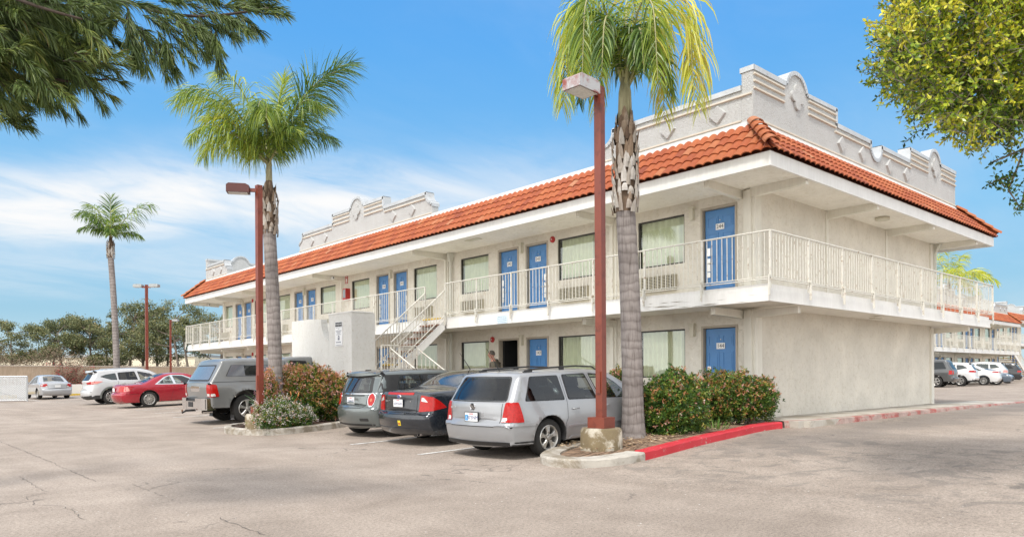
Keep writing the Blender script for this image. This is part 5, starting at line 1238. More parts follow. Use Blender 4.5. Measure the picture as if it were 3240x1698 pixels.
def cglass(name, tint, k0):
    m = bpy.data.materials.new(name); nt = NT(m); MATS[name] = m
    out = nt.n('ShaderNodeOutputMaterial'); tr = nt.n('ShaderNodeBsdfTransparent'); tr.inputs[0].default_value = (*tint, 1)
    gl = nt.n('ShaderNodeBsdfGlossy'); gl.inputs['Roughness'].default_value = .015; lw = nt.n('ShaderNodeLayerWeight'); lw.inputs[0].default_value = .5
    mx = nt.n('ShaderNodeMixShader'); nt.l(math_(nt, 'MULTIPLY_ADD', math_(nt, 'POWER', lw.outputs['Facing'], 3.), .8, k0), mx.inputs[0])
    nt.l(tr.outputs[0], mx.inputs[1]); nt.l(gl.outputs[0], mx.inputs[2]); nt.l(mx.outputs[0], out.inputs[0]); return m
CGLASS = cglass('car_glass', (.30, .33, .33), .055)
CGLIGHT = cglass('car_glass_clear', (.72, .80, .77), .10)
SEAT = mat('seat_cloth', (.075, .075, .08), .9, var=.2); SEATL = mat('seat_cloth_beige', (.42, .39, .34), .8, var=.1)
BLK = mat('black_plastic', (.025, .025, .026), .55, var=.2, vscale=8)
RUB = mat('tyre_rubber', (.022, .021, .020), .85, var=.25, vscale=10)
RIM = mat('alloy_rim', (.50, .49, .47), .32, metal=.75, var=.1, vscale=8)
RIMD = mat('brake_dark', (.05, .045, .04), .7, metal=.3)
CHR = mat('chrome', (.75, .75, .76), .1, metal=1)
TL = mat('tail_lamp_red', (.40, .008, .006), .25, spec=.3, coat=.25, var=.25, vscale=30)
TLO = mat('tail_lamp_orange', (.55, .09, .01), .15, coat=1)
CLR = mat('clear_lamp', (.62, .62, .60), .12, coat=1, var=.2, vscale=60)
PNK = mat('sun_faded_lamp', (.62, .20, .17), .2, coat=1)
WHP = mat('plate_white', (.72, .72, .72), .45)
def cr(pts, n=5):
    """smooth open curve; a third entry 's' keeps a corner sharp"""
    out = []; seg = []; runs = []; 
    for p in pts:
        seg.append(np.array(p[:2], float))
        if len(p) > 2 and len(seg) > 1: runs.append(seg); seg = [np.array(p[:2], float)]
    if len(seg) > 1: runs.append(seg)
    for r in runs: o = smooth_poly([np.append(q, 0) for q in r], n, False); out += [q[:2] for q in o][(1 if out else 0):]
    return out
def rp(pts, r=.05, n=4):
    out = []; N = len(pts)
    for i in range(N):
        a, p, b = (np.array(pts[(i+k) % N], float) for k in (-1, 0, 1)); da = np.linalg.norm(a-p); db = np.linalg.norm(b-p); ra = min(r, da*.45, db*.45)
        s = p+(a-p)/da*ra; e = p+(b-p)/db*ra
        for k in range(n+1): t = k/n; out.append(tuple((1-t)**2*s+2*t*(1-t)*p+t*t*e))
    return out
def flat_fill(poly, step, holes=()):
    bm = bmesh.new(); vs = [bm.verts.new((x, y, 0)) for x, y in poly]; bm.faces.new(vs)
    xs_ = [p[0] for p in poly]; ys_ = [p[1] for p in poly]
    for lo, hi, ax in ((min(xs_), max(xs_), 0), (min(ys_), max(ys_), 1)):
        k = lo+step
        while k < hi-step*.3:
            no = (1, 0, 0) if ax == 0 else (0, 1, 0); co = (k, 0, 0) if ax == 0 else (0, k, 0)
            bmesh.ops.bisect_plane(bm, geom=bm.verts[:]+bm.edges[:]+bm.faces[:], plane_co=co, plane_no=no, dist=1e-5); k += step
    for h in holes:
        h = [np.array(q, float) for q in h]
        for a, b in zip(h, h[1:]+h[:1]): bmesh.ops.bisect_plane(bm, geom=bm.verts[:]+bm.edges[:]+bm.faces[:], plane_co=(a[0], a[1], 0), plane_no=(-(b-a)[1], (b-a)[0], 0), dist=1e-5)
        dele = []
        for f in bm.faces:
            c = f.calc_center_median(); q = np.array([c.x, c.y]); k = [np.cross(b-a, q-a) for a, b in zip(h, h[1:]+h[:1])]
            if all(v > 0 for v in k) or all(v < 0 for v in k): dele.append(f)
        bmesh.ops.delete(bm, geom=dele, context='FACES')
    bmesh.ops.remove_doubles(bm, verts=bm.verts, dist=.0015)
    bmesh.ops.triangulate(bm, faces=[f for f in bm.faces if len(f.verts) > 4]); return bm
class Car:
    def __init__(s, label, loc, heading, sp):
        s.sp = sp; s.L = sp['L']; s.W = sp['W']; s.R = sp['R']; s.paint = sp['paint']
        s.root = thing(sp.get('name', 'parked_car'), label, sp.get('cat', 'car'), (loc[0], loc[1], gz(loc[0]) if len(loc) < 3 else loc[2]), math.radians(heading), sp.get('group'))
        s.root.rotation_euler[1] = -math.radians(sp.get('pitch', 0)); s.root.scale[2] = sp.get('zs', 1)
        s.body()
        for k, x in (('r', sp['xr']), ('f', sp['xf'])):
            for side in (-1, 1): s.wheel(x, side)
    def belt(s, x): a, b = s.sp['belt']; return a+(b-a)*x/s.L
    def Y(s, x, z):
        W = s.W; L = s.L; tr = s.sp.get('taper_r', (.55, .12)); tf = s.sp.get('taper_f', (.8, .20))
        w = W
        if x < tr[0]: w -= tr[1]*((tr[0]-x)/tr[0])**2.2
        if x > L-tf[0]: w -= tf[1]*((x-L+tf[0])/tf[0])**2.0
        zb = s.belt(x); zm = s.sp.get('zmax', .62)
        if z > zb: w -= .035+(z-zb)*s.sp.get('tum', .36)
        elif z > zm: w -= .035*((z-zm)/(zb-zm))**2
        else: w -= .055*((zm-z)/(zm-.15))**2
        fl = s.sp.get('flare', 0)
        if fl and z < s.R*2.3:
            for xw in (s.sp['xr'], s.sp['xf']):
                d = math.hypot(x-xw, z-s.R)/(s.R+.05); w += fl*math.exp(-((d-1.05)/.28)**2)*(1 if z < zb else 0)
        return w
    def body(s):
        sp = s.sp; top = cr(sp['top'], 6)
        R = s.R; Ra = R+sp.get('archgap', .055); zb = sp.get('zbot', .20)
        def archpts(xc):
            a0 = math.asin(max(-1, min(1, (zb-R)/Ra))); n = 22
            return [(xc+Ra*math.cos(a0+(PI-2*a0)*i/n), R+Ra*math.sin(a0+(PI-2*a0)*i/n)) for i in range(n+1)]
        # outline: rear bottom -> up and over -> front bottom -> back along the sill with both arches
        bot = []; f0 = top[-1]; r0 = top[0]
        def seg(a, b, z): n = max(1, int(abs(a-b)/.12)); return [(a+(b-a)*i/n, z) for i in range(1, n)]
        af = archpts(sp['xf']); ar = archpts(sp['xr'])
        bot += seg(f0[0], af[0][0], zb)+af+seg(af[-1][0], ar[0][0], zb)+ar+seg(ar[-1][0], r0[0], zb)
        out = [np.array(p) for p in top]+[np.array(p) for p in bot]; nt_ = len(top); N = len(out)
        # per-point corner radius and inward normals
        rad = np.array([sp.get('rtop', .075) if i < nt_ else .012 for i in range(N)])
        for i in range(nt_):
            t = out[min(i+1, nt_-1)]-out[max(i-1, 0)]; t = t/np.linalg.norm(t)
            if abs(t[1]) > .75: rad[i] = sp.get('rend', .075)
            if i < 2 or i > nt_-3: rad[i] = .02
        for _ in range(3): rad = (np.roll(rad, 1)+rad*2+np.roll(rad, -1))/4
        nin = []
        for i in range(N):
            t = out[(i+1) % N]-out[i-1]; t = t/max(1e-9, np.linalg.norm(t)); nin.append(np.array([t[1], -t[0]]))
        nin = np.array(nin); O = np.array(out)
        c = O.mean(0)
        # orientation check
        A = sum(O[i-1][0]*O[i][1]-O[i][0]*O[i-1][1] for i in range(N)); 
        if A > 0: nin = -nin
        rings = []
        for th in (0, 30, 60, 90):
            t = math.radians(th); q = O+nin*(rad*(1-math.cos(t)))[:, None]; rings.append([(q[i][0], q[i][1], rad[i]*(1-math.sin(t))) for i in range(N)])
        inner = [(a, b) for a, b, _ in rings[-1]]
        bm = flat_fill(inner, .09)
        bmesh.ops.recalc_face_normals(bm, faces=bm.faces)
        fl = [[(v.co.x, v.co.y) for v in f.verts] for f in bm.faces]; bm.free()
        V = []; Fc = []; M = []; idx = {}
        def vid(p):
            k = (round(p[0], 4), round(p[1], 4), round(p[2], 4))
            if k not in idx: idx[k] = len(V); V.append(p)
            return idx[k]
        for f in fl:
            for sd in (1, -1):
                ids = [vid((x, sd*s.Y(x, z), z)) for x, z in f]
                if len(set(ids)) > 2: Fc.append(ids if sd < 0 else ids[::-1]); cz = sum(z for _, z in f)/len(f); M.append(1 if cz < sp.get('clad', 0) else 0)
        for k in range(3):
            for i in range(N):
                j = (i+1) % N
                for sd in (1, -1):
                    q = [vid((a[0], sd*(s.Y(a[0], a[1])-a[2]), a[1])) for a in (rings[k][i], rings[k][j], rings[k+1][j], rings[k+1][i])]
                    q2 = []
                    for a in q:
                        if a not in q2: q2.append(a)
                    if len(q2) > 2: Fc.append(q2); M.append(1 if (i >= nt_-1 or O[i][1] < sp.get('clad', 0)) else 0)
        nx = 10; bow_r = sp.get('bow_r', .09); bow_f = sp.get('bow_f', .16); crown = sp.get('crown', .035)
        for i in range(N):
            j = (i+1) % N
            def P(k, u):
                y = (s.Y(O[k][0], O[k][1])-rad[k]); n = -nin[k]; b = 0
                if k < nt_: b = (bow_r if O[k][0] < s.L*.5 else bow_f)*abs(n[0])**2+crown*abs(n[1])**2
                b *= (1-u*u); return (O[k][0]+n[0]*b, y*u, O[k][1]+n[1]*b)
            for m_ in range(nx):
                u0, u1 = -1+2*m_/nx, -1+2*(m_+1)/nx
                q = [vid(P(i, u0)), vid(P(j, u0)), vid(P(j, u1)), vid(P(i, u1))]
                if len(set(q)) == 4: Fc.append(q); M.append(1 if (i >= nt_-1 or (O[i][1] < sp.get('clad', 0))) else 0)
        me = bpy.data.meshes.new('body'); me.from_pydata(V, [], Fc); me.update()
        b2 = bmesh.new(); b2.from_mesh(me); b2.faces.ensure_lookup_table()
        for f, m_ in zip(b2.faces, M): f.material_index = m_
        bmesh.ops.remove_doubles(b2, verts=b2.verts, dist=.0006); bmesh.ops.recalc_face_normals(b2, faces=b2.faces); b2.to_mesh(me)
        s.bvh = BVHTree.FromBMesh(b2)
        for view, poly in sp.get('holes', []):
            for side_ in ((-1, 1) if view == 'side' else (1,)):
                d = Vector({'side': (0, -side_, 0), 'rear': (1, 0, 0), 'front': (-1, 0, 0), 'top': (0, 0, -1)}[view])
                ix = {'side': (0, 2), 'rear': (1, 2), 'front': (1, 2), 'top': (0, 1)}[view]
                pc = np.mean(poly, 0); pl = [np.array(q)+(pc-np.array(q))/np.linalg.norm(pc-np.array(q))*.022 for q in poly]
                lo = np.min(pl, 0)-.02; hi = np.max(pl, 0)+.02
                def near(f):
                    c_ = f.calc_center_median(); xs_ = [v.co[ix[0]] for v in f.verts]; zs_ = [v.co[ix[1]] for v in f.verts]
                    return f.normal.dot(d) < -.25 and max(xs_) > lo[0] and min(xs_) < hi[0] and max(zs_) > lo[1] and min(zs_) < hi[1] and (view != 'side' or c_.y*side_ > .2) and not (view == 'top' and c_.z < .7)
                for a_, b_ in zip(pl, pl[1:]+pl[:1]):
                    e_ = b_-a_; no = [0, 0, 0]; no[ix[0]] = -e_[1]; no[ix[1]] = e_[0]; co = [0, 0, 0]; co[ix[0]] = a_[0]; co[ix[1]] = a_[1]
                    fs = [f for f in b2.faces if near(f)]; es = list({e for f in fs for e in f.edges}); vs_ = list({v for f in fs for v in f.verts})
                    bmesh.ops.bisect_plane(b2, geom=fs+es+vs_, plane_co=co, plane_no=no, dist=1e-5)
                b2.normal_update(); sgn = None; dele = []
                for f in b2.faces:
                    if not near(f): continue
                    c_ = f.calc_center_median(); q = np.array([c_[ix[0]], c_[ix[1]]])
                    cr_ = [np.cross(b_-a_, q-a_) for a_, b_ in zip(pl, pl[1:]+pl[:1])]
                    if all(k > 0 for k in cr_) or all(k < 0 for k in cr_): dele.append(f)
                bmesh.ops.delete(b2, geom=dele, context='FACES')
        b2.to_mesh(me); b2.free()
        s.bodyo = link_mesh('body', me, s.root, [s.paint, BLK], True, 38)
    def decal(s, poly, view, off, m, name, parent=None, step=.10, r=.03, both=False, skirt=True, hole=0, holes=()):
        """conform a 2D panel onto the bodywork. view: side -> (x,z); rear/front -> (y,z); top -> (x,y)"""
        if hole: pc = np.mean(poly, 0); holes = [[np.array(q)+(pc-np.array(q))/np.linalg.norm(pc-np.array(q))*hole for q in poly]]
        poly = rp(poly, r) if r else poly; res = []
        for sd in ((-1, 1) if both else ((-1,) if view == 'side' else (1,))):
            bm = flat_fill(poly, step, holes)
            for v in bm.verts:
                a, b = v.co.x, v.co.y
                if view == 'side': o, d = Vector((a, sd*3, b)), Vector((0, -sd, 0))
                elif view == 'left': o, d = Vector((a, 3, b)), Vector((0, -1, 0))
                elif view == 'rear': o, d = Vector((-2, a, b)), Vector((1, 0, 0))
                elif view == 'front': o, d = Vector((s.L+2, a, b)), Vector((-1, 0, 0))
                else: o, d = Vector((a, b, 4)), Vector((0, 0, -1))
                h = s.bvh.ray_cast(o, d)
                if h[0] is None: h = s.bvh.find_nearest(o+d*2.2)
                nn_ = h[1] if h[1].dot(d) < 0 else -h[1]; v.co = h[0]+nn_*off
                v.normal = nn_
            if skirt:
                eb = [e for e in bm.edges if e.is_boundary]; r_ = bmesh.ops.extrude_edge_only(bm, edges=eb); dd = Vector(d)
                for g in r_['geom']:
                    if isinstance(g, bmesh.types.BMVert): g.co += dd*(off+.006)
            bmesh.ops.recalc_face_normals(bm, faces=bm.faces)
            fs = [f for f in bm.faces]; 
            if fs and sum(f.normal.dot(d) for f in fs) > 0: bmesh.ops.reverse_faces(bm, faces=bm.faces)
            me = bpy.data.meshes.new(name); bm.to_mesh(me); bm.free(); res.append(link_mesh(name, me, parent or s.root, [m], True, 40))
        return res
    def seam(s, pts, view='side', w=.007, both=True, m=None):
        """narrow dark shut line that follows the bodywork"""
        for sd in ((-1, 1) if (both and view == 'side') else (-1,)):
            mb = MB(); P = []
            pts2 = []
            for a, b in zip(pts, pts[1:]):
                a = np.array(a); b = np.array(b); n = max(1, int(np.linalg.norm(b-a)/.05)); pts2 += [a+(b-a)*i/n for i in range(n)]
            pts2.append(np.array(pts[-1]))
            for a, b in pts2:
                o, d = {'side': (Vector((a, sd*3, b)), Vector((0, -sd, 0))), 'rear': (Vector((-2, a, b)), Vector((1, 0, 0))), 'top': (Vector((a, b, 4)), Vector((0, 0, -1)))}[view]
                h = s.bvh.ray_cast(o, d); P.append((h[0], h[1] if h[1].dot(d) < 0 else -h[1]) if h[0] else None)
            for a, b in zip(P, P[1:]):
                if a is None or b is None or (b[0]-a[0]).length > .3: continue
                t = (b[0]-a[0]).normalized(); w1 = t.cross(a[1]).normalized()*w/2; mb.quad(a[0]-w1+a[1]*.0025, a[0]+w1+a[1]*.0025, b[0]+w1+b[1]*.0025, b[0]-w1+b[1]*.0025)
            if mb.f: mb.build('shut_line', m or DARK, s.root, fix=False)
    def wheel(s, x, side):
        sp = s.sp; R = s.R; w = sp.get('tw', .205); yo = s.W-sp.get('tuck', .035); rr = sp.get('rim', .62)*R
        e = empty('wheel', (x, side*yo, R), 0 if side < 0 else PI, s.root)   # local -y is outward
        cache = sp.setdefault('_wheel', {})
        if not cache:
            mb = MB(); mb.lathe([(rr, .02), (rr+.01, .0), (R-.03, -.0), (R-.008, .018), (R, .045), (R, w-.045), (R-.008, w-.02), (R-.035, w), (rr, w-.01)], 44, (0, 0, 0), 'y')
            for k in range(4):
                yy = .05+k*(w-.10)/3; mb.lathe([(R+.0015, yy-.006), (R+.0015, yy+.006)], 44, (0, 0, 0), 'y')
            cache['tyre'] = mb.build('tyre', RUB, e, smooth=True, sharp=50)
            mb = MB(); mb.lathe([(rr+.006, .004), (rr-.004, -.004), (rr-.016, .004), (rr-.024, .03), (rr-.03, .10)], 44, (0, 0, 0), 'y')
            ns, style = sp.get('spokes', (5, 'wide')); 
            for k in range(ns):
                a = 2*PI*k/ns+PI/2
                def Pp(r, t, y): return (r*math.cos(a)-t*math.sin(a), y, r*math.sin(a)+t*math.cos(a))
                if style == 'wide': secs = [(.045, .030, .012), (.10, .030, .006), (rr*.62, .036, .010), (rr-.02, .062, .016)]
                elif style == 'slim': secs = [(.045, .018, .012), (rr*.5, .014, .008), (rr-.015, .020, .012)]
                else: secs = [(.04, .024, .010), (rr*.55, .020, .006), (rr-.015, .034, .012)]
                for lo in ([0] if style != 'split' else [-1, 1]):
                    prev = None
                    for r_, hw, y in secs:
                        off = lo*(r_/rr)*.052; ring = [Pp(r_, off-hw, y+.012), Pp(r_, off-hw*.7, y), Pp(r_, off+hw*.7, y), Pp(r_, off+hw, y+.012), Pp(r_, off+hw, y+.04), Pp(r_, off-hw, y+.04)]
                        if prev:
                            k0 = len(mb.v); mb.add(prev+ring, [(i, (i+1) % 6, 6+(i+1) % 6, 6+i) for i in range(6)])
                        prev = ring
            mb.lathe([(0, .0), (.028, .0), (.034, .006), (.062, .010), (.07, .03)], 24, (0, 0, 0), 'y')
            cache['rim'] = mb.build('rim', sp.get('rimmat', RIM), e, smooth=True, sharp=35)
            mb = MB(); mb.lathe([(0, .07), (rr*.66, .07), (rr*.68, .085)], 28, (0, 0, 0), 'y').lathe([(rr-.03, .10), (0, .12)], 28, (0, 0, 0), 'y')
            for k in range(5):
                a = 2*PI*k/5+.6; mb.lathe([(0, -.002), (.008, -.002), (.008, .012)], 8, (.048*math.cos(a), .0, .048*math.sin(a)), 'y')
            cache['brake'] = mb.build('brake_disc', RIMD, e, smooth=True, sharp=40)
        else:
            for k, o in cache.items(): c = o.copy(); COL.objects.link(c); c.parent = e
        return e
    def handle(s, x, z, both=True, m=None, parent=None):
        for sd in ((-1, 1) if both else (-1,)):
            y = s.Y(x, z); mb = MB(); mb.tube([(x-.08, sd*(y-.002), z-.004), (x-.065, sd*(y+.026), z), (x+.055, sd*(y+.026), z+.004), (x+.07, sd*(y-.002), z+.004)], [.010, .013, .013, .010], 8); mb.build('door_handle', m or s.paint, s.root, smooth=True)
    def mirror(s, x, z):
        for sd in (-1, 1):
            y = s.Y(x, z); mb = MB(); mb.tube([(x, sd*y, z), (x+.02, sd*(y+.05), z+.03), (x+.02, sd*(y+.10), z+.05), (x+.02, sd*(y+.20), z+.05), (x+.02, sd*(y+.235), z+.05)], [.02, .035, .075, .07, .03], 10); mb.build('door_mirror', s.paint, s.root, smooth=True)
    def plate(s, z, txt, y=0, tilt=0, w=.30, frame=True, base=WHP, tm=None, size=.078, red=True, wheelchair=False):
        hs = [s.bvh.ray_cast(Vector((-2, y+a*w/2, z+b*.07)), Vector((1, 0, 0)))[0] for a in (-1, 1) for b in (-1, 1)]; x = min(h.x for h in hs if h)-.012
        if frame: f = MB().box((x-.006, y-w/2-.012, z-.085), (x+.01, y+w/2+.012, z+.085)).build('plate_frame', BLK, s.root)
        p = MB().box((x-.010, y-w/2, z-.073), (x-.0062, y+w/2, z+.073)).build('number_plate', base, s.root)
        if txt: text(txt, size, (x-.0112, y-(.035 if wheelchair else 0), z-.012), (0, -1, 0), (0, 0, 1), tm or mat('plate_navy', (.04, .06, .20), .5), 'plate_lettering', p, .0006).parent = s.root
        if red: MB().box((x-.0112, y-w*.16, z+.045), (x-.0102, y+w*.16, z+.060)).build('plate_header', mat('plate_script_red', (.6, .05, .08), .5), s.root)
        if wheelchair:
            bl = mat('wheelchair_blue', (.04, .30, .62), .5); MB().box((x-.0112, y+w*.5-.075, z-.06), (x-.0102, y+w*.5-.006, z+.035)).build('blue_square', bl, s.root)
            mb = MB(); cy, cz = y+w*.5-.043, z-.022
            for k in range(14): a, b = PI*.9+k*.28, PI*.9+(k+1)*.28; mb.bar((x-.0116, cy-.018*math.cos(a), cz+.018*math.sin(a)), (x-.0116, cy-.018*math.cos(b), cz+.018*math.sin(b)), .004, .001)
            mb.box((x-.0122, cy-.003, cz), (x-.0114, cy+.004, cz+.036)); mb.box((x-.0122, cy-.016, cz+.002), (x-.0114, cy+.003, cz+.007)); mb.build('wheelchair_symbol', WHP, s.root)
        return x
def interior(c, xs_f, xs_r, zs, m=None, dash=None, wheel_y=.36, w=.48):
    """front seats, rear bench and dashboard seen through the glass"""
    m = m or SEAT; k = c.sp.get('W', .87)/.87
    def seat(x, y, hw, nm):
        mb = MB(); pr = [(x-.02, zs-.12), (x+.48, zs-.08), (x+.50, zs+.05), (x+.06, zs+.06), (x-.10, zs+.55), (x-.20, zs+.56), (x-.14, zs)]
        mb.prism([(a, y-hw, b) for a, b in pr], (0, 2*hw, 0)); mb.build(nm, m, c.root)
        hs = [y] if hw < .35 else [y-.36, y+.36]
        for yy in hs: MB().prism([(x-.17, yy-.12, zs+.60), (x-.10, yy-.12, zs+.60), (x-.12, yy-.10, zs+.77), (x-.19, yy-.10, zs+.77)], (0, .24, 0)).build('headrest', m, c.root)
    for x in xs_f:
        for y in (-.36*k, .36*k): seat(x, y, .23, 'front_seat')
    for x in xs_r: seat(x, 0, .58*k, 'rear_bench')
    if dash:
        MB().prism([(dash-.35, -.66*k, zs+.02), (dash-.30, -.66*k, zs+.32), (dash+.15, -.62*k, zs+.34), (dash+.2, -.62*k, zs)], (0, 1.30*k, 0)).build('dashboard', BLK, c.root)
        mb = MB(); P = [(dash-.42+.07*math.sin(t), .36*k+.18*math.cos(t), zs+.30+.17*math.sin(t)) for t in [2*PI*i/18 for i in range(19)]]; mb.tube(P, .014, 6, cap=False); mb.build('steering_wheel', BLK, c.root)
def side_windows(c, polys, frame=.016, m=None):
    for i, p in enumerate(polys):
        c.decal(p, 'side', .0035, BLK, 'window_frame', r=.04, both=True, hole=.022)
        q = np.array(p); ctr = q.mean(0); q2 = [tuple(v+(ctr-v)/np.linalg.norm(ctr-v)*frame*1.4) for v in q]
        mm = m[i] if m else CGLASS; c.decal(q2, 'side', .0065, mm, 'side_window', r=.035, both=True)

# ---- silver estate
SILV = paint('silver_paint', (.32, .33, .345), .35, .28)
wag = Car('silver estate car with black roof rails parked beside the near island', (-5.70, 2.02), 3, dict(pitch=1.3, zs=.95, holes=[('rear', [(-.64, .975), (.64, .975), (.545, 1.345), (-.545, 1.345)]), ('side', [(.36, .955), (1.29, .935), (1.25, 1.365), (.58, 1.36)]), ('side', [(1.37, .935), (2.13, .92), (1.95, 1.385), (1.35, 1.375)]), ('side', [(2.20, .92), (3.10, .905), (2.72, 1.20), (2.44, 1.345), (2.04, 1.385)]), ('front', [(-.62, 1.0), (.62, 1.0), (.50, 1.34), (-.50, 1.34)])], L=4.40, W=.87, R=.318, xr=.88, xf=3.40, paint=SILV, belt=(.93, .90), tum=.32, zbot=.24, bow_r=.10, rend=.10, rtop=.05, flare=.018, rim=.66, tw=.20,
    top=[(.10, .24), (.05, .30), (.015, .42), (.0, .56, 's'), (.035, .60), (.075, .66), (.085, .80), (.10, .93), (.16, 1.03), (.27, 1.22), (.37, 1.36), (.50, 1.41), (.9, 1.43), (1.6, 1.452), (2.2, 1.44), (2.6, 1.385), (2.95, 1.23), (3.32, 1.02), (3.5, .955), (3.9, .90), (4.2, .80), (4.33, .66), (4.40, .5), (4.38, .34), (4.30, .24)]))
wag.decal([(-.665, .955), (.665, .955), (.565, 1.365), (-.565, 1.365)], 'rear', .004, BLK, 'rear_window_seal', r=.06, step=.08, hole=.045)
wag.decal([(-.64, .975), (.64, .975), (.545, 1.345), (-.545, 1.345)], 'rear', .008, CGLASS, 'rear_window', r=.05, step=.08)
side_windows(wag, [[(.36, .955), (1.29, .935), (1.25, 1.365), (.58, 1.36)], [(1.37, .935), (2.13, .92), (1.95, 1.385), (1.35, 1.375)], [(2.20, .92), (3.10, .905), (2.72, 1.20), (2.44, 1.345), (2.04, 1.385)]], m=[CGLASS, CGLASS, CGLIGHT])
wag.seam([(1.31, .62), (1.33, .90), (1.30, 1.34)]); wag.seam([(2.16, .26), (2.18, .90), (2.00, 1.36)]); wag.seam([(1.31, .62), (1.24, .52), (1.26, .26)]); wag.seam([(3.12, .26), (3.15, .90)]); wag.seam([(.05, .575), (.56, .565)])
for sg in (-1, 1):   # tail lamps wrap round the corner
    wag.decal([(sg*.60, .62), (sg*.785, .62), (sg*.785, .945), (sg*.655, .945)], 'rear', .012, TL, 'tail_lamp', r=.02, step=.05)
    wag.decal([(sg*.605, .625), (sg*.70, .625), (sg*.70, .70), (sg*.618, .70)], 'rear', .015, CLR, 'reverse_lamp', r=.012, step=.04)
wag.decal([(.11, .62), (.30, .62), (.235, .945), (.16, .945)], 'side', .011, TL, 'tail_lamp', r=.02, step=.04, both=True)
wag.decal([(-.70, .24), (.70, .24), (.70, .305), (-.70, .305)], 'rear', .012, BLK, 'bumper_lower', r=.01); wag.decal([(.10, .24), (.50, .24), (.50, .30), (.06, .30)], 'side', .008, BLK, 'bumper_lower', r=.01, both=True)
wag.decal([(-.80, .565), (.80, .565), (.80, .605), (-.80, .605)], 'rear', .014, SILV, 'bumper_strip', r=.01, step=.06); wag.decal([(.03, .565), (.52, .555), (.52, .595), (.06, .605)], 'side', .014, SILV, 'bumper_strip', r=.01, step=.06, both=True)
wag.decal([(1.32, .47), (2.10, .47), (2.10, .505), (1.32, .50)], 'side', .010, SILV, 'side_moulding', r=.012, both=True); wag.decal([(2.20, .47), (3.05, .47), (3.05, .505), (2.20, .505)], 'side', .010, SILV, 'side_moulding', r=.012, both=True)
wag.decal([(1.36, .265), (3.0, .265), (3.0, .30), (1.42, .305)], 'side', .010, SILV, 'sill_moulding', r=.012, both=True)
wag.decal([(-.27, .60), (.27, .60), (.25, .81), (-.25, .81)], 'rear', .002, SILV, 'plate_recess', r=.02, step=.06); wag.seam([(-.60, .93), (-.58, .60), (-.50, .555), (.50, .555), (.58, .60), (.60, .93)], 'rear', .009)
wag.plate(.70, '873NM', wheelchair=True, size=.085)
x0 = wag.bvh.ray_cast(Vector((-2, 0, .88)), Vector((1, 0, 0)))[0].x
bd = MB(); bd.lathe([(.052, -.008), (.056, -.012), (.060, -.008), (.060, .006)], 28, (x0, 0, .875), 'x')
for a, b in (((-.035, .032), (-.006, -.010)), ((-.006, -.010), (0, .008)), ((0, .008), (.006, -.010)), ((.006, -.010), (.035, .032)), ((-.048, .006), (-.022, -.040)), ((-.022, -.040), (0, .0)), ((0, .0), (.022, -.040)), ((.022, -.040), (.048, .006))):
    bd.bar((x0-.010, a[0], .875+a[1]), (x0-.010, b[0], .875+b[1]), .007, .006, up=(1, 0, 0))
bd.build('round_badge', CHR, wag.root); MB().lathe([(0, -.006), (.052, -.006)], 24, (x0, 0, .875), 'x').build('badge_ground', BLK, wag.root)
text('JETTA', .045, (x0+.012, .50, .855), (0, -1, 0), (0, 0, 1), CHR, 'model_lettering', wag.root, .003)
mb = MB(); mb.tube([(x0+.09, .03, 1.0), (x0+.075, -.05, .995), (x0+.078, -.42, 1.0)], .008, 6); mb.lathe([(0, -.02), (.022, -.02), (.03, .02)], 10, (x0+.10, .03, .995), 'x'); mb.build('rear_wiper', BLK, wag.root)
for sd in (-1, 1):
    mb = MB(); y = sd*.545; mb.tube([(.62, y*.97, 1.43), (.74, y, 1.475), (1.3, y, 1.50), (1.9, y, 1.515), (2.35, y*.98, 1.495), (2.50, y*.97, 1.425)], [.016, .017, .015, .015, .015, .012], 8); mb.box((1.48, y-.015, 1.43), (1.58, y+.015, 1.51)); mb.box((.64, y-.018, 1.405), (.80, y+.018, 1.465)); mb.build('roof_rail', BLK, wag.root, smooth=True, sharp=50)
MB().tube([(.62, .0, 1.41), (.60, 0, 1.46), (.32, .0, 1.85)], [.018, .010, .003], 6).build('aerial', BLK, wag.root)
wag.decal([(.72, .70), (.92, .70), (.92, .86), (.72, .86)], 'side', .0035, SILV, 'fuel_flap', r=.045, step=.06)
interior(wag, (2.15,), (1.15,), .55, dash=3.20); wag.handle(1.52, .775); wag.handle(2.36, .785); wag.mirror(2.98, .93)
for sd in (-1, 1): wag.decal([(4.02, .62), (4.28, .58), (4.25, .70), (4.05, .76)], 'side', .006, CLR, 'headlight', both=False) if sd < 0 else None
# ---- dark blue-black saloon
NAVY = paint('dark_navy_paint', (.014, .019, .027), .25, .25)
fus = Car('dark navy saloon with angular tail lamps between the silver estate and the grey hatchback', (-5.42, 4.62), 2, dict(pitch=1.2, zs=.97, holes=[('top', [(.92, -.56), (1.62, -.46), (1.62, .46), (.92, .56)]), ('side', [(1.68, 1.01), (2.42, .985), (2.36, 1.36), (1.98, 1.365), (1.78, 1.33)]), ('side', [(2.50, .985), (3.38, .955), (2.98, 1.24), (2.70, 1.345), (2.44, 1.36)]), ('front', [(-.62, 1.03), (.62, 1.03), (.48, 1.33), (-.48, 1.33)])], L=4.83, W=.915, R=.325, xr=1.10, xf=3.83, paint=NAVY, belt=(.98, .90), tum=.42, zbot=.23, bow_r=.12, rend=.09, rtop=.07, rim=.66, flare=.012,
    top=[(.16, .23), (.08, .27), (.03, .36), (.0, .50), (.01, .60, 's'), (.055, .635), (.085, .70), (.10, .86), (.11, 1.00), (.16, 1.03), (.45, 1.055), (.78, 1.075), (1.05, 1.16), (1.40, 1.33), (1.72, 1.415), (2.1, 1.445), (2.6, 1.43), (3.0, 1.34), (3.35, 1.16), (3.66, 1.0), (3.9, .95), (4.3, .88), (4.65, .78), (4.80, .62), (4.83, .45), (4.78, .30), (4.72, .23)]))
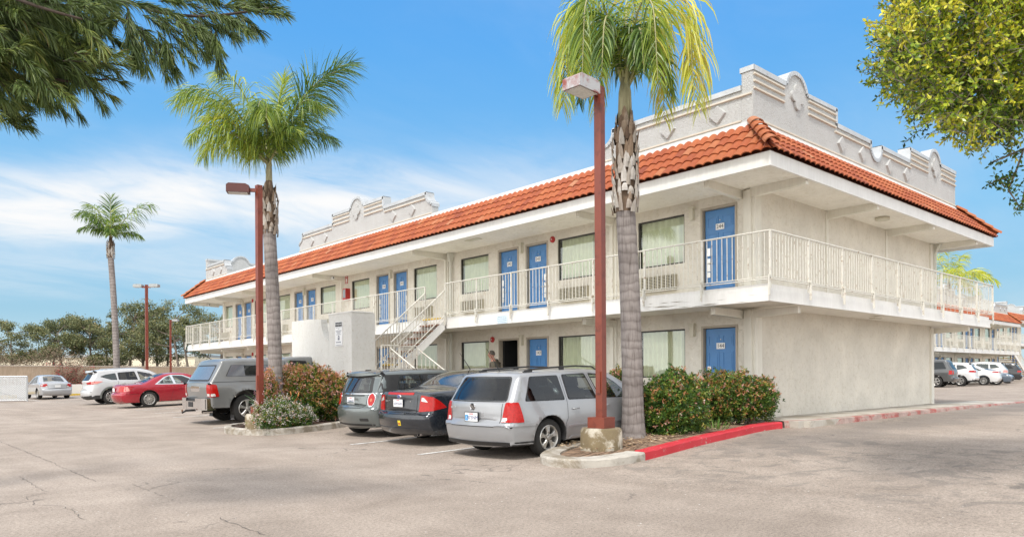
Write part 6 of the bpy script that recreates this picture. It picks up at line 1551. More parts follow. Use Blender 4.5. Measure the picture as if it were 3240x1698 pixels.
fus.decal([(.92, -.56), (1.62, -.46), (1.62, .46), (.92, .56)], 'top', .006, CGLIGHT, 'rear_window', r=.06, step=.08)
side_windows(fus, [[(1.30, 1.04), (1.62, 1.01), (1.72, 1.30), (1.60, 1.28)], [(1.68, 1.01), (2.42, .985), (2.36, 1.36), (1.98, 1.365), (1.78, 1.33)], [(2.50, .985), (3.38, .955), (2.98, 1.24), (2.70, 1.345), (2.44, 1.36)]])
for sg in (-1, 1):
    fus.decal([(sg*.56, .665), (sg*.86, .69), (sg*.86, .90), (sg*.78, .955), (sg*.60, .985)], 'rear', .012, TL, 'tail_lamp', r=.02, step=.05); fus.decal([(sg*.61, .87), (sg*.76, .85), (sg*.66, .94), (sg*.62, .94)], 'rear', .016, CLR, 'reverse_lamp', r=.01, step=.04)
fus.decal([(.11, .69), (.42, .745), (.30, .86), (.16, .955), (.12, .96)], 'side', .011, TL, 'tail_lamp', r=.02, step=.04, both=True)
fus.decal([(-.42, .99), (.42, .99), (.42, 1.035), (-.42, 1.035)], 'rear', .006, TL, 'brake_lamp_strip', r=.01); fus.seam([(-.52, .99), (-.50, .66), (-.42, .625), (.42, .625), (.50, .66), (.52, .99)], 'rear', .009)
fus.plate(.83, '6JWS620', frame=False, size=.068); x0 = fus.bvh.ray_cast(Vector((-2, 0, .955)), Vector((1, 0, 0)))[0].x
MB().lathe([(0, -.010), (.05, -.008), (.06, 0)], 24, (0, 0, 0), 'x').build('oval_badge', CHR, fus.root, smooth=True, xf=lambda x, y, z: (x0+x, y*1.25, .955+z*.62)); MB().lathe([(0, -.0115), (.045, -.0105)], 24, (0, 0, 0), 'x').build('badge_ground', mat('badge_blue', (.03, .06, .25), .3), fus.root, xf=lambda x, y, z: (x0+x, y*1.25, .955+z*.58))
text('Ford', .045, (x0-.013, 0, .955), (0, -1, 0), (0, 0, 1), CHR, 'badge_lettering', fus.root, .001); text('FUSION', .035, (x0+.02, .43, .86), (0, -1, 0), (0, 0, 1), CHR, 'model_lettering', fus.root, .003); text('SE', .04, (x0+.02, -.34, .86), (0, -1, 0), (0, 0, 1), CHR, 'trim_lettering', fus.root, .003)
fus.decal([(-.16, .40), (-.08, .40), (-.08, .50), (-.16, .50)], 'rear', .004, mat('yellow_sticker', (.75, .60, .03), .5), 'bumper_sticker', r=0); fus.decal([(-.145, .42), (-.095, .42), (-.095, .46), (-.145, .46)], 'rear', .006, TLO, 'sticker_mark', r=0)
fus.decal([(-.84, .33), (.84, .33), (.84, .355), (-.84, .355)], 'rear', .010, NAVY, 'bumper_crease', r=.008, step=.06); fus.decal([(-.84, .615), (.84, .615), (.84, .64), (-.84, .64)], 'rear', .012, NAVY, 'bumper_top_lip', r=.008, step=.06)
mb = MB()
for y in (-.42, -.50): mb.lathe([(.036, -.02), (.040, -.02), (.040, .15), (.030, .15), (.030, -.015)], 16, (.08, y, .235), 'x')
mb.build('exhaust_tips', CHR, fus.root, smooth=True, sharp=40)
interior(fus, (2.45,), (1.45,), .55, dash=3.50); fus.seam([(1.52, .62), (1.60, .95), (1.78, 1.36)]); fus.seam([(2.46, .26), (2.47, .95), (2.40, 1.38)]); fus.seam([(3.50, .28), (3.46, .92)]); fus.handle(1.80, .83); fus.handle(2.66, .82); fus.mirror(3.28, .96)
MB().tube([(1.78, .0, 1.42), (1.76, 0, 1.47), (1.50, 0, 1.80)], [.03, .010, .003], 6).build('aerial', BLK, fus.root)
# ---- grey small hatchback
GREY = paint('grey_green_paint', (.14, .16, .16), .5, .28)
mini = Car('small grey hatchback with black roof and oval chrome-ringed tail lamps beside the big orange shrub', (-5.18, 6.88), 2, dict(pitch=1.4, holes=[('rear', [(-.52, .97), (.52, .97), (.44, 1.26), (-.44, 1.26)]), ('side', [(.62, .975), (1.42, .965), (1.38, 1.295), (.74, 1.30)]), ('side', [(1.50, .965), (2.45, .95), (2.20, 1.18), (2.02, 1.29), (1.46, 1.295)])], L=3.72, W=.845, R=.315, xr=.62, xf=3.09, paint=GREY, belt=(.93, .90), tum=.22, zbot=.23, bow_r=.13, rend=.11, rtop=.09, rim=.62, flare=.02, taper_r=(.5, .16),
    top=[(.12, .23), (.05, .30), (.0, .45), (.0, .60), (.03, .645, 's'), (.07, .68), (.10, .80), (.13, .93), (.22, 1.12), (.30, 1.28), (.25, 1.335), (.30, 1.37), (.5, 1.39), (1.1, 1.41), (1.7, 1.405), (2.15, 1.37), (2.42, 1.20), (2.66, 1.0), (2.9, .93), (3.3, .86), (3.58, .74), (3.70, .55), (3.70, .36), (3.62, .23)]))
mini.decal([(.24, -.60), (2.2, -.60), (2.2, .60), (.24, .60)], 'top', .006, mat('black_roof_paint', (.018, .018, .018), .2, coat=.8), 'roof', r=.1, step=.12)
mini.decal([(-.60, .945), (.60, .945), (.50, 1.30), (-.50, 1.30)], 'rear', .004, BLK, 'rear_window_surround', r=.06, step=.08, holes=[[(-.51, .975), (.51, .975), (.43, 1.255), (-.43, 1.255)]]); mini.decal([(-.52, .97), (.52, .97), (.44, 1.26), (-.44, 1.26)], 'rear', .008, CGLIGHT, 'rear_window', r=.06, step=.08)
mini.decal([(.18, .955), (2.62, .93), (2.30, 1.19), (2.10, 1.32), (.36, 1.325)], 'side', .0035, BLK, 'side_glass_band', r=.05, both=True, holes=[[(.64, .985), (1.40, .975), (1.36, 1.285), (.75, 1.29)], [(1.52, .975), (2.42, .96), (2.19, 1.17), (2.01, 1.28), (1.48, 1.285)]])
for p, m_ in (([(.62, .975), (1.42, .965), (1.38, 1.295), (.74, 1.30)], CGLASS), ([(1.50, .965), (2.45, .95), (2.20, 1.18), (2.02, 1.29), (1.46, 1.295)], CGLIGHT)): mini.decal(p, 'side', .007, m_, 'side_window', r=.05, both=True)
mini.decal([(.16, .925), (2.7, .90), (2.7, .925), (.16, .95)], 'side', .006, CHR, 'belt_chrome', r=.005, both=True); mini.decal([(-.62, .925), (.62, .925), (.62, .942), (-.62, .942)], 'rear', .006, CHR, 'belt_chrome', r=.005)
for sg in (-1, 1):
    def ell(a, b, cy, cz): return [(cy+a*math.cos(2*PI*k/20)*(1+.12*math.sin(2*PI*k/20)*sg*-1), cz+b*math.sin(2*PI*k/20)) for k in range(20)]
    for a, b, m_, o, nm in ((.092, .15, CHR, .010, 'lamp_ring'), (.080, .137, TL, .014, 'tail_lamp'), (.026, .036, TLO, .018, 'indicator_lens')): mini.decal(ell(a, b, sg*.62, .80), 'rear', o, m_, nm, r=0, step=.06)
mini.seam([(-.52, .93), (-.50, .70), (-.40, .635), (.40, .635), (.50, .70), (.52, .93)], 'rear', .009); mini.decal([(-.33, .70), (.33, .70), (.30, .885), (-.30, .885)], 'rear', .002, GREY, 'plate_recess', r=.03); mini.plate(.79, '5TNY105', w=.29, frame=False, size=.062); mini.decal([(-.42, .885), (.30, .885), (.30, .905), (-.42, .905)], 'rear', .012, BLK, 'boot_handle', r=.008)
text('COOPER', .032, (.06, -.36, .87), (0, -1, 0), (0, 0, 1), CHR, 'model_lettering', mini.root, .003)
mb = MB(); x0 = mini.bvh.ray_cast(Vector((-2, 0, .905)), Vector((1, 0, 0)))[0].x; mb.bar((x0-.006, -.09, .915), (x0-.006, .09, .915), .012, .005); mb.lathe([(0, -.012), (.022, -.010), (.024, 0)], 16, (x0, 0, .915), 'x'); mb.build('winged_badge', CHR, mini.root)
mini.decal([(-.72, .26), (.72, .26), (.72, .30), (-.72, .30)], 'rear', .006, BLK, 'bumper_vent', r=.01); mini.decal([(-.60, .36), (-.38, .36), (-.38, .42), (-.60, .42)], 'rear', .004, BLK, 'fog_lamp_slot', r=.02)
MB().lathe([(.034, -.03), (.040, -.03), (.040, .1), (.03, .1), (.03, -.02)], 16, (.06, -.26, .265), 'x').build('exhaust_tip', CHR, mini.root, smooth=True); mb = MB(); mb.tube([(x0+.07, 0, .975), (x0+.075, .12, .975), (x0+.08, .36, .99)], .009, 6); mb.build('rear_wiper', BLK, mini.root)
mb = MB().box((.38, -.04, 1.395), (.48, .04, 1.44)); mb.build('roof_aerial_pod', BLK, mini.root); interior(mini, (1.65,), (.85,), .55, dash=2.65); mini.seam([(1.46, .26), (1.47, .93)]); mini.handle(1.62, .82, m=CHR)
# ---- grey pickup with canopy
TRK = paint('grey_truck_paint', (.19, .195, .195), .3, .30)
trk = Car('grey pickup truck with a windowed canopy and chrome rear bumper beside the left island', (-6.25, 14.15), 1, dict(pitch=1.2, holes=[('side', [(2.55, 1.28), (3.18, 1.26), (3.12, 1.74), (2.58, 1.76)]), ('side', [(3.26, 1.26), (4.12, 1.24), (3.66, 1.68), (3.30, 1.74)])], L=5.85, W=1.00, R=.415, xr=1.26, xf=4.95, paint=TRK, belt=(1.16, 1.12), tum=.16, zbot=.46, bow_r=.05, rend=.06, rtop=.07, rim=.60, spokes=(5, 'wide'), tw=.27, flare=.03, zmax=.95, archgap=.11, tuck=.05, name='pickup_truck', cat='pickup truck', taper_r=(.3, .05),
    top=[(.30, .46), (.24, .52, 's'), (.23, .75), (.20, 1.0), (.22, 1.16, 's'), (.25, 1.19), (.52, 1.62), (.60, 1.76), (.75, 1.80), (1.4, 1.825), (2.35, 1.83, 's'), (2.40, 1.80), (2.55, 1.84), (3.0, 1.86), (3.6, 1.82), (4.0, 1.55), (4.35, 1.26), (4.7, 1.20), (5.4, 1.14), (5.75, 1.02), (5.85, .8), (5.84, .55), (5.78, .46)]))
trk.decal([(-.80, 1.21), (.80, 1.21), (.70, 1.66), (-.70, 1.66)], 'rear', .004, BLK, 'canopy_rear_seal', r=.05); trk.decal([(-.75, 1.25), (.75, 1.25), (.66, 1.62), (-.66, 1.62)], 'rear', .008, mat('canopy_glass', (.12, .13, .15), .04, coat=1), 'canopy_rear_window', r=.05)
side_windows(trk, [[(.66, 1.33), (2.28, 1.31), (2.28, 1.64), (.84, 1.655)]], m=[mat('canopy_glass', (.12, .13, .15))]); trk.decal([(1.22, 1.345), (1.56, 1.34), (1.56, 1.62), (1.20, 1.63)], 'side', .010, CGLASS, 'sliding_pane', r=.02, both=True)
side_windows(trk, [[(2.55, 1.28), (3.18, 1.26), (3.12, 1.74), (2.58, 1.76)], [(3.26, 1.26), (4.12, 1.24), (3.66, 1.68), (3.30, 1.74)]]); trk.seam([(.22, 1.185), (2.38, 1.175)], w=.014); trk.seam([(2.42, .50), (2.42, 1.80)], w=.016)
for sg in (-1, 1):
    trk.decal([(sg*.80, .78), (sg*.975, .78), (sg*.975, 1.12), (sg*.80, 1.12)], 'rear', .012, TL, 'tail_lamp', r=.02, step=.06); trk.decal([(sg*.82, .80), (sg*.94, .80), (sg*.94, .87), (sg*.82, .87)], 'rear', .016, CLR, 'reverse_lamp', r=.01, step=.05)
interior(trk, (3.0,), (), .85, dash=4.05)
trk.decal([(.225, .78), (.45, .78), (.39, 1.11), (.23, 1.13)], 'side', .012, TL, 'tail_lamp', r=.025, step=.05, both=True); trk.decal([(.24, .80), (.36, .80), (.33, .87), (.24, .87)], 'side', .016, CLR, 'reverse_lamp', r=.015, step=.05, both=True)
trk.seam([(-.79, 1.15), (-.79, .76)], 'rear', .012); trk.seam([(.79, 1.15), (.79, .76)], 'rear', .012); trk.decal([(-.34, .92), (.34, .92), (.34, 1.08), (-.34, 1.08)], 'rear', .006, CHR, 'tailgate_handle', r=.02)
mb = MB()   # chrome bumper, wrapped round the corners with a stepped top
for pr_y in ((-.95, -.36), (.36, .95)):
    a, b = pr_y; s_ = 1 if a > 0 else -1
    xs2 = [(.36*s_, .02), (.78*s_, .05), (.93*s_, .14), (.965*s_, .36)]
    for (y0_, x0_), (y1_, x1_) in zip(xs2, xs2[1:]): mb.add([(x0_, y0_, .42), (x1_, y1_, .47 if abs(y1_) > .97 else .42), (x1_, y1_, .74), (x0_, y0_, .74), (x0_+.05, y0_*.98, .42), (x1_+.05, y1_*.96, .47), (x1_+.05, y1_*.96, .74), (x0_+.05, y0_*.98, .74)], [(0, 1, 2, 3), (3, 2, 6, 7), (0, 4, 5, 1), (4, 7, 6, 5)])
mb.box((.022, -.359, .42), (.10, .359, .66)); mb.build('chrome_bumper', CHR, trk.root); MB().box((.11, -.90, .45), (.40, .90, .725)).build('bumper_core', BLK, trk.root); MB().box((.03, -.34, .665), (.24, .34, .70)).build('step_pad', BLK, trk.root); MB().box((.012, -.17, .50), (.021, .17, .64)).build('plate_well', BLK, trk.root)
mb = MB(); mb.bar((.15, 0, .40), (-.12, 0, .40), .06); mb.bar((-.10, 0, .40), (-.22, 0, .34), .05, .04); mb.build('tow_hitch', BLK, trk.root); MB().lathe([(0, .44), (.022, .43), (.028, .41), (.02, .385), (.014, .34), (0, .34)], 12, (-.21, 0, 0), 'z').build('tow_ball', mat('rusty_steel', (.20, .12, .08), .7, var=.3), trk.root, smooth=True)
for sd in (-1, 1): mb = MB().add([(.92, sd*.93, .52), (.86, sd*.93, .15), (.86, sd*.68, .15), (.92, sd*.68, .52), (.94, sd*.93, .52), (.88, sd*.93, .15), (.88, sd*.68, .15), (.94, sd*.68, .52)], [(0, 1, 2, 3), (4, 5, 6, 7), (0, 1, 5, 4), (1, 2, 6, 5), (2, 3, 7, 6)]); mb.build('mud_flap', BLK, trk.root)
MB().lathe([(.04, -.02), (.045, -.02), (.045, .25), (.035, .25)], 14, (.16, -.55, .36), 'x').build('exhaust_tip', CHR, trk.root); trk.mirror(4.1, 1.25); trk.handle(3.32, 1.06)
# ---- red coupe
REDP = paint('deep_red_paint', (.34, .008, .022), .25, .22)
acc = Car('glossy red coupe parked between the grey pickup and the white SUV', (-5.22, 26.88), 2, dict(pitch=2, holes=[('top', [(.95, -.54), (1.80, -.44), (1.80, .44), (.95, .54)]), ('side', [(1.40, .975), (2.08, .955), (1.98, 1.315), (1.78, 1.24)]), ('side', [(2.16, .955), (3.08, .93), (2.82, 1.14), (2.48, 1.295), (2.06, 1.315)])], L=4.78, W=.89, R=.335, xr=1.06, xf=3.72, paint=REDP, belt=(.92, .86), tum=.50, zbot=.22, bow_r=.14, rend=.10, rtop=.07, rim=.66, spokes=(7, 'split'),
    top=[(.16, .22), (.06, .30), (.0, .45), (.0, .58), (.05, .65), (.09, .80), (.12, .93), (.22, .965), (.6, .985), (.88, 1.0), (1.25, 1.16), (1.65, 1.33), (2.0, 1.395), (2.4, 1.40), (2.8, 1.34), (3.2, 1.13), (3.5, .96), (3.8, .90), (4.3, .82), (4.65, .68), (4.78, .50), (4.74, .32), (4.68, .22)]))
acc.decal([(.95, -.54), (1.80, -.44), (1.80, .44), (.95, .54)], 'top', .006, CGLIGHT, 'rear_window', r=.06, step=.1); acc.decal([(1.30, .955), (3.18, .905), (2.86, 1.16), (2.5, 1.32), (2.0, 1.34), (1.72, 1.25)], 'side', .004, CHR, 'window_chrome', r=.04, both=True, holes=[[(1.43, .985), (2.06, .965), (1.96, 1.295), (1.79, 1.23)], [(2.18, .965), (3.05, .94), (2.80, 1.13), (2.47, 1.28), (2.08, 1.30)]])
for p in ([(1.40, .975), (2.08, .955), (1.98, 1.315), (1.78, 1.24)], [(2.16, .955), (3.08, .93), (2.82, 1.14), (2.48, 1.295), (2.06, 1.315)]): acc.decal(p, 'side', .008, CGLIGHT, 'side_window', r=.03, both=True)
for sg in (-1, 1): acc.decal([(sg*.45, .68), (sg*.86, .70), (sg*.86, .90), (sg*.50, .92)], 'rear', .012, TL, 'tail_lamp', r=.02)
acc.decal([(.10, .70), (.32, .72), (.24, .90), (.13, .91)], 'side', .011, PNK, 'tail_lamp', r=.02, both=True); acc.plate(.78, '', frame=False, red=False); acc.seam([(1.92, .28), (2.12, .93)]); acc.seam([(3.30, .26), (3.28, .88)]); acc.handle(2.32, .76); acc.seam([(.06, .60), (.72, .58)]); acc.mirror(3.05, .92)
interior(acc, (2.35,), (1.5,), .52, m=SEATL, dash=3.35)
acc.decal([(.65, .42), (.82, .42), (.82, .45), (.65, .45)], 'side', .006, PNK, 'side_marker', r=.01, both=True)
# ---- white SUV
WHT = paint('white_pearl_paint', (.50, .51, .52), .1, .28)
rav = Car('white SUV with grey wheel-arch cladding behind the red coupe', (-5.35, 32.3), 2, dict(pitch=2, holes=[('rear', [(-.58, 1.16), (.58, 1.16), (.50, 1.48), (-.50, 1.48)]), ('side', [(1.30, 1.15), (2.16, 1.12), (2.04, 1.535), (1.28, 1.50)]), ('side', [(2.26, 1.11), (3.20, 1.06), (2.74, 1.40), (2.16, 1.54)])], L=4.60, W=.92, R=.36, xr=.95, xf=3.61, paint=WHT, belt=(1.12, .98), tum=.36, zbot=.27, bow_r=.12, rend=.10, rtop=.08, rim=.66, spokes=(6, 'split'), clad=.42, zmax=.75, cat='SUV', name='parked_suv',
    top=[(.16, .27), (.06, .34), (.0, .50), (.02, .66, 's'), (.07, .72), (.12, .95), (.10, 1.12), (.22, 1.30), (.34, 1.50), (.22, 1.57), (.34, 1.60), (.8, 1.645), (1.5, 1.68), (2.1, 1.67), (2.6, 1.60), (3.0, 1.42), (3.4, 1.16), (3.6, 1.09), (4.1, 1.0), (4.45, .86), (4.58, .66), (4.58, .44), (4.50, .27)]))
rav.decal([(-.58, 1.16), (.58, 1.16), (.50, 1.48), (-.50, 1.48)], 'rear', .006, CGLASS, 'rear_window', r=.06); side_windows(rav, [[(.50, 1.33), (.98, 1.16), (1.24, 1.15), (1.18, 1.48), (.75, 1.42)], [(1.30, 1.15), (2.16, 1.12), (2.04, 1.535), (1.28, 1.50)], [(2.26, 1.11), (3.20, 1.06), (2.74, 1.40), (2.16, 1.54)]], m=[CGLASS, CGLASS, CGLIGHT])
for sg in (-1, 1): rav.decal([(sg*.42, .98), (sg*.86, .98), (sg*.86, 1.12), (sg*.42, 1.06)], 'rear', .012, TL, 'tail_lamp', r=.02)
rav.decal([(.12, .98), (.36, 1.0), (.62, 1.10), (.40, 1.12), (.14, 1.11)], 'side', .011, PNK, 'tail_lamp', r=.02, both=True); rav.seam([(1.26, .50), (1.27, 1.12)]); rav.seam([(2.21, .35), (2.22, 1.1)]); rav.seam([(3.3, .4), (3.28, 1.05)]); rav.handle(1.50, .98, m=CHR); rav.handle(2.42, .96, m=CHR); rav.mirror(3.1, 1.08)
interior(rav, (2.35,), (1.35,), .72, dash=3.35)
for xw in (.95, 3.61):
    n = 18; ring_ = [(xw+r_*math.cos(PI*(i/n)*1.06-.09), .36+r_*math.sin(PI*(i/n)*1.06-.09)) for r_ in (.425, .50) for i in (range(n+1) if r_ < .45 else range(n, -1, -1))]
    rav.decal(ring_, 'side', .010, mat('grey_cladding', (.13, .14, .13), .6), 'arch_cladding', r=0, both=True, step=.12)
for sd in (-1, 1): MB().tube([(.75, sd*.58, 1.63), (.9, sd*.58, 1.70), (2.3, sd*.58, 1.715), (2.5, sd*.58, 1.64)], .018, 6).build('roof_rail', SILV, rav.root)
# ---- silver-white saloon seen from behind
PSIL = paint('pale_silver_paint', (.42, .43, .445), .3, .3)
civ = Car('silver-white saloon seen square from behind in front of the low white wall', (-4.60, 43.55), 94.5, dict(holes=[('top', [(.76, -.56), (1.32, -.48), (1.32, .48), (.76, .56)]), ('side', [(1.2, .98), (2.05, .95), (1.98, 1.34), (1.6, 1.33)]), ('side', [(2.15, .95), (2.9, .93), (2.5, 1.25), (2.08, 1.34)]), ('front', [(-.6, .99), (.6, .99), (.46, 1.36), (-.46, 1.36)])], L=4.45, W=.86, R=.31, xr=.95, xf=3.57, paint=PSIL, belt=(.92, .86), tum=.42, zbot=.24, bow_r=.12, rend=.09, rtop=.07, rim=.62,
    top=[(.14, .24), (.05, .32), (.0, .48), (.01, .58, 's'), (.06, .62), (.09, .75), (.12, .93), (.25, .97), (.70, 1.0), (1.05, 1.20), (1.40, 1.38), (1.75, 1.43), (2.2, 1.43), (2.6, 1.33), (3.0, 1.08), (3.3, .95), (3.8, .86), (4.2, .76), (4.42, .55), (4.38, .32), (4.30, .24)]))
civ.decal([(.76, -.56), (1.32, -.48), (1.32, .48), (.76, .56)], 'top', .006, CGLIGHT, 'rear_window', r=.06); side_windows(civ, [[(1.2, .98), (2.05, .95), (1.98, 1.34), (1.6, 1.33)], [(2.15, .95), (2.9, .93), (2.5, 1.25), (2.08, 1.34)]])
for sg in (-1, 1): civ.decal([(sg*.50, .74), (sg*.82, .76), (sg*.80, .90), (sg*.54, .93)], 'rear', .012, TL, 'tail_lamp', r=.03); civ.decal([(sg*.50, .745), (sg*.60, .745), (sg*.60, .79), (sg*.50, .79)], 'rear', .016, CLR, 'reverse_lamp', r=.01)
interior(civ, (2.3,), (1.35,), .52, dash=3.2); civ.plate(.78, '', frame=False, red=False); civ.decal([(-.2, .865), (.2, .865), (.2, .885), (-.2, .885)], 'rear', .006, CHR, 'boot_strip', r=.005); civ.seam([(-.5, .94), (-.48, .63), (.48, .63), (.5, .94)], 'rear', .012); civ.mirror(2.85, .93)
# ---- cars along the far block
GRP = 'cars parked nose-in along the far motel block'
def far(label, loc, hd_, sp, wins_, tail, rear, lights=TL, cat='car', extra=None):
    sp['group'] = GRP; sp['cat'] = cat; c = Car(label, loc, hd_, sp); side_windows(c, wins_)
    c.decal(rear, 'rear', .006, CGLASS, 'rear_window', r=.05)
    for sg in (-1, 1): c.decal([(sg*a, b) for a, b in tail[0]], 'rear', .012, lights, 'tail_lamp', r=.02)
    c.decal(tail[1], 'side', .011, lights, 'tail_lamp', r=.02, both=True); c.mirror(sp['xf']-.6, c.belt(sp['xf']-.6)+.04); c.handle(sp['xr']+.7, c.belt(2)-.15)
    return c
DG = paint('charcoal_paint', (.085, .088, .09), .4, .3)
far('old charcoal SUV with silver lower panels nearest the end wall', (38.25, 8.45), 97, dict(L=4.70, W=.89, R=.36, xr=1.0, xf=3.75, paint=DG, belt=(1.10, 1.06), tum=.28, zbot=.36, clad=0, zmax=.8, spokes=(5, 'wide'),
   top=[(.14, .36), (.02, .45), (.0, .60, 's'), (.08, .66), (.10, 1.06), (.30, 1.40), (.42, 1.66), (.7, 1.72), (1.6, 1.75), (2.5, 1.72), (2.9, 1.50), (3.3, 1.14), (3.6, 1.10), (4.3, 1.02), (4.6, .85), (4.68, .6), (4.6, .36)]),
   [[(.42, 1.16), (1.32, 1.14), (1.32, 1.58), (.62, 1.60)], [(1.42, 1.14), (2.1, 1.13), (2.08, 1.60), (1.42, 1.60)], [(2.2, 1.13), (3.0, 1.12), (2.62, 1.56), (2.2, 1.60)]], ([(.62, .82), (.84, .82), (.84, 1.06), (.64, 1.06)], [(.11, .82), (.30, .82), (.27, 1.06), (.13, 1.06)]), [(-.62, 1.14), (.62, 1.14), (.54, 1.58), (-.54, 1.58)])
W2 = paint('bright_white_paint', (.60, .60, .60), .0, .3)
far('white crossover with black lower cladding beside the charcoal SUV', (42.9, 8.6), 100, dict(L=4.46, W=.90, R=.355, xr=.93, xf=3.6, paint=W2, belt=(1.05, .98), tum=.36, zbot=.30, clad=.44, zmax=.75, spokes=(5, 'split'),
   top=[(.16, .30), (.04, .42), (.0, .58), (.08, .66), (.10, 1.0), (.24, 1.22), (.36, 1.46), (.34, 1.52), (.9, 1.58), (1.7, 1.61), (2.3, 1.56), (2.8, 1.34), (3.3, 1.08), (3.9, .98), (4.3, .82), (4.44, .6), (4.4, .30)]),
   [[(.5, 1.22), (1.1, 1.1), (1.15, 1.44), (.8, 1.42)], [(1.22, 1.09), (2.0, 1.07), (1.95, 1.50), (1.22, 1.46)], [(2.08, 1.07), (2.95, 1.04), (2.5, 1.38), (2.04, 1.50)]], ([(.50, .92), (.84, .94), (.84, 1.06), (.55, 1.04)], [(.11, .92), (.45, .95), (.40, 1.06), (.14, 1.06)]), [(-.56, 1.10), (.56, 1.10), (.48, 1.42), (-.48, 1.42)], cat='crossover')
far('white saloon with slim red tail lamps between the white crossover and the silver crossover', (47.6, 8.5), 103, dict(L=4.62, W=.89, R=.33, xr=1.0, xf=3.7, paint=W2, belt=(.98, .88), tum=.44, zbot=.24, spokes=(10, 'slim'),
   top=[(.2, .24), (.06, .34), (.0, .50), (.04, .68), (.06, .95), (.12, 1.05), (.5, 1.06), (.85, 1.10), (1.3, 1.32), (1.7, 1.43), (2.2, 1.45), (2.7, 1.36), (3.2, 1.08), (3.5, .96), (4.1, .86), (4.5, .70), (4.62, .48), (4.55, .24)]),
   [[(1.05, 1.04), (2.1, 1.0), (2.05, 1.36), (1.6, 1.34)], [(2.2, 1.0), (3.1, .95), (2.7, 1.24), (2.15, 1.37)]], ([(.40, .86), (.84, .90), (.84, .98), (.50, .96)], [(.09, .88), (.50, .93), (.42, 1.0), (.12, .98)]), [(-.5, 1.09), (.5, 1.09), (.44, 1.30), (-.44, 1.30)])
SV2 = paint('silver_beige_paint', (.46, .46, .45), .5, .3)
far('silver crossover with long roofline rising behind the white saloon', (52.6, 9.3), 106, dict(L=4.75, W=.96, R=.37, xr=.98, xf=3.8, paint=SV2, belt=(1.12, 1.02), tum=.34, zbot=.30, zmax=.8, spokes=(5, 'wide'),
   top=[(.16, .30), (.04, .42), (.0, .60), (.07, .70), (.08, 1.10), (.24, 1.34), (.40, 1.56), (.34, 1.63), (.9, 1.70), (1.8, 1.73), (2.5, 1.67), (3.0, 1.44), (3.45, 1.16), (4.1, 1.06), (4.6, .86), (4.74, .6), (4.68, .30)]),
   [[(.55, 1.28), (1.15, 1.20), (1.2, 1.54), (.85, 1.54)], [(1.27, 1.19), (2.1, 1.16), (2.05, 1.60), (1.27, 1.57)], [(2.2, 1.16), (3.2, 1.12), (2.7, 1.48), (2.16, 1.60)]], ([(.50, .92), (.90, .92), (.90, 1.08), (.55, 1.08)], [(.08, .90), (.36, .92), (.30, 1.08), (.12, 1.08)]), [(-.6, 1.18), (.6, 1.18), (.5, 1.52), (-.5, 1.52)], PNK, cat='crossover')
SLB = paint('slate_blue_paint', (.10, .13, .17), .4, .25)
cv = Car('slate-blue saloon reversed in, nose towards the lot, beside the white saloon', (49.0, 12.9), 283, dict(L=4.6, W=.90, R=.33, xr=1.0, xf=3.7, paint=SLB, belt=(.96, .86), tum=.44, zbot=.22, spokes=(10, 'slim'), group=GRP,
   top=[(.2, .24), (.04, .5), (.06, .95), (.12, 1.03), (.85, 1.10), (1.4, 1.34), (1.9, 1.42), (2.4, 1.38), (2.9, 1.18), (3.2, 1.0), (3.6, .92), (4.1, .84), (4.45, .72), (4.58, .58), (4.6, .40), (4.5, .22)]))
side_windows(cv, [[(1.1, 1.03), (2.1, .99), (2.05, 1.34), (1.6, 1.32)], [(2.2, .99), (3.0, .93), (2.6, 1.22), (2.15, 1.34)]])
cv.decal([(2.62, -.60), (3.12, -.66), (3.12, .66), (2.62, .60)], 'top', .006, CGLASS, 'windscreen', r=.06); cv.decal([(-.55, .30), (.55, .30), (.5, .60), (-.5, .60)], 'front', .006, BLK, 'grille', r=.05)
for sg in (-1, 1): cv.decal([(sg*.45, .62), (sg*.82, .66), (sg*.80, .76), (sg*.5, .70)], 'front', .010, CLR, 'headlight', r=.02)
DK2 = paint('near_black_paint', (.02, .021, .024), .3, .25)
far('near-black SUV cut by the right edge of the picture', (57.6, 9.6), 106, dict(L=4.7, W=.94, R=.37, xr=.98, xf=3.8, paint=DK2, belt=(1.08, 1.02), tum=.34, zbot=.30, zmax=.8, spokes=(5, 'split'),
   top=[(.16, .30), (.04, .42), (.0, .60), (.07, .70), (.08, 1.06), (.24, 1.30), (.40, 1.52), (.34, 1.60), (.9, 1.66), (1.8, 1.69), (2.5, 1.63), (3.0, 1.42), (3.45, 1.14), (4.1, 1.04), (4.6, .84), (4.74, .6), (4.68, .30)]),
   [[(.55, 1.24), (1.15, 1.16), (1.2, 1.50), (.85, 1.50)], [(1.27, 1.15), (2.1, 1.12), (2.05, 1.56), (1.27, 1.53)], [(2.2, 1.12), (3.2, 1.08), (2.7, 1.44), (2.16, 1.56)]], ([(.50, .92), (.90, .92), (.90, 1.04), (.55, 1.04)], [(.08, .90), (.36, .92), (.30, 1.04), (.12, 1.04)]), [(-.6, 1.14), (.6, 1.14), (.5, 1.48), (-.5, 1.48)], cat='SUV')
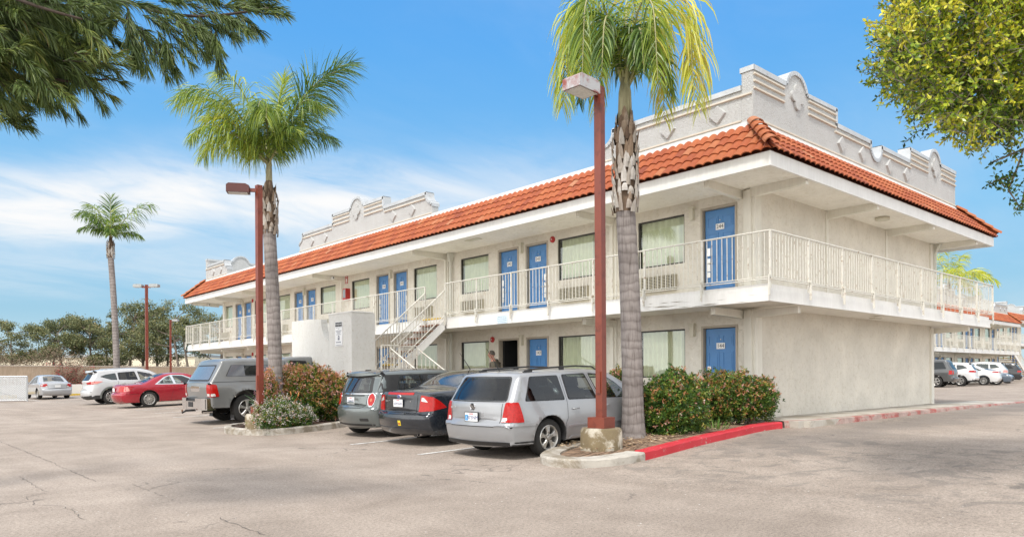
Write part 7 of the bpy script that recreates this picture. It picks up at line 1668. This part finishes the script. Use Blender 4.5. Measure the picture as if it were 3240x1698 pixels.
# ------------------------------------------------------------------ person standing by the open door
def skin_mesh(name, verts, edges, radii, m, parent, root=0, sub=2):
    me = bpy.data.meshes.new(name); me.from_pydata(verts, edges, []); o = bpy.data.objects.new(name, me); COL.objects.link(o)
    mod = o.modifiers.new('s', 'SKIN'); mod.use_smooth_shade = True; o.modifiers.new('u', 'SUBSURF').levels = sub
    for i, r in enumerate(radii):
        sv = me.skin_vertices[0].data[i]; sv.radius = (r, r) if not hasattr(r, '__len__') else r; sv.use_root = (i == root)
    dg = bpy.context.evaluated_depsgraph_get(); m2 = bpy.data.meshes.new_from_object(o.evaluated_get(dg)); bpy.data.objects.remove(o); bpy.data.meshes.remove(me)
    m2.materials.clear(); return link_mesh(name, m2, parent, [m], True)
SKIN = mat('skin', (.52, .26, .19), .5, var=.08, sss=.1); JACK = mat('olive_jacket', (.085, .075, .055), .9, var=.25, vscale=6, bump=.4, bscale=14); TROU = mat('dark_trousers', (.03, .032, .04), .9); HAIR = mat('greying_hair', (.10, .085, .07), .8, var=.4, vscale=20, bump=.5, bscale=60); SHOE = mat('shoe_leather', (.03, .022, .018), .5)
pr = thing('person', 'person in an olive hooded jacket with short grey hair walking past the open doorway', 'person', (.85, 9.22, .352), math.radians(125))
# local: x forward, y left, z up (height about 1.68, slightly stooped)
B_ = [(0, 0, .92), (.0, 0, 1.10), (.02, 0, 1.26), (.045, 0, 1.38), (.075, 0, 1.44), (.105, 0, 1.50),      # spine .. neck
      (0, .10, .86), (.05, .11, .48), (-.02, .11, .10), (0, -.10, .86), (-.02, -.11, .48), (-.14, -.11, .10),  # legs
      (.035, .17, 1.36), (.0, .235, 1.12), (.10, .245, .90), (.035, -.17, 1.36), (.02, -.235, 1.12), (-.02, -.25, .88)]
E_ = [(0, 1), (1, 2), (2, 3), (3, 4), (4, 5), (0, 6), (6, 7), (7, 8), (0, 9), (9, 10), (10, 11), (3, 12), (12, 13), (13, 14), (3, 15), (15, 16), (16, 17)]
R_ = [(.15, .12), (.15, .125), (.17, .13), (.15, .12), .065, .058, .09, .062, .045, .09, .062, .045, .07, .055, .036, .07, .055, .036]
skin_mesh('body', B_, E_, R_, SKIN, pr)
jv = B_[:4]+[B_[12], B_[13], (.095, .245, .93), B_[15], B_[16], (-.015, -.25, .91)]; skin_mesh('jacket', [(0, 0, .84)]+jv, [(0, 1), (1, 2), (2, 3), (3, 4), (4, 5), (5, 6), (6, 7), (4, 8), (8, 9), (9, 10)], [(.16, .135), (.172, .145), (.175, .15), (.195, .155), (.17, .135), .088, .072, .056, .088, .072, .056], JACK, pr)
skin_mesh('hood', [(-.02, -.07, 1.40), (-.07, 0, 1.42), (-.02, .07, 1.40), (.06, .09, 1.42), (.06, -.09, 1.42)], [(0, 1), (1, 2), (2, 3), (0, 4)], [.062, .068, .062, .035, .035], JACK, pr, 1)
skin_mesh('trousers', [(0, 0, .93)]+[B_[6], B_[7], (-.02, .11, .13), B_[9], B_[10], (-.13, -.11, .13)], [(0, 1), (1, 2), (2, 3), (0, 4), (4, 5), (5, 6)], [(.165, .14), .105, .078, .066, .105, .078, .066], TROU, pr)
for y, x in ((.11, -.02), (-.11, -.14)): skin_mesh('shoe', [(x-.04, y, .055), (x+.06, y, .05), (x+.17, y, .04)], [(0, 1), (1, 2)], [.048, .046, .034], SHOE, pr)
HV = [(.105, 0, 1.60), (.115, 0, 1.53), (.155, 0, 1.50)]
def ellipsoid(c, r, f=None, n=28, mm=20):
    mb = MB(); k = []
    for i in range(mm+1):
        ph = PI*i/mm
        for j in range(n):
            t = 2*PI*j/n; d = Vector((math.sin(ph)*math.cos(t), math.sin(ph)*math.sin(t), math.cos(ph))); q = Vector((d.x*r[0], d.y*r[1], d.z*r[2]))
            if f: q = f(d, q)
            mb.v.append((c[0]+q.x, c[1]+q.y, c[2]+q.z))
    for i in range(mm):
        for j in range(n): mb.f.append([i*n+j, i*n+(j+1) % n, (i+1)*n+(j+1) % n, (i+1)*n+j]); mb.m.append(0); mb.a.append(0)
    return mb
def face(d, q):
    q = q.copy()
    if d.x > .3 and d.z < .1: q.x *= 1-.12*max(0, -d.z); 
    if d.z < -.3: q.y *= .82; q.x *= .92
    if d.x > .88 and -.35 < d.z < .12 and abs(d.y) < .22: q.x += .022*(1-abs(d.y)/.22)*(1-abs(d.z+.12)/.24)      # nose
    if d.x > .75 and abs(d.z-.10) < .10 and .18 < abs(d.y) < .55: q.x -= .008                                           # eye sockets
    if d.x > .80 and abs(d.z+.46) < .07 and abs(d.y) < .28: q.x += .006                                                # lips
    return q
h = ellipsoid((.135, 0, 1.585), (.098, .078, .118), face).build('head', SKIN, pr, smooth=True)
for s in (-1, 1):
    ellipsoid((.13, s*.078, 1.58), (.020, .010, .032), None, 10, 8).build('ear', SKIN, h, smooth=True); ellipsoid((.218, s*.030, 1.598), (.010, .012, .009), None, 10, 8).build('eye', PLATE, h, smooth=True)
ellipsoid((.118, 0, 1.612), (.102, .084, .108), lambda d, q: q*(1.0 if (d.x < .45 or d.z > .62) and d.z > -.45 else .80)).build('hair', HAIR, pr, smooth=True)
for s, w in ((1, Vector((.10, .245, .90))), (-1, Vector((-.02, -.25, .88)))):
    vs = [w+Vector((0, 0, 0)), w+Vector((.01, 0, -.05)), w+Vector((.02, 0, -.09))]; es = [(0, 1), (1, 2)]; rs_ = [.026, (.018, .034), (.014, .036)]
    for k, (ox, l) in enumerate(((-.028, .062), (-.010, .074), (.009, .070), (.027, .055))):
        i0 = len(vs); b = w+Vector((.015+ox, -s*.002, -.10)); vs += [b, b+Vector((.006, -s*.004, -l*.5)), b+Vector((.004, -s*.018, -l))]; es += [(2, i0), (i0, i0+1), (i0+1, i0+2)]; rs_ += [.009, .008, .007]
    i0 = len(vs); b = w+Vector((.035, -s*.01, -.045)); vs += [b, b+Vector((.02, -s*.012, -.035)), b+Vector((.022, -s*.018, -.065))]; es += [(1, i0), (i0, i0+1), (i0+1, i0+2)]; rs_ += [.012, .010, .008]
    skin_mesh('hand', [tuple(v) for v in vs], es, rs_, SKIN, pr, 0, 1)

# ------------------------------------------------------------------ world: blue sky with thin high cloud, unseen white overcast added behind the photographer as fill light
w = bpy.data.worlds.new('World'); sc.world = w; w.use_nodes = True; nt = NT(w) if False else None
t = w.node_tree; t.nodes.clear()
class WT(NT):
    def __init__(s, tr): s.t = tr
nt = WT(t)
SUN_EL, SUN_AZ = 58, None
sun_dir = np.array([-.80, -.40, 0]); sun_dir = sun_dir/np.linalg.norm(sun_dir); el = math.radians(56)
sd = Vector((sun_dir[0]*math.cos(el), sun_dir[1]*math.cos(el), math.sin(el)))
out = nt.n('ShaderNodeOutputWorld'); bg = nt.n('ShaderNodeBackground'); sky = nt.n('ShaderNodeTexSky', sky_type='NISHITA'); sky.sun_disc = False
sky.sun_elevation = el; sky.sun_rotation = math.atan2(sd.x, sd.y); sky.air_density = 1.2; sky.dust_density = .6; sky.ozone_density = 2.2
tc = nt.n('ShaderNodeTexCoord').outputs['Generated']; sx = nt.n('ShaderNodeSeparateXYZ'); nt.l(tc, sx.inputs[0]); z = sx.outputs[2]
zc = math_(nt, 'MAXIMUM', z, .03)
# flatten the dome so that clouds stretch towards the horizon
px = math_(nt, 'DIVIDE', sx.outputs[0], math_(nt, 'ADD', zc, .18)); py = math_(nt, 'DIVIDE', sx.outputs[1], math_(nt, 'ADD', zc, .18))
cb = nt.n('ShaderNodeCombineXYZ'); nt.l(px, cb.inputs[0]); nt.l(py, cb.inputs[1])
co = mapping(nt, cb.outputs[0], (1.0, 2.1, 1), (0, 0, -YAW+.15))
n1 = noise(nt, co, .62, 7, .56, .9); n2 = noise(nt, co, 2.1, 6, .62, .6)
fwd = math_(nt, 'ADD', math_(nt, 'MULTIPLY', sx.outputs[0], FW[0]), math_(nt, 'MULTIPLY', sx.outputs[1], FW[1]))
side = math_(nt, 'ADD', math_(nt, 'MULTIPLY', sx.outputs[0], RT[0]), math_(nt, 'MULTIPLY', sx.outputs[1], RT[1]))
cl = math_(nt, 'ADD', math_(nt, 'MULTIPLY', n1, .75), math_(nt, 'MULTIPLY', n2, .25))
thin = ramp_f(nt, cl, .40, .78)
# a soft cloud bank low on the left
elev = math_(nt, 'DIVIDE', z, math_(nt, 'MAXIMUM', fwd, .05)); wob = math_(nt, 'MULTIPLY', math_(nt, 'SUBTRACT', n1, .5), .16)
left = ramp_f(nt, math_(nt, 'MULTIPLY', math_(nt, 'DIVIDE', side, math_(nt, 'MAXIMUM', fwd, .05)), -1), -.35, .25)
def band(c, wd, amt):
    d = math_(nt, 'DIVIDE', math_(nt, 'SUBTRACT', math_(nt, 'ADD', elev, wob), c), wd); return math_(nt, 'MULTIPLY', math_(nt, 'EXPONENT', math_(nt, 'MULTIPLY', math_(nt, 'MULTIPLY', d, d), -1)), amt)
bank = math_(nt, 'MULTIPLY', math_(nt, 'MULTIPLY', math_(nt, 'ADD', band(.240, .055, 1.0), band(.14, .03, .35)), left), ramp_f(nt, n2, .05, .62))
added_ov = math_(nt, 'MAXIMUM', ramp_f(nt, math_(nt, 'MULTIPLY', fwd, -1), -.60, -.10), ramp_f(nt, z, .475, .62))     # overcast added out of view, behind and overhead, for white fill light
mask0 = math_(nt, 'MINIMUM', 1., math_(nt, 'MAXIMUM', math_(nt, 'MULTIPLY', thin, .15), bank))
mask = math_(nt, 'MINIMUM', 1., math_(nt, 'MULTIPLY', added_ov, math_(nt, 'ADD', .55, math_(nt, 'MULTIPLY', ramp_f(nt, n1, .3, .7), .45))))
haze = ramp(nt, z, [(.0, (.55, .72, .80)), (.10, (.30, .52, .70)), (.28, (.0, .0, .0))])
skc = mixc(nt, 1., sky.outputs[0], (*SKY_TINT, 1), 'MULTIPLY')
grad = ramp(nt, z, [(0, (.60, .80, .90)), (.08, (.34, .62, .84)), (.2, (.24, .60, .95)), (.42, (.115, .46, 1.0)), (.8, (.08, .32, .85))])
base = mixc(nt, .78, skc, mixc(nt, 1., grad, (SKY_K, SKY_K, SKY_K, 1), 'MULTIPLY'))
base = mixc(nt, mask0, base, (WISP, WISP*1.0, WISP*1.0, 1)); bx_ = math_(nt, 'ADD', math_(nt, 'MULTIPLY', sx.outputs[0], -.90), math_(nt, 'MULTIPLY', sx.outputs[1], -.30))
low_fill = math_(nt, 'MULTIPLY', ramp_f(nt, bx_, .05, .75), ramp_f(nt, math_(nt, 'MULTIPLY', z, -1), -.75, -.2))  # added brightening low behind the camera, lifts facades and soffits
cc = mixc(nt, low_fill, (FILL_CLOUD*.8, FILL_CLOUD*.79, FILL_CLOUD*.77, 1), (FILL_CLOUD*1.75, FILL_CLOUD*1.70, FILL_CLOUD*1.62, 1))
col = mixc(nt, mask, base, cc)
nt.l(col, bg.inputs[0]); bg.inputs[1].default_value = .10; nt.l(bg.outputs[0], out.inputs[0])
# thin-cloud sun
sl = bpy.data.lights.new('sun', 'SUN'); sl.energy = SUN_E; sl.angle = math.radians(11); sl.color = (1, .955, .89)
so = bpy.data.objects.new('sun', sl); COL.objects.link(so); so.rotation_euler = sd.to_track_quat('Z', 'Y').to_euler(); so.location = (0, 0, 40)
# ------------------------------------------------------------------ camera
cd = bpy.data.cameras.new('camera'); cam = bpy.data.objects.new('camera', cd); COL.objects.link(cam); sc.camera = cam
cd.sensor_fit = 'HORIZONTAL'; cd.sensor_width = 36; cd.lens = 36*F/1024; cd.shift_y = (Y0-268)/1024; cd.clip_start = .1; cd.clip_end = 3000
M = Matrix.Identity(4)
for i, v in enumerate((R3, U3, -FW)):
    for j in range(3): M[j][i] = v[j]
M.translation = Vector(CAM); cam.matrix_world = M
vs = sc.view_settings; vs.view_transform = 'Standard'; vs.look = 'None'; vs.exposure = EXPO; vs.gamma = 1; vs.use_curve_mapping = False
sc.render.film_transparent = False
sc.cycles.max_bounces = 6; sc.cycles.diffuse_bounces = 5; sc.cycles.glossy_bounces = 3; sc.cycles.transmission_bounces = 4; sc.cycles.transparent_max_bounces = 8; sc.cycles.use_denoising = True
